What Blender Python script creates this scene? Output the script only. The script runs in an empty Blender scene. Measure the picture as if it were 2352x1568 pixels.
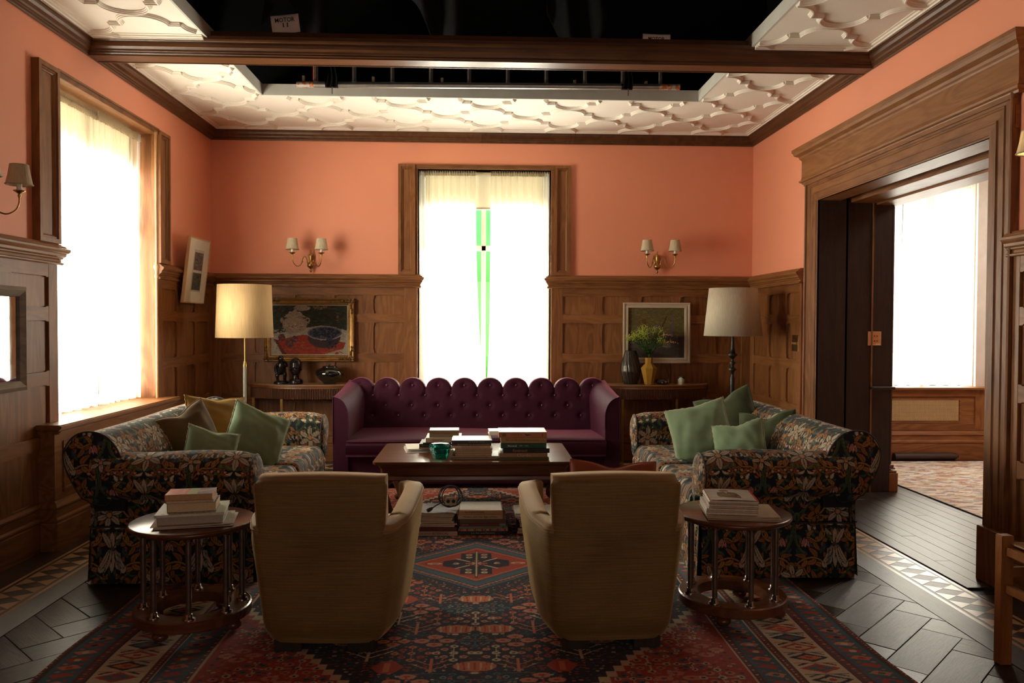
import bpy, math, random
import numpy as np
from mathutils import Vector, Matrix, Euler
random.seed(7); rng = np.random.RandomState(11)
SC = bpy.context.scene
COL = SC.collection
# ------------------------------------------------------------------ camera
cam = bpy.data.cameras.new('camera'); camo = bpy.data.objects.new('camera', cam); COL.objects.link(camo)
cam.sensor_width = 36.0; cam.lens = 1829.0 / 2352.0 * 36.0; cam.clip_start = 0.05; cam.clip_end = 100
_f = Vector((0.03924962, 0.99896946, -0.02279203)); _r = Vector((0.99922431, -0.03916611, 0.00409892)); _u = _r.cross(_f)
camo.matrix_world = Matrix(((_r.x, _u.x, -_f.x, 0), (_r.y, _u.y, -_f.y, 0), (_r.z, _u.z, -_f.z, 1.4), (0, 0, 0, 1)))
SC.camera = camo
# ------------------------------------------------------------------ world, exposure
SC.view_settings.view_transform = 'Standard'; SC.view_settings.look = 'None'
SC.view_settings.exposure = 0.45; SC.view_settings.gamma = 1.0; SC.view_settings.use_curve_mapping = False
w = bpy.data.worlds.new('studio'); SC.world = w; w.use_nodes = True
w.node_tree.nodes['Background'].inputs[0].default_value = (0.02, 0.02, 0.022, 1); w.node_tree.nodes['Background'].inputs[1].default_value = 0.3
SC.cycles.use_denoising = True
SC.cycles.max_bounces = 7; SC.cycles.diffuse_bounces = 4; SC.cycles.glossy_bounces = 3; SC.cycles.transmission_bounces = 4
SC.cycles.transparent_max_bounces = 10; SC.cycles.sample_clamp_indirect = 6.0; SC.cycles.caustics_reflective = False; SC.cycles.caustics_refractive = False
# ------------------------------------------------------------------ lamps (film lamps behind diffusion outside each window, plus added fills indoors)
def area(name, loc, target, sx, sy, power, col=(1, 1, 1), spread=180):
    l = bpy.data.lights.new(name, 'AREA'); l.shape = 'RECTANGLE'; l.size = sx; l.size_y = sy; l.energy = power; l.color = col
    l.spread = math.radians(spread)
    o = bpy.data.objects.new(name, l); COL.objects.link(o); o.location = loc
    d = Vector(target) - Vector(loc); o.rotation_euler = d.to_track_quat('-Z', 'Y').to_euler()
    return o
area('window_or_fill_lamp', (-3.6, 5.75, 1.50), (0, 5.95, 1.7), 3.4, 2.5, 700, (1.0, 0.94, 0.83))
area('window_or_fill_lamp', (-0.87, 8.85, 1.35), (-0.87, 0, 4.2), 1.45, 2.5, 300, (1.0, 0.95, 0.85))
area('window_or_fill_lamp', (1.00, 8.85, 1.35), (1.00, 0, 4.2), 1.7, 2.5, 330, (1.0, 0.95, 0.85))
area('window_or_fill_lamp', (5.0, 9.0, 1.40), (5.0, 0, 1.0), 2.4, 2.6, 230, (1.0, 0.96, 0.88))
area('next_room_fill', (5.0, 6.3, 3.2), (4.7, 6.5, 0), 1.2, 1.0, 45, (1.0, 0.93, 0.82))  # unseen lamp added to brighten the next room
area('window_or_fill_lamp', (0.5, -2.2, 1.5), (0.2, 6, 3.0), 2.6, 1.8, 15, (1.0, 0.90, 0.78), 150)  # weak fill added behind the camera, no window there
area('green_screen_lamp', (0.15, 9.7, 3.4), (0.02, 11.5, 1.4), 1.0, 0.5, 26, (1, 1, 1))

# ------------------------------------------------------------------ mesh helpers
class MB:
    def __init__(s): s.v = []; s.f = []; s.n = 0; s.sm = []
    def add(s, V, F, sm=False):
        V = np.asarray(V, float).reshape(-1, 3); s.v.append(V); n = s.n; s.n += len(V)
        for f in F: s.f.append([i + n for i in f]); s.sm.append(sm)
        return s
    def box(s, x0, x1, y0, y1, z0, z1):
        if x0 > x1: x0, x1 = x1, x0
        if y0 > y1: y0, y1 = y1, y0
        if z0 > z1: z0, z1 = z1, z0
        V = [(x, y, z) for z in (z0, z1) for y in (y0, y1) for x in (x0, x1)]
        return s.add(V, [(0, 2, 3, 1), (4, 5, 7, 6), (0, 1, 5, 4), (2, 6, 7, 3), (0, 4, 6, 2), (1, 3, 7, 5)])
    def grid(s, P, cu=False, cv=False, sm=True, flip=False):
        P = np.asarray(P, float); a, b = P.shape[:2]; F = []
        for i in range(a if cu else a - 1):
            i2 = (i + 1) % a
            for j in range(b if cv else b - 1):
                j2 = (j + 1) % b
                q = (i * b + j, i2 * b + j, i2 * b + j2, i * b + j2)
                F.append(q[::-1] if flip else q)
        return s.add(P.reshape(-1, 3), F, sm)
    def prism(s, poly, fn, a0, a1, sm=False):
        """poly: 2d points; fn(p, q, a) -> xyz; extruded from a0 to a1"""
        n = len(poly); V = [fn(p[0], p[1], a0) for p in poly] + [fn(p[0], p[1], a1) for p in poly]
        F = [tuple(range(n))[::-1], tuple(range(n, 2 * n))]
        s.add(V, F)
        m = s.n - 2 * n
        for i in range(n):
            j = (i + 1) % n; s.f.append([m + i, m + j, m + n + j, m + n + i]); s.sm.append(sm)
        return s
    def sweep(s, path, prof, up=(0, 0, 1), closed=False, sm=False, cap=True):
        up = Vector(up).normalized(); P = [Vector(p) for p in path]; n = len(P); rings = []
        def sd(a, b): return (b - a).normalized().cross(up).normalized()
        for i in range(n):
            if closed or 0 < i < n - 1:
                a = sd(P[i - 1], P[i]); b = sd(P[i], P[(i + 1) % n]); m = (a + b) / (1 + a.dot(b))
            elif i == 0: m = sd(P[0], P[1])
            else: m = sd(P[-2], P[-1])
            rings.append([tuple(P[i] + m * q[0] + up * q[1]) for q in prof])
        s.grid(rings, cu=closed, cv=True, sm=sm)
        if not closed and cap:
            k = len(prof); s.add(rings[0], [tuple(range(k))]); s.add(rings[-1], [tuple(range(k))[::-1]])
        return s
    def lathe(s, prof, c=(0, 0, 0), n=24, sm=True, ax=None, fn=None):
        a = np.linspace(0, 2 * math.pi, n, endpoint=False); R = []
        for r, z in prof:
            rr = np.full(n, r) if fn is None else fn(a, r, z)
            R.append(np.stack([c[0] + rr * np.cos(a), c[1] + rr * np.sin(a), np.full(n, c[2] + z)], 1))
        s.grid(np.array(R), cv=True, sm=sm, flip=True)
        for q, fl in ((0, True), (-1, False)):
            if prof[q][0] > 1e-4: s.add(R[q], [tuple(range(n))[::-1] if fl else tuple(range(n))])
        return s
    def tube(s, path, r, n=8, closed=False, sm=True):
        P = np.array(path, float); m = len(P); r = np.broadcast_to(np.asarray(r, float), (m,))
        T = np.gradient(P, axis=0) if not closed else np.roll(P, -1, 0) - np.roll(P, 1, 0)
        T /= np.linalg.norm(T, axis=1)[:, None] + 1e-12
        up = np.array([0, 0, 1.0]) if abs(T[0][2]) < .9 else np.array([1.0, 0, 0])
        N = np.cross(T[0], up); N /= np.linalg.norm(N); R = []
        a = np.linspace(0, 2 * math.pi, n, endpoint=False)
        for i in range(m):
            N = N - T[i] * N.dot(T[i]); N /= np.linalg.norm(N) + 1e-12; B = np.cross(T[i], N)
            R.append(P[i] + r[i] * (np.cos(a)[:, None] * N + np.sin(a)[:, None] * B))
        s.grid(np.array(R), cu=closed, cv=True, sm=sm)
        if not closed: s.add(R[0], [tuple(range(n))]); s.add(R[-1], [tuple(range(n))[::-1]])
        return s
    def rects(s, fr, u0, u1, w0, w1, steps, fill=True, back=None):
        """nested rectangles: fr(u, w, n) -> xyz, steps (inset, n)"""
        V = []; F = []
        for d, n in steps: V += [fr(u0 + d, w0 + d, n), fr(u1 - d, w0 + d, n), fr(u1 - d, w1 - d, n), fr(u0 + d, w1 - d, n)]
        for i in range(len(steps) - 1):
            for j in range(4): k = (j + 1) % 4; F.append((4 * i + j, 4 * i + k, 4 * i + 4 + k, 4 * i + 4 + j))
        m = 4 * (len(steps) - 1)
        if fill: F.append((m, m + 1, m + 2, m + 3))
        if back is not None: F.append((3, 2, 1, 0))
        return s.add(V, F)
    def ball(s, c, rx, ry=None, rz=None, n=14, m=9):
        ry = ry or rx; rz = rz or rx
        P = [[(c[0] + rx * math.sin(t) * math.cos(p), c[1] + ry * math.sin(t) * math.sin(p), c[2] - rz * math.cos(t)) for p in np.linspace(0, 2 * math.pi, n, endpoint=False)] for t in np.linspace(0.001, math.pi - .001, m)]
        return s.grid(P, cv=True, flip=True)
    def build(s, name, mat, parent=None, loc=None, rot=None, bevel=0, seg=2, col=None, sub=0, fixn=True):
        me = bpy.data.meshes.new(name)
        V = np.concatenate(s.v) if s.v else np.zeros((0, 3))
        if col is None and fixn or len(s.f) < 1:
            me.from_pydata(V.tolist(), [], s.f)
            me.polygons.foreach_set('use_smooth', s.sm)
        else:
            me.from_pydata(V.tolist(), [], s.f); me.polygons.foreach_set('use_smooth', s.sm)
        me.update()
        if col is not None:
            at = me.color_attributes.new('Col', 'FLOAT_COLOR', 'POINT')
            c = np.ones((len(V), 4), np.float32); c[:, :3] = col; at.data.foreach_set('color', c.ravel())
        if bevel or fixn:
            import bmesh
            bm = bmesh.new(); bm.from_mesh(me)
            if fixn and len(s.f) < 20000: bmesh.ops.recalc_face_normals(bm, faces=bm.faces)
            if bevel:
                bm.normal_update()
                es = [e for e in bm.edges if len(e.link_faces) == 2 and e.calc_face_angle(0) > .6]
                if es: bmesh.ops.bevel(bm, geom=es, offset=bevel, segments=seg, affect='EDGES', clamp_overlap=True)
                if seg > 1:
                    for f in bm.faces: f.smooth = True
            bm.to_mesh(me); bm.free()
            if bevel and seg > 1: me.set_sharp_from_angle(angle=.7)
        if mat is not None:
            for m in (mat if isinstance(mat, (list, tuple)) else [mat]): me.materials.append(m)
        o = bpy.data.objects.new(name, me); COL.objects.link(o)
        if parent is not None: o.parent = parent
        if loc is not None: o.location = loc
        if rot is not None: o.rotation_euler = rot
        if sub:
            m = o.modifiers.new('s', 'SUBSURF'); m.levels = sub; m.render_levels = sub
        return o
def tag(o, label=None, cat=None, group=None, kind=None):
    if label: o['label'] = label
    if cat: o['category'] = cat
    if group: o['group'] = group
    if kind: o['kind'] = kind
    return o
def thing(name, label, cat, loc=(0, 0, 0), rot=(0, 0, 0), group=None):
    o = bpy.data.objects.new(name, None); COL.objects.link(o); o.location = loc; o.rotation_euler = rot
    o.empty_display_size = .05
    return tag(o, label, cat, group)
def copy_tree(o, parent=None):
    c = o.copy(); COL.objects.link(c); c.parent = parent
    for ch in [x for x in bpy.data.objects if x.parent == o]: copy_tree(ch, c)
    return c
def struct(o): o['kind'] = 'structure'; return o
def dupe(o, parent, loc=None, rot=None, name=None):
    c = o.copy(); COL.objects.link(c); c.parent = parent
    if loc is not None: c.location = loc
    if rot is not None: c.rotation_euler = rot
    return c
def bez(p, n=12):
    """Catmull-Rom through points"""
    p = [np.array(q, float) for q in p]; p = [2 * p[0] - p[1]] + p + [2 * p[-1] - p[-2]]; out = []
    for i in range(1, len(p) - 2):
        for t in np.linspace(0, 1, n, endpoint=False):
            a, b, c, d = p[i - 1:i + 3]
            out.append(.5 * ((2 * b) + (c - a) * t + (2 * a - 5 * b + 4 * c - d) * t * t + (3 * b - a - 3 * c + d) * t ** 3))
    out.append(p[-2]); return np.array(out)

# ------------------------------------------------------------------ materials
def new_mat(name):
    m = bpy.data.materials.new(name); m.use_nodes = True; nt = m.node_tree; return m, nt, nt.nodes['Principled BSDF']
def N(nt, t, **k):
    n = nt.nodes.new(t)
    for a, b in k.items(): setattr(n, a, b)
    return n
def lk(nt, a, b): nt.links.new(a, b)
def ramp(nt, stops):
    r = N(nt, 'ShaderNodeValToRGB'); e = r.color_ramp.elements
    while len(e) > 1: e.remove(e[-1])
    e[0].position = stops[0][0]; e[0].color = (*stops[0][1], 1)
    for p, c in stops[1:]: x = e.new(p); x.color = (*c, 1)
    return r
def bump(nt, b, h, strength=.2, dist=.002):
    n = N(nt, 'ShaderNodeBump'); n.inputs['Strength'].default_value = strength; n.inputs['Distance'].default_value = dist
    lk(nt, h, n.inputs['Height']); lk(nt, n.outputs[0], b.inputs['Normal'])
def plain(name, col, rough=.6, metal=0, var=.06, scale=12, bmp=0.0, sheen=0, coat=0, spec=.5, bscale=60):
    m, nt, b = new_mat(name)
    tc = N(nt, 'ShaderNodeTexCoord'); no = N(nt, 'ShaderNodeTexNoise'); no.inputs['Scale'].default_value = scale; no.inputs['Detail'].default_value = 4
    lk(nt, tc.outputs['Object'], no.inputs['Vector'])
    r = ramp(nt, [(.25, tuple(c * (1 - var) for c in col)), (.75, tuple(min(1, c * (1 + var)) for c in col))])
    lk(nt, no.outputs['Fac'], r.inputs[0]); lk(nt, r.outputs[0], b.inputs['Base Color'])
    b.inputs['Roughness'].default_value = rough; b.inputs['Metallic'].default_value = metal; b.inputs['Specular IOR Level'].default_value = spec
    if sheen: b.inputs['Sheen Weight'].default_value = sheen; b.inputs['Sheen Roughness'].default_value = .4; b.inputs['Sheen Tint'].default_value = (*[min(1, c * 2 + .1) for c in col], 1)
    if coat: b.inputs['Coat Weight'].default_value = coat; b.inputs['Coat Roughness'].default_value = .08
    if bmp:
        n2 = N(nt, 'ShaderNodeTexNoise'); n2.inputs['Scale'].default_value = bscale; lk(nt, tc.outputs['Object'], n2.inputs['Vector']); bump(nt, b, n2.outputs['Fac'], bmp, .003)
    return m
def wood(name, dark, mid, lite, axis='z', rough=.48, fig=1.0, coat=.06, scale=1.0, spec=.32, bm=.25):
    m, nt, b = new_mat(name)
    tc = N(nt, 'ShaderNodeTexCoord'); oi = N(nt, 'ShaderNodeObjectInfo')
    ad = N(nt, 'ShaderNodeVectorMath', operation='ADD'); cm = N(nt, 'ShaderNodeCombineXYZ')
    mu = N(nt, 'ShaderNodeMath', operation='MULTIPLY'); mu.inputs[1].default_value = 13.7
    lk(nt, oi.outputs['Random'], mu.inputs[0])
    for i in range(3): lk(nt, mu.outputs[0], cm.inputs[i])
    lk(nt, tc.outputs['Object'], ad.inputs[0]); lk(nt, cm.outputs[0], ad.inputs[1])
    def mp(al, ac):
        q = N(nt, 'ShaderNodeMapping'); s = [ac, ac, ac]; s['xyz'.index(axis)] = al; q.inputs['Scale'].default_value = [x * scale for x in s]; lk(nt, ad.outputs[0], q.inputs['Vector']); return q
    big = N(nt, 'ShaderNodeTexNoise'); big.inputs['Scale'].default_value = 1; big.inputs['Detail'].default_value = 1.5; big.inputs['Distortion'].default_value = .6
    lk(nt, mp(1.1, 7).outputs[0], big.inputs['Vector'])
    sn = N(nt, 'ShaderNodeMath', operation='MULTIPLY'); sn.inputs[1].default_value = 42 * fig; lk(nt, big.outputs['Fac'], sn.inputs[0])
    si = N(nt, 'ShaderNodeMath', operation='SINE'); lk(nt, sn.outputs[0], si.inputs[0])
    fine = N(nt, 'ShaderNodeTexNoise'); fine.inputs['Scale'].default_value = 1; fine.inputs['Detail'].default_value = 5; fine.inputs['Roughness'].default_value = .7
    lk(nt, mp(9, 190).outputs[0], fine.inputs['Vector'])
    fs = N(nt, 'ShaderNodeMath', operation='MULTIPLY_ADD'); kf = 1.0 if bm > .3 else .5; fs.inputs[1].default_value = kf; fs.inputs[2].default_value = .5 - .5 * kf; lk(nt, fine.outputs['Fac'], fs.inputs[0])
    mx = N(nt, 'ShaderNodeMath', operation='MULTIPLY_ADD'); mx.inputs[1].default_value = .075; lk(nt, si.outputs[0], mx.inputs[0]); lk(nt, fs.outputs[0], mx.inputs[2])
    rv = N(nt, 'ShaderNodeMath', operation='MULTIPLY_ADD'); rv.inputs[1].default_value = .16; rv.inputs[2].default_value = -.08; lk(nt, oi.outputs['Random'], rv.inputs[0])
    m2 = N(nt, 'ShaderNodeMath', operation='ADD'); lk(nt, mx.outputs[0], m2.inputs[0]); lk(nt, rv.outputs[0], m2.inputs[1])
    r = ramp(nt, [(.22, dark), (.5, mid), (.85, lite)]); lk(nt, m2.outputs[0], r.inputs[0]); lk(nt, r.outputs[0], b.inputs['Base Color'])
    b.inputs['Roughness'].default_value = rough; b.inputs['Specular IOR Level'].default_value = spec
    b.inputs['Coat Weight'].default_value = coat; b.inputs['Coat Roughness'].default_value = .3
    bump(nt, b, m2.outputs[0] if bm > .3 else fine.outputs['Fac'], bm, .004 if bm > .3 else .0015)
    return m
def attr_mat(name, rough=.85, sheen=.1, bmp=.15, sc=500, spec=.3):
    m, nt, b = new_mat(name); a = N(nt, 'ShaderNodeAttribute'); a.attribute_name = 'Col'
    tc = N(nt, 'ShaderNodeTexCoord'); no = N(nt, 'ShaderNodeTexNoise'); no.inputs['Scale'].default_value = sc; lk(nt, tc.outputs['Object'], no.inputs['Vector'])
    mx = N(nt, 'ShaderNodeMix', data_type='RGBA', blend_type='MULTIPLY'); mx.inputs[0].default_value = .5
    r = ramp(nt, [(.3, (.6, .6, .6)), (.7, (1, 1, 1))]); lk(nt, no.outputs['Fac'], r.inputs[0]); lk(nt, a.outputs['Color'], mx.inputs[6]); lk(nt, r.outputs[0], mx.inputs[7]); lk(nt, mx.outputs[2], b.inputs['Base Color'])
    b.inputs['Roughness'].default_value = rough; b.inputs['Sheen Weight'].default_value = sheen; b.inputs['Specular IOR Level'].default_value = spec
    bump(nt, b, no.outputs['Fac'], bmp, .002)
    return m
OD, OM, OL = (.085, .028, .007), (.215, .082, .023), (.33, .15, .05)
oak_z = wood('oak_upright', OD, OM, OL, 'z'); oak_x = wood('oak_across', OD, OM, OL, 'x'); oak_y = wood('oak_along', OD, OM, OL, 'y')
dk = [(.045, .018, .007), (.10, .040, .014), (.16, .07, .026)]
cor_x = wood('cornice_wood_across', *dk, 'x', .35, .6); cor_y = wood('cornice_wood_along', *dk, 'y', .35, .6)
mah = wood('mahogany', (.035, .010, .004), (.11, .036, .012), (.20, .075, .025), 'x', .22, .8, .5)
mah_z = wood('mahogany_upright', (.035, .010, .004), (.11, .036, .012), (.20, .075, .025), 'z', .22, .8, .5)
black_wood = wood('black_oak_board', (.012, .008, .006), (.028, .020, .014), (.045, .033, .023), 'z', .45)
floor_dark = wood('parquet_dark', (.008, .005, .0035), (.022, .014, .009), (.050, .036, .024), 'x', .34, 1.0, .30, 1.0, .6, .9)
floor_plank = wood('plank_dark', (.008, .005, .0035), (.022, .014, .009), (.045, .032, .022), 'y', .34, 1.0, .30, 1.0, .6, .7)
floor_lite = wood('inlay_light', (.36, .20, .10), (.58, .36, .20), (.68, .46, .28), 'y', .3, .6, .5)
paint = plain('salmon_paint', (.76, .29, .165), .62, 0, .025, 2.2, .04, bscale=260)
plaster = plain('ceiling_plaster', (.80, .74, .64), .7, 0, .02, 3, .03)
greyedge = plain('raw_board_edge', (.50, .49, .43), .8, 0, .08, 9)
blackcloth = plain('black_drape', (.004, .004, .0045), .95, 0, .2, 4)
white_paint = plain('white_gloss_paint', (.80, .78, .70), .45)
brass = plain('brass', (.42, .27, .085), .28, 1.0, .12, 30)
satin_brass = plain('satin_brass', (.56, .42, .22), .42, .85, .08, 30)
chrome = plain('aged_chrome', (.36, .33, .30), .22, 1.0, .12, 20)
alu = plain('aluminium_tube', (.52, .50, .46), .38, 1.0, .15, 16)
# ================================================================== ROOM
LX, RX, BY = -2.70, 2.79, 8.12
CZ = 3.335
def WL(u, z, n): return (LX + n, u, z)       # u = Y
def WB(u, z, n): return (u, BY - n, z)       # u = X
def WR(u, z, n): return (RX - n, u, z)
def wbox(fr, u0, u1, z0, z1, n0, n1):
    a = fr(u0, z0, n0); b = fr(u1, z1, n1); return MB().box(a[0], b[0], a[1], b[1], a[2], b[2])
def shell(name, fr, rects, mat, depth=.16):
    mb = MB()
    for u0, u1, z0, z1 in rects:
        a = fr(u0, z0, -depth); b = fr(u1, z1, -.004); mb.box(a[0], b[0], a[1], b[1], a[2], b[2])
    return struct(mb.build(name, mat))
wall_left = shell('wall_left', WL, [(-2.5, 5.17, 0, 3.34), (5.17, 6.73, 2.955, 3.34), (5.17, 6.73, 0, .74), (6.73, 8.3, 0, 3.34)], paint)
wall_back = shell('wall_back', WB, [(-2.9, -.64, 0, 3.34), (-.64, .71, 2.955, 3.34), (-.64, .71, 0, .5), (.71, 2.95, 0, 3.34)], paint)
wall_right = shell('wall_right', WR, [(6.66, 8.3, 0, 3.34), (4.10, 6.66, 2.44, 3.34), (-2.5, 4.10, 0, 3.34)], paint)
wall_front = struct(MB().box(-2.9, 3.0, -2.7, -2.5, 0, 4.2).build('wall_front', paint))
# ---- wainscot
NP = .018
def notch(a0, a1, lo, hi, cuts, d=.007, k=.022):
    """bar from a0 to a1 between lo and hi, with stopped chamfers on both long edges over each (c0, c1, side)"""
    top = [(a0, hi)]; bot = [(a0, lo)]
    for c0, c1, side in sorted(cuts):
        q = [(c0 + k, 0), (c0 + k + .012, d), (c1 - k - .012, d), (c1 - k, 0)]
        if side >= 0: top += [(x, hi - y) for x, y in q]
        if side <= 0: bot += [(x, lo + y) for x, y in q]
    top.append((a1, hi)); bot.append((a1, lo)); return bot + top[::-1]
ROWS = [(1.675, 1.495), (1.40, 1.095), (1.00, .70), (.607, .30)]
def wainscot(par, fr, hm, cells, u_end, stiles, rows=ROWS, mitre=None):
    """cells: panel spans; stiles: full-height end stiles"""
    u0, u1 = u_end
    for a, b in stiles: wbox(fr, a, b, .28, 1.77, -.003, NP).build('stile', oak_z, par, bevel=.002, seg=1)
    inner = [min(c[0] for c in cells), max(c[1] for c in cells)]
    ed = [1.765, 1.675, 1.495, 1.40, 1.095, 1.00, .70, .607, .30, .28]
    for i in range(0, 10, 2):
        hi, lo = ed[i], ed[i + 1]; cuts = []
        for c in cells:
            if i > 0: cuts.append((c[0], c[1], 1))
            if i < 8: cuts.append((c[0], c[1], -1))
        def go(cs, sd): return [c for c in cs if c[2] == sd]
        top = [(inner[0], hi)]; bot = [(inner[0], lo)]
        for c0, c1, sd in sorted(cuts):
            k, d = .022, .006
            q = [(c0 + k, 0), (c0 + k + .01, d), (c1 - k - .01, d), (c1 - k, 0)]
            if sd > 0: top += [(x, hi - y) for x, y in q]
            else: bot += [(x, lo + y) for x, y in q]
        poly = bot + [(inner[1], lo)] + [(inner[1], hi)] + top[::-1]
        mb = MB(); mb.prism(poly, lambda p, q, a: fr(p, q, a), -.003, NP - .001); mb.build('rail', hm, par)
    for j in range(len(cells) - 1):
        a, b = cells[j][1], cells[j + 1][0]
        if b - a < .02: continue
        for hi, lo in rows:
            w = b - a; d, k = .008, .024
            poly = [(a, lo), (b, lo), (b, lo + k), (b - d, lo + k + .012), (b - d, hi - k - .012), (b, hi - k), (b, hi), (a, hi), (a, hi - k), (a + d, hi - k - .012), (a + d, lo + k + .012), (a, lo + k)]
            MB().prism(poly, lambda p, q, n: fr(p, q, n), -.003, NP).build('stile', oak_z, par)
    for c0, c1 in cells:
        for hi, lo in rows:
            MB().rects(fr, c0 - .012, c1 + .012, lo - .012, hi + .012, [(0, -.003), (0, .0005), (.012, .001)]).build('panel', oak_z, par)
RAILP = [(0, 1.757), (.030, 1.757), (.036, 1.762), (.036, 1.770), (.026, 1.776), (.024, 1.790), (.034, 1.797), (.034, 1.803), (.046, 1.812), (.048, 1.826), (.060, 1.836), (.066, 1.846), (.066, 1.858), (.050, 1.864), (.044, 1.876), (.030, 1.880), (.026, 1.889), (0, 1.889)]
BASEP = [(0, 0), (.034, 0), (.034, .165), (.030, .172), (.036, .182), (.036, .192), (.024, .204), (.022, .250), (.030, .258), (.030, .268), (.018, .285), (0, .30)]
def mould(par, name, path, prof, mat): return MB().sweep(path, prof).build(name, mat, par)
CB1 = [(-2.605, -2.354), (-2.263, -1.955), (-1.864, -1.563), (-1.471, -1.169), (-1.077, -.774)]
wainscot(wall_back, WB, oak_x, CB1, (-2.70, -.64), [(-2.70, -2.605), (-.774, -.645)])
CB2 = [(.836, 1.151), (1.248, 1.551), (1.646, 1.95), (2.049, 2.334), (2.425, 2.684)]
wainscot(wall_back, WB, oak_x, CB2, (.71, 2.79), [(.718, .836), (2.684, 2.79)])
CR = [(6.835, 7.117), (7.17, 7.55), (7.62, 8.0)]
wainscot(wall_right, WR, oak_y, CR, (6.78, 8.12), [(6.80, 6.835), (8.0, 8.10)])
CR2 = [(2.20, 2.62), (2.71, 3.13), (3.22, 3.60), (3.69, 4.0)]
wainscot(wall_right, WR, oak_y, CR2, (2.2, 4.1), [(4.0, 4.09)])
CL1 = [(2.9, 3.35), (3.44, 3.9), (3.99, 4.53), (4.64, 5.06)]
wainscot(wall_left, WL, oak_y, CL1, (2.9, 5.17), [(5.06, 5.165)])
CL2 = [(6.83, 7.14), (7.18, 7.585), (7.655, 7.985)]
wainscot(wall_left, WL, oak_y, CL2, (6.73, 8.12), [(6.735, 6.83), (7.985, 8.10)])
for ww, pth, m in ((wall_back, [(-2.70, BY, 0), (-.638, BY, 0), (-.638, BY + .1, 0)], oak_x), (wall_back, [(.708, BY + .1, 0), (.708, BY, 0), (2.79, BY, 0)], oak_x),
                   (wall_left, [(LX, -2.4, 0), (LX, 5.172, 0), (LX - .08, 5.172, 0)], oak_y), (wall_left, [(LX, 6.74, 0), (LX, 8.12, 0)], oak_y),
                   (wall_right, [(RX, 8.12, 0), (RX, 6.80, 0)], oak_y), (wall_right, [(RX, 4.09, 0), (RX, -2.4, 0)], oak_y)):
    mould(ww, 'dado_rail', pth, RAILP, m)
k = 0
for nm, pth, m in (('baseboard_back', [(-2.70, BY, 0), (2.79, BY, 0)], oak_x), ('baseboard_left', [(LX, -2.4, 0), (LX, 4.95, 0), (LX + .10, 4.95, 0), (LX + .10, 6.88, 0), (LX, 6.88, 0), (LX, 8.12, 0)], oak_y),
                   ('baseboard_right', [(RX, 8.12, 0), (RX, 6.80, 0)], oak_y), ('baseboard_right', [(RX, 4.09, 0), (RX, -2.4, 0)], oak_y)):
    struct(mould(None, nm, pth, BASEP, m))
# ---- cornice and ceiling beam
CORP = [(0, 3.222), (.010, 3.222), (.013, 3.232), (.022, 3.238), (.022, 3.246), (.030, 3.250), (.034, 3.262), (.052, 3.275), (.060, 3.292), (.062, 3.306), (.072, 3.312), (.078, 3.322), (.080, 3.345), (0, 3.345)]
def corn(path, m): return struct(MB().sweep(path, CORP).build('trim_1', m))
corn([(LX, -2.4, 0), (LX, BY, 0), (0, BY, 0)], cor_y); corn([(0, BY, 0), (RX, BY, 0), (RX, -2.4, 0)], cor_y)
beam = struct(MB().box(LX, RX, 5.60, 5.76, 3.226, 3.40).build('trim_2', cor_x))
MB().sweep([(LX, 5.612, 0), (RX, 5.612, 0)], CORP).build('moulding', cor_x, beam)
MB().sweep([(RX, 5.748, 0), (LX, 5.748, 0)], CORP).build('moulding', cor_x, beam)
# ---- ceiling with opening
HX0, HX1, HY1 = -1.875, 1.895, 6.907
cm_ = MB()
TOPZ = CZ + .088
for x0, x1, y0, y1 in ((LX, HX0, -2.5, BY), (HX1, RX, -2.5, BY), (HX0, HX1, HY1, BY)): cm_.box(x0, x1, y0, y1, CZ, TOPZ)
ceiling = struct(cm_.build('ceiling', plaster))
for a in ((HX0 - .002, HX0 + .012, -2.5, HY1), (HX1 - .012, HX1 + .002, -2.5, HY1), (HX0, HX1, HY1 - .012, HY1 + .002)):
    MB().box(a[0], a[1], a[2], a[3], CZ - .002, TOPZ + .004).build('board_edge', greyedge, ceiling)
RIB = [(-.019, 0), (.019, 0), (.018, -.008), (.013, -.010), (.012, -.016), (.006, -.018), (.004, -.024), (-.004, -.024), (-.006, -.018), (-.012, -.016), (-.013, -.010), (-.018, -.008)]
def rib_path(side):
    c = .148; h = .158
    return [(c * -math.cos(t), side * h * math.sin(t) ** .85) for t in np.linspace(0, math.pi, 15)]
def rib_mesh(pts, nm='rib', par=None, loc=None):
    return MB().sweep([(x, y, 0) for x, y in pts], RIB).build(nm, plaster, par, loc)
up_rib = rib_mesh(rib_path(1)); dn_rib = rib_mesh(rib_path(-1)); bar_rib = rib_mesh([(-.040, 0), (.040, 0)])
used = {}
def put(proto, x, y):
    if proto not in used: used[proto] = 1; o = proto; o.parent = ceiling
    else: o = dupe(proto, ceiling)
    o.location = (x, y, CZ)
def inside(x, y): return (LX + .085 < x < RX - .085) and (-1.0 < y < BY - .085) and not (HX0 + .0 < x < HX1 and y < HY1) and not (5.53 < y < 5.83)
for j in range(-10, 4):
    y = 7.0 + .343 * j
    if y < 3.6: continue
    for i in range(-6, 12):
        x = -.878 + .371 * i
        if inside(x - .04, y) and inside(x + .04, y): put(bar_rib, x, y)
        sd = 1 if (i + j) % 2 == 0 else -1
        pts = [(x + .1855 + p[0], y + p[1]) for p in rib_path(sd)]
        ok = [inside(*p) for p in pts]
        if all(ok): put(up_rib if sd > 0 else dn_rib, x + .1855, y)
        else:
            run = []
            for p, q in list(zip(pts, ok)) + [((0, 0), False)]:
                if q: run.append(p)
                else:
                    if len(run) >= 3: rib_mesh([(a - run[0][0], b - run[0][1]) for a, b in run], 'rib', ceiling, (run[0][0], run[0][1], CZ))
                    run = []
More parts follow.
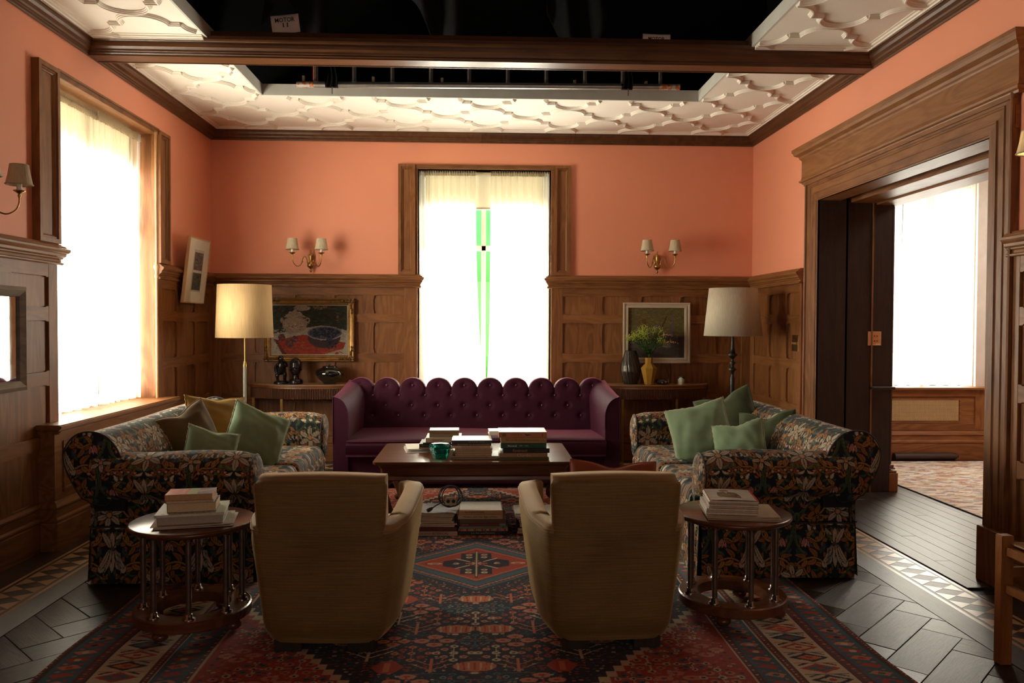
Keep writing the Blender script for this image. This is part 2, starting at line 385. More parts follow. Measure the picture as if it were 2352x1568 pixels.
EDG = [(0, 0), (0, -.022), (.012, -.024), (.016, -.016), (.030, -.014), (.034, -.006), (.05, -.004), (.05, 0)]
for pth in ([(LX + .078, 5.83, CZ), (LX + .078, BY - .078, CZ), (RX - .078, BY - .078, CZ), (RX - .078, 5.83, CZ)], [(LX + .078, 1.0, CZ), (LX + .078, 5.53, CZ), (HX0 - .01, 5.53, CZ)], [(HX1 + .01, 5.53, CZ), (RX - .078, 5.53, CZ), (RX - .078, 1.0, CZ)]):
    MB().sweep(pth, EDG).build('edge_moulding', plaster, ceiling)
# studio void above, with black flags added so lamp light doesn't leak in
void = MB()
for b in ((-2.95, -2.9, -2.6, 8.3, 3.34, 5.2), (2.95, 3.0, -2.6, 8.3, 3.34, 5.2), (-2.95, 3.0, 8.3, 8.35, 3.34, 5.2), (-6, 8, -4, 13, 8.0, 8.1), (-6, 8, 12.9, 13, 0, 8), (-6, 8, -4, -3.9, 0, 8), (-6, -5.9, -4, 13, 0, 8), (7.9, 8, -4, 13, 0, 8)): void.box(*b)
struct(void.build('wall_studio_and_flags', blackcloth))
for k, (px, y, zz) in enumerate(((-1.9, 7.0, 3.95), (-.75, 6.9, 3.95), (.55, 7.2, 3.95))):
    P = [[(px + u + .04 * math.sin(v * 3 + k), y + .07 * math.sin(u * 22 + v * 2), zz + v * 1.6 + .25 * math.sin(u * 9 + k) * (1 - v)) for v in np.linspace(0, 1.4, 16)] for u in np.linspace(0, .55, 40)]
    o = MB().grid(P).build('black_drape', plain('black_serge', (.006, .006, .006), .9, 0, .3, 20)); o.modifiers.new('t', 'SOLIDIFY').thickness = .004
    tag(o, ['black cloth drape hanging above the left sign', 'black cloth drape with ragged edge above the middle of the beam', 'black cloth drape hanging above the right half of the beam'][k], 'drape', 'black drapes in the open ceiling')
# ---- floor
floor = struct(MB().box(-3.2, 7.0, -2.6, 8.6, -.08, -.012).build('floor', plain('subfloor', (.012, .008, .005), .5)))
MB().box(-2.7, -2.507, -2.5, 8.12, -.012, 0).build('border_board', floor_plank, floor)
MB().box(-2.5, 2.58, 7.925, 8.12, -.012, 0).build('border_board', floor_dark, floor)
MB().box(2.585, 3.0, -2.5, 4.0, -.012, 0).build('border_board', floor_plank, floor)
def strip(x0, x1, y0, y1, m=floor_lite, n='inlay_line'): MB().box(x0, x1, y0, y1, -.012, .0003).build(n, m, floor)
xL, xl2, xr2, xR, yT, yt2 = -2.494, -2.27, 2.355, 2.57, 7.905, 7.67
w_ = .010
strip(xL - w_, xL + w_, -2.5, yT + w_); strip(xR - w_, xR + w_, -2.5, yT + w_); strip(xL + w_, xR - w_, yT - w_, yT + w_)
strip(xl2 - w_, xl2 + w_, -2.5, yt2 + w_); strip(xr2 - w_, xr2 + w_, -2.5, yt2 + w_); strip(xl2 + w_, xr2 - w_, yt2 - w_, yt2 + w_)
strip(xL + w_, xl2 - w_, -2.5, yT - w_, floor_plank, 'border_board'); strip(xr2 + w_, xR - w_, -2.5, yT - w_, floor_plank, 'border_board'); strip(xl2 - w_, xr2 + w_, yt2 + w_, yT - w_, floor_dark, 'border_board')
strip(xl2 + w_, -2.125, -2.5, yt2 - w_, floor_plank, 'border_board'); strip(2.205, xr2 - w_, -2.5, yt2 - w_, floor_plank, 'border_board'); strip(-2.125, 2.205, 7.52, yt2 - w_, floor_dark, 'border_board')
PT = .118
def tri(a): return MB().prism([(-.056, 0), (.056, 0), (0, .082)], lambda p, q, h: (q if a else p, p if a else q, h), 0, .0012)
tA = tri(True).build('inlay_triangle', floor_lite, floor, (xL + w_ + .018, 3.0, 0)); tB = None
cnt = 0
def tri_at(x, y, rz):
    global cnt
    cnt += 1; dupe(tA, floor, (x, y, 0), (0, 0, rz))
for i in range(-1, 41):
    y = 3.05 + PT * i
    if y > 7.75: break
    if i >= 0 and y < 7.0:
        tri_at(xL + w_ + .018, y, 0); tri_at(xl2 - w_ - .018, y, math.pi)
    if y < 6.2: tri_at(xR - w_ - .018, y, math.pi); tri_at(xr2 + w_ + .018, y, 0)
for i in range(44):
    x = -2.45 + PT * i
    if -2.3 < x < -1.15 or 1.25 < x < 2.0: tri_at(x, yt2 + w_ + .018, math.pi / 2 * 1); tri_at(x, yT - w_ - .018, -math.pi / 2)
# herringbone
def clip(poly, x0, x1, y0, y1):
    for ax, lim, s in ((0, x0, 1), (0, x1, -1), (1, y0, 1), (1, y1, -1)):
        out = []
        for i in range(len(poly)):
            a, b = poly[i - 1], poly[i]; da, db = s * (a[ax] - lim), s * (b[ax] - lim)
            if (da >= 0) != (db >= 0):
                t = da / (da - db); out.append((a[0] + t * (b[0] - a[0]), a[1] + t * (b[1] - a[1])))
            if db >= 0: out.append(b)
        poly = out
        if len(poly) < 3: return []
    return poly
BW, BL = .1715, .5145; c45 = math.sqrt(.5); nblk = 0
for a in range(-24, 60):
    for b in range(-24, 60):
        for kind in (0, 1):
            # herringbone lattice, L = 3w, in rotated frame
            ox = (a * 1 + b * 3) * BW; oy = (a * 1 - b * 3) * BW
            x0, y0, x1, y1 = (ox, oy, ox + BL, oy + BW) if kind == 0 else (ox - 0, oy + BW, ox + BW, oy + BW + BL)
            cs = []
            for x, y in ((x0, y0), (x1, y0), (x1, y1), (x0, y1)):
                X = (x - y) * c45; Y = (x + y) * c45; cs.append((X + 1.795, Y + 3.33))
            cx = sum(p[0] for p in cs) / 4; cy = sum(p[1] for p in cs) / 4
            if not (-2.6 < cx < 2.7 and 2.2 < cy < 7.9): continue
            if -1.45 < cx < 1.45 and cy < 6.6: continue
            if -.9 < cx < .9: continue
            pl = clip(cs, -2.122, 2.202, 2.0, 7.517)
            if len(pl) < 3: continue
            ar = abs(sum(pl[i - 1][0] * pl[i][1] - pl[i][0] * pl[i - 1][1] for i in range(len(pl)))) / 2
            if ar < .002: continue
            mx, my = sum(p[0] for p in pl) / len(pl), sum(p[1] for p in pl) / len(pl)
            ang = math.pi / 4 if kind == 0 else 3 * math.pi / 4
            ca, sa = math.cos(-ang), math.sin(-ang)
            lp = [((x - mx) * ca - (y - my) * sa, (x - mx) * sa + (y - my) * ca) for x, y in pl]
            lp = [(x * .992, y * .982) for x, y in lp]
            dz = random.uniform(-.0012, .0006)
            MB().prism(lp, lambda p, q, h: (p, q, h), -.014, 0).build('parquet_block', floor_dark, floor, (mx, my, dz), (random.uniform(-.002, .002), random.uniform(-.002, .002), ang), bevel=.0015, seg=1); nblk += 1
print('blocks', nblk, 'tris', cnt)
MB().box(-1.5, 1.5, -2.4, 6.7, -.012, -.002).build('underlay_board', floor_dark, floor)
# threshold planks towards the hall
x = 2.60; i = 0
while x < 6.9:
    w1 = .098; y = 2.4 + (i % 3) * .55
    y0 = 4.12 if x < 3.05 else 3.3
    segs = [y0]
    while y < 8.1:
        if y > y0 + .2: segs.append(y)
        y += 1.65
    segs.append(8.15 if x > 2.8 else 6.62)
    if x < 3.75 or True:
        for a, b in zip(segs[:-1], segs[1:]):
            if b - a > .05 and x < 3.7: MB().box(x, x + w1 - .002, a + .001, b - .001, -.012, random.uniform(-.0008, .0004)).build('floorboard', floor_plank, floor, bevel=.001, seg=1)
    x += w1; i += 1
MB().box(3.7, 7, 3.3, 8.15, -.012, -.001).build('border_board', floor_plank, floor)
# ================================================================== WINDOWS
def pilaster(fr, u0, u1, z0, z1, par, flip=False, n=.034):
    st = [(0, -.003), (0, n), (.028, n), (.031, n - .010), (.040, n - .010), (.044, n - .016), (.050, n - .020), (.052, n - .026)]
    return MB().rects(fr, u0, u1, z0, z1, st, back=1).build('casing', oak_z, par)
def empty_struct(name):
    o = bpy.data.objects.new(name, None); COL.objects.link(o); return struct(o)
glass, gnt, gb = new_mat('window_glass')
gnt.nodes.remove(gb); g1 = N(gnt, 'ShaderNodeBsdfTransparent'); g2 = N(gnt, 'ShaderNodeBsdfGlossy'); g2.inputs['Roughness'].default_value = .02; g3 = N(gnt, 'ShaderNodeMixShader'); g3.inputs[0].default_value = .05; lk(gnt, g1.outputs[0], g3.inputs[1]); lk(gnt, g2.outputs[0], g3.inputs[2]); lk(gnt, g3.outputs[0], gnt.nodes['Material Output'].inputs[0])
w2 = empty_struct('window_2')
pilaster(WB, -.835, -.665, 1.889, 3.0, w2); pilaster(WB, .742, .912, 1.889, 3.0, w2)
wbox(WB, -.665, .742, 2.958, 2.995, -.003, .022).build('head_casing', oak_x, w2, bevel=.002, seg=1)
wbox(WB, -.665, .742, 2.990, 3.002, -.003, .030).build('head_bead', oak_x, w2, bevel=.002, seg=1)
for a, b in ((-.665, -.640), (.710, .742)): wbox(WB, a, b, 1.889, 2.958, -.003, .014).build('casing', oak_z, w2, bevel=.002, seg=1)
for a, b in ((-.665, -.640), (.710, .735)): MB().box(a, b, BY, BY + .22, .5, 2.97).build('jamb', oak_z, w2)
MB().box(-.66, .73, BY, BY + .22, 2.955, 2.99).build('head', oak_x, w2)
MB().box(-.66, .73, BY - .05, BY + .22, .47, .50).build('window_sill', oak_x, w2, bevel=.005)
SY = BY + .17
for a, b, c, d, nm in ((-.64, -.58, .5, 2.955, 'sash_stile'), (.65, .71, .5, 2.955, 'sash_stile'), (-.58, .65, 2.90, 2.955, 'sash_rail'), (-.58, .65, .5, .58, 'sash_rail'), (-.58, .65, 2.150, 2.205, 'transom'), (.003, .052, .58, 2.90, 'mullion')):
    MB().box(a, b, SY, SY + .04, c, d).build(nm, white_paint, w2, bevel=.004)
for a, b in ((-.58, .003), (.052, .65)):
    for c, d in ((.58, 2.15), (2.205, 2.90)): MB().box(a, b, SY + .018, SY + .022, c, d).build('pane', glass, w2)
w1 = empty_struct('window_1')
pilaster(WL, 4.925, 5.165, 1.889, 2.985, w1, n=.045); pilaster(WL, 6.735, 6.955, 1.889, 2.985, w1, n=.045)
wbox(WL, 5.165, 6.735, 2.945, 2.985, -.003, .03).build('head_casing', oak_y, w1, bevel=.003, seg=1)
wbox(WL, 5.165, 6.735, 2.98, 2.995, -.003, .038).build('head_bead', oak_y, w1, bevel=.002, seg=1)
for a, b in ((5.155, 5.175), (6.725, 6.745)): MB().box(LX - .24, LX + .005, a, b, .76, 2.95).build('jamb', oak_z, w1)
MB().box(LX - .02, LX + .012, 6.705, 6.730, .78, 2.95).build('jamb_bead', oak_z, w1, bevel=.004)
MB().box(LX - .24, LX, 5.16, 6.74, 2.95, 2.98).build('head', oak_y, w1)
MB().box(LX - .24, LX + .150, 4.93, 6.88, .738, .768).build('window_sill', oak_y, w1, bevel=.008)
MB().box(LX - .2, LX + .135, 4.95, 6.87, .71, .738).build('sill_bead', oak_y, w1, bevel=.01)
MB().box(LX, LX + .10, 4.955, 6.865, .0, .72).build('seat_box', oak_y, w1)
for a, b in ((5.05, 5.85), (5.97, 6.77)): MB().rects(WL, a, b, .34, .66, [(0, .101), (0, .108), (.02, .108), (.03, .101)]).build('panel', oak_y, w1)
SX = LX - .20
for a, b, c, d, nm in ((5.175, 5.24, .77, 2.95, 'sash_stile'), (6.66, 6.725, .77, 2.95, 'sash_stile'), (5.24, 6.66, 2.89, 2.95, 'sash_rail'), (5.24, 6.66, .77, .84, 'sash_rail'), (5.24, 6.66, 2.15, 2.205, 'transom'), (5.925, 5.975, .84, 2.89, 'mullion')):
    MB().box(SX - .04, SX, a, b, c, d).build(nm, white_paint, w1, bevel=.004)
for a, b in ((5.24, 5.925), (5.975, 6.66)):
    for c, d in ((.84, 2.15), (2.205, 2.89)): MB().box(SX - .022, SX - .018, a, b, c, d).build('pane', glass, w1)
# ---- curtains and blinds
def sheer(name, col, trans=.45, tcol=None):
    m = bpy.data.materials.new(name); m.use_nodes = True; nt = m.node_tree; nt.nodes.clear()
    out = N(nt, 'ShaderNodeOutputMaterial'); tr = N(nt, 'ShaderNodeBsdfTransparent'); tl = N(nt, 'ShaderNodeBsdfTranslucent'); df = N(nt, 'ShaderNodeBsdfDiffuse')
    tr.inputs[0].default_value = (*(tcol or (1, .985, .94)), 1)
    tc = N(nt, 'ShaderNodeTexCoord'); no = N(nt, 'ShaderNodeTexNoise'); no.inputs['Scale'].default_value = 900; lk(nt, tc.outputs['Object'], no.inputs['Vector'])
    r = ramp(nt, [(.3, tuple(c * .85 for c in col)), (.7, col)]); lk(nt, no.outputs['Fac'], r.inputs[0])
    lk(nt, r.outputs[0], tl.inputs[0]); lk(nt, r.outputs[0], df.inputs[0])
    a = N(nt, 'ShaderNodeMixShader'); a.inputs[0].default_value = .45; lk(nt, tl.outputs[0], a.inputs[1]); lk(nt, df.outputs[0], a.inputs[2])
    b = N(nt, 'ShaderNodeMixShader'); lk(nt, a.outputs[0], b.inputs[1]); lk(nt, tr.outputs[0], b.inputs[2]); lk(nt, b.outputs[0], out.inputs[0])
    b.inputs[0].default_value = trans
    return m
net = sheer('sheer_net', (.88, .84, .73), .42); hem = sheer('net_heading', (.78, .70, .54), .15); blindm = sheer('cream_blind', (.62, .57, .45), .02)
def curtain(name, fr, a0, a1, z0, z1, b0=None, b1=None, folds=9, label='', seed=0, amp=.014, n0=0.0, pw=1.7):
    """a0..a1 top span, b0..b1 bottom span"""
    b0 = a0 if b0 is None else b0; b1 = a1 if b1 is None else b1; rs = np.random.RandomState(seed)
    ph = np.cumsum(rs.uniform(.5, 1.5, 60)); U = np.linspace(0, 1, 150); V = np.linspace(0, 1, 26)
    ph = ph / ph[-1]; kk = np.interp(U, np.concatenate([[0], ph]), np.arange(61) / 60)
    P = []
    for u, k in zip(U, kk):
        row = []
        for v in V:
            s = v ** .8 if b0 >= a0 else v ** 1.6; lo = a0 + (b0 - a0) * v ** pw; hi = a1 + (b1 - a1) * v ** pw
            w = math.sin(k * folds * 2 * math.pi + .5 * math.sin(v * 3 + seed)) + .35 * math.sin(k * folds * 4.7 * math.pi + 1)
            row.append(fr(lo + (hi - lo) * u, z1 + (z0 - z1) * v + .006 * math.sin(u * 40) * (v > .99), n0 + amp * (.5 + .8 * v) * w))
        P.append(row)
    t = thing(name, label, 'curtain')
    MB().grid(P, sm=True).build('net_panel', net, t, fixn=False)
    H = [[fr(a0 + (a1 - a0) * u, z1 + (.028 if j == 2 else .012 if j == 1 else -.03 if j == 0 else 0) + .007 * rs.rand() * (j == 2), n0 + .004 + .010 * math.sin(u * (a1 - a0) * 260 + j)) for j in range(3)] for u in np.linspace(0, 1, 110)]
    MB().grid(H, sm=True).build('gathered_heading', hem, t, fixn=False)
    return t
curtain('net_curtain', lambda u, z, n: (LX - .12 + n, u, z), 5.19, 6.0, .785, 2.905, folds=7, label='sheer cream net curtain, near half of the left wall window', seed=1)
curtain('net_curtain', lambda u, z, n: (LX - .115 + n, u, z), 5.975, 6.705, .785, 2.905, b1=6.70, folds=8, label='sheer cream net curtain, far half of the left wall window', seed=2, n0=.006)
curtain('net_curtain', lambda u, z, n: (u, BY + .08 - n, z), -.635, -.055, .53, 2.935, b0=-.56, b1=.045, pw=2.2, folds=8, label='sheer cream net curtain, left half of the window behind the purple sofa', seed=3)
curtain('net_curtain', lambda u, z, n: (u, BY + .08 - n, z), .096, .70, .53, 2.935, b0=.052, b1=.68, pw=4, folds=8, label='sheer cream net curtain, right half of the window behind the purple sofa', seed=4)
for fr, a, b, z, lab in ((lambda u, z: (LX - .12, u, z), 5.18, 6.72, 2.915, 'thin brass curtain rod across the top of the left wall window'), (lambda u, z: (u, BY + .08, z), -.64, .71, 2.945, 'thin brass curtain rod across the window behind the purple sofa')):
    tag(MB().tube([fr(a, z), fr(b, z)], .006, 8).build('curtain_rod', brass), lab, 'curtain rod')
t = thing('window_blind', 'cream pull-down blind drawn a little way behind the back window curtains', 'blind')
MB().box(-.575, .645, BY + .135, BY + .138, 2.585, 2.95).build('blind_cloth', blindm, t)
MB().box(-.575, .645, BY + .130, BY + .142, 2.575, 2.590).build('blind_rod', plain('blind_lath', (.5, .42, .28), .6), t)
t = thing('window_blind', 'cream blind added to shade the top of the left wall window curtains', 'blind')  # added blind, dims the upper part of these curtains
MB().box(LX - .175, LX - .172, 5.25, 6.65, 2.62, 2.94).build('blind_cloth', blindm, t)
MB().box(LX - .18, LX - .168, 5.25, 6.65, 2.61, 2.625).build('blind_rod', plain('blind_lath2', (.5, .42, .28), .6), t)
# green screen outside
tag(MB().box(-2.2, 2.4, 10.6, 10.65, -.5, 4.5).build('green_screen', plain('green_cloth', (.05, .42, .12), .9, 0, .35, 2.2)), 'green cloth screen hanging outside the window behind the purple sofa', 'screen')
# window pole with finial on the left wall
t = thing('blind_pole', 'slim pale wooden pole with turned finial beside the far edge of the left window', 'pole', (LX + .04, 6.655, 0))
pw = plain('pale_varnished_wood', (.42, .22, .10), .4)
MB().tube([(0, 0, .775), (0, 0, 1.76)], .010, 10).build('pole', pw, t); MB().tube([(0, 0, 1.88), (0, 0, 2.95)], .010, 10).build('pole', pw, t)
MB().lathe([(.006, 1.755), (.016, 1.765), (.019, 1.775), (.012, 1.79), (.011, 1.81), (.014, 1.825), (.020, 1.838), (.025, 1.85), (.022, 1.862), (.012, 1.87), (.014, 1.885)], n=16).build('finial', pw, t)
# ================================================================== drawn patterns, kept as vertex colours on dense cloth
class Canvas:
    def __init__(s, w, h, res, bg):
        s.w, s.h, s.r = w, h, res; s.nx, s.ny = int(round(w / res)), int(round(h / res))
        s.a = np.empty((s.ny, s.nx, 3), np.float32); s.a[:] = bg
    def _win(s, x0, x1, y0, y1):
        i0, i1, j0, j1 = int(math.floor(x0 / s.r)) - 1, int(math.ceil(x1 / s.r)) + 1, int(math.floor(y0 / s.r)) - 1, int(math.ceil(y1 / s.r)) + 1
        return i0, i1, j0, j1
    def fill(s, P, col, wrap=True):
        P = np.asarray(P, float); i0, i1, j0, j1 = s._win(P[:, 0].min(), P[:, 0].max(), P[:, 1].min(), P[:, 1].max())
        if not wrap: i0, j0, i1, j1 = max(i0, 0), max(j0, 0), min(i1, s.nx), min(j1, s.ny)
        if i1 <= i0 or j1 <= j0: return
        X, Y = np.meshgrid((np.arange(i0, i1) + .5) * s.r, (np.arange(j0, j1) + .5) * s.r); m = np.zeros(X.shape, bool)
        for k in range(len(P)):
            x0, y0 = P[k - 1]; x1, y1 = P[k]
            if y0 == y1: continue
            m ^= ((Y < y0) != (Y < y1)) & (X < (x1 - x0) * (Y - y0) / (y1 - y0) + x0)
        J, I = np.nonzero(m); s.a[(J + j0) % s.ny, (I + i0) % s.nx] = col
    def ell(s, c, rx, ry, col, n=14, rot=0):
        t = np.linspace(0, 2 * math.pi, n, endpoint=False); x, y = rx * np.cos(t), ry * np.sin(t)
        s.fill(np.stack([c[0] + x * math.cos(rot) - y * math.sin(rot), c[1] + x * math.sin(rot) + y * math.cos(rot)], 1), col)
    def leafshape(s, pts, w):
        """outline of a leaf along a curve; w(t) half width"""
        P = bez(pts, 8); T = np.gradient(P, axis=0); T /= np.linalg.norm(T, axis=1)[:, None] + 1e-9; Nn = np.stack([-T[:, 1], T[:, 0]], 1)
        t = np.linspace(0, 1, len(P)); ww = np.array([w(x) for x in t])[:, None]
        return P + Nn * ww, P - Nn * ww, P
    def leaf(s, pts, w, col, edge, e=.004, vein=None, shape=None):
        f = shape or (lambda t: math.sin(math.pi * min(1, t * 1.02)) ** .7)
        a, b, P = s.leafshape(pts, lambda t: f(t) * w + e); s.fill(np.vstack([a, b[::-1]]), edge)
        a, b, P = s.leafshape(pts, lambda t: max(f(t) * w - .0005, 0)); s.fill(np.vstack([a, b[::-1]]), col)
        if vein is not None: a, b, P = s.leafshape(pts, lambda t: w * .13 * (1 - t)+.0006); s.fill(np.vstack([a, b[::-1]]), vein)
    def stroke(s, pts, w, col, edge=None, e=.003):
        if edge is not None: a, b, P = s.leafshape(pts, lambda t: w / 2 + e); s.fill(np.vstack([a, b[::-1]]), edge)
        a, b, P = s.leafshape(pts, lambda t: w / 2); s.fill(np.vstack([a, b[::-1]]), col)
    def at(s, u, v):
        return s.a[(np.floor(np.asarray(v) / s.r).astype(int)) % s.ny, (np.floor(np.asarray(u) / s.r).astype(int)) % s.nx]
# ---- floral tapestry cloth, mirrored about its middle
BGc = (.010, .016, .020); ORc = (.30, .125, .035); YEc = (.40, .26, .075); CRc = (.46, .385, .275); PKc = (.58, .25, .20); GRc = (.055, .085, .035); BLc = (.03, .06, .085); RDc = (.22, .055, .04)
flo = Canvas(.46, .72, .0017, BGc)
def both(fn):
    for sg in (1, -1): fn(lambda x, y: (.23 + sg * x, y), sg)
def star(c, R, n, col, rot0=0.0, core=YEc):
    for k in range(n):
        a = rot0 + 2 * math.pi * k / n; d = (math.cos(a), math.sin(a)); q = (-d[1], d[0])
        flo.leaf([(c[0] + d[0] * R * .12, c[1] + d[1] * R * .12), (c[0] + d[0] * R * .55 + q[0] * R * .03, c[1] + d[1] * R * .55 + q[1] * R * .03), (c[0] + d[0] * R, c[1] + d[1] * R)], R * .19, col, (.02, .015, .01), .003, (.10, .07, .04))
    flo.ell(c, R * .24, R * .24, (.02, .015, .01)); flo.ell(c, R * .19, R * .19, core); flo.ell((c[0], c[1] - R * .05), R * .10, R * .12, PKc)
def half(g, sg):
    L = lambda pts, *a, **k: flo.leaf([g(*p) for p in pts], *a, **k)
    r0 = np.random.RandomState(9)
    for i in range(62):
        x, y, a = r0.uniform(0, .225), r0.uniform(0, .72), r0.uniform(0, 6.28); l = r0.uniform(.035, .085); kk = r0.uniform(-.6, .6)
        cc = [GRc, (.045, .075, .035), BLc, (.10, .12, .045), (.18, .065, .02), (.26, .11, .035), CRc, (.05, .085, .10)][i % 8]
        L([(x, y), (x + l * .5 * math.cos(a), y + l * .5 * math.sin(a)), (x + l * math.cos(a + kk), y + l * math.sin(a + kk))], l * .21, cc, BGc, .0016, tuple(c * 1.9 for c in cc))
    # background small foliage
    for i in range(16):
        x, y = .015 + (i * .067) % .20, (i * .173) % .72; a = i * 1.9
        L([(x, y), (x + .02 * math.cos(a), y + .02 * math.sin(a)), (x + .045 * math.cos(a + .3), y + .045 * math.sin(a + .3))], .007, GRc, BGc, .001)
    for x, y in ((.10, .02), (.20, .36), (.03, .40), (.16, .68)): flo.ell(g(x, y), .03, .02, RDc if y < .5 else BLc)
    # sweeping stems
    flo.stroke([g(.0, -.02), g(.07, .08), (g(.20, .20)), g(.225, .34), g(.15, .46), g(.05, .52), g(.02, .62), g(.10, .74)], .010, GRc, BGc)
    flo.stroke([g(.005, .02), g(.075, .09), (g(.195, .205)), g(.215, .34), g(.145, .45)], .0035, (.12, .16, .07))
    # big acanthus leaves
    for pts, w in (([(.02, .02), (.07, .00), (.13, .03), (.17, .09), (.155, .14)], .024), ([(.03, .05), (.06, .12), (.12, .15), (.19, .13), (.225, .08)], .026), ([(.20, .22), (.15, .26), (.10, .24), (.06, .27), (.05, .32)], .022), ([(.215, .30), (.17, .36), (.11, .37), (.07, .42)], .021), ([(.03, .50), (.08, .46), (.14, .48), (.19, .45), (.21, .40)], .020), ([(.03, .60), (.09, .60), (.15, .64), (.20, .62), (.225, .56)], .023), ([(.01, .68), (.06, .66), (.10, .69), (.14, .735)], .020)):
        Q = bez(pts, 10); TT = np.gradient(Q, axis=0); TT /= np.linalg.norm(TT, axis=1)[:, None]; m_ = len(Q)
        L(pts, w * .55, (.012, .01, .008), (.012, .01, .008), .004)
        for i_ in range(2, m_ - 3, max(2, m_ // 5)):
            for sd in (1, -1):
                f_ = math.sin(math.pi * (i_ / m_) ** .8) * .8 + .3; nn = np.array([-TT[i_][1], TT[i_][0]]) * sd; p_ = Q[i_]; e_ = p_ + (TT[i_] * 1.15 + nn * .95) * w * 1.75 * f_; mm = p_ + (TT[i_] * .35 + nn * .75) * w * 1.15 * f_
                L([tuple(p_), tuple(mm), tuple(e_)], w * .50 * f_, ORc if sd > 0 else (.38, .175, .055), (.012, .01, .008), .0028, (.10, .045, .018))
        L(pts, w * .20, ORc, (.012, .01, .008), .002)
        L([(p[0] + .002, p[1] + .002) for p in pts], w * .12, YEc, ORc, 0)
    # white stylised lily on the axis
    for dx, wd in ((.0, .011), (.026, .010), (.05, .009)):
        L([(dx * .25, .225), (dx * .8, .16), (dx * 1.6, .095)], wd * 1.35, CRc, (.015, .012, .01), .003, (.09, .07, .04))
    L([(.035, .125), (.060, .105), (.072, .130)], .010, CRc, (.015, .012, .01), .003)
    for dx in (.0, .03): L([(dx * .2, .225), (dx * .9, .27), (dx * 1.8, .315)], .014, CRc, (.015, .012, .01), .003, (.09, .07, .04))
    # cream leaf clusters
    for k in range(4): L([(.14, .56), (.14 + .022 * math.cos(k * 1.0 - .6), .56 + .022 * math.sin(k - .6)), (.14 + .055 * math.cos(k - .5), .56 + .055 * math.sin(k - .5))], .009, CRc, BGc, .003, (.1, .08, .05))
    # pink bell flower
    for k in (-1, 0, 1): L([(.165, .26), (.165 + k * .010, .235), (.165 + k * .022, .205)], .009, PKc if k else (.62, .42, .33), (.03, .01, .01), .003, (.2, .05, .04))
    for k in range(5): flo.ell(g(.045 + .034 * k, .345 + .006 * math.sin(k)), .012, .010, (.02, .01, .01)); flo.ell(g(.045 + .034 * k, .345 + .006 * math.sin(k)), .0095, .0075, PKc, 5); flo.ell(g(.045 + .034 * k, .345), .003, .003, CRc)
    for k in range(4): L([(.06 + .03 * k, .425), (.07 + .03 * k, .44), (.064 + .03 * k, .458)], .007, CRc, BGc, .002)
both(half)
star((.23, .44), .088, 6, CRc, math.pi / 2); star((.0, .04), .076, 6, CRc, .3); star((.0, .40), .058, 5, CRc, 1.2); star((.23, .65), .055, 6, (.52, .40, .27), .5)
floral = attr_mat('floral_tapestry', .8, .04, .2, 420)
rf = rng.RandomState(3) if hasattr(rng, 'RandomState') else rng
def flocol(U, V):
    c = flo.at(np.asarray(U).ravel(), np.asarray(V).ravel()); return c
# ---- carpet
RUG = Canvas(3.44, 5.0, .004, (.010, .012, .022))     # origin at x=-1.74, y=2.0
NV = (.010, .012, .022); RD = (.34, .040, .018); OR = (.52, .14, .055); CRM = (.52, .40, .25); BL = (.045, .10, .125); PK = (.50, .19, .11); DR = (.12, .018, .014); BN = (.16, .085, .04)
rx0, ry0 = -1.74, 2.0
def q(x, y): return (x - rx0, y - ry0)
def rbox(x0, x1, y0, y1, c): RUG.fill([q(x0, y0), q(x1, y0), q(x1, y1), q(x0, y1)], c, False)
RY1 = 7.9
bands = [(1.74, 0, BN), (1.72, 1, DR), (1.705, 1, (.05, .035, .03)), (1.69, 1, BL), (1.56, 1, DR), (1.51, 1, NV), (1.505, 1, CRM), (1.30, 1, NV), (1.295, 1, DR), (1.265, 1, CRM), (1.258, 1, BL), (1.135, 1, DR), (1.11, 1, CRM), (1.10, 1, RD)]
for hw, _, c in bands:
    i = 1.72 - hw
    rbox(-.02 - hw, -.02 + hw, 2.0 + i, RY1 - i, c)
cx, cy = -.02, 4.60
# navy stepped hexagon
def hexa(hw, hh, c, st=.05):
    P = []
    n = int(hh / st)
    rows = []
    for k in range(n + 1):
        y = k * st; rows.append((min(1.10, hw - y * 1.37 * hw / 3.0 / .0001 * 0 + (hh - y) * .73), y))
    for x, y in rows: P += [(x, y), (x, y + st)]
    top = [(cx + x, cy + y) for x, y in P] + [(cx - x, cy + y) for x, y in P[::-1]] + [(cx - x, cy - y) for x, y in P] + [(cx + x, cy - y) for x, y in P[::-1]]
    RUG.fill([q(*p) for p in top], c, False)
hexa(.02, 2.20, CRM); hexa(.0, 2.17, (.02, .02, .03)); hexa(-.0, 2.145, NV)
def E(x, y, rx, ry, c, n=10, rot=0):
    for s in (1, -1): RUG.ell(q(cx + s * x, y), rx, ry, c, n, rot * s)
def Ln(pts, w, c):
    for s in (1, -1): RUG.stroke([q(cx + s * a, b) for a, b in pts], w, c)
def Pg(pts, c):
    for s in (1, -1): RUG.fill([q(cx + s * a, b) for a, b in pts], c, False)
def rosette(x, y, r, c, core=DR):
    E(x, y, r, r * .8, c, 8); E(x, y, r * .45, r * .35, core, 6)
def cluster(x, y, s, c1, c2):
    Ln([(x - .07 * s, y), (x + .07 * s, y)], .006, c1); Ln([(x, y - .06 * s), (x, y + .06 * s)], .006, c1)
    for i, j in ((-1, 0), (1, 0), (0, 1), (0, -1), (0, 0), (-.55, .55), (.55, .55), (-.55, -.55), (.55, -.55)): rosette(x + i * .075 * s, y + j * .07 * s, .020 * s, c1 if (i * j) == 0 else c2, NV)
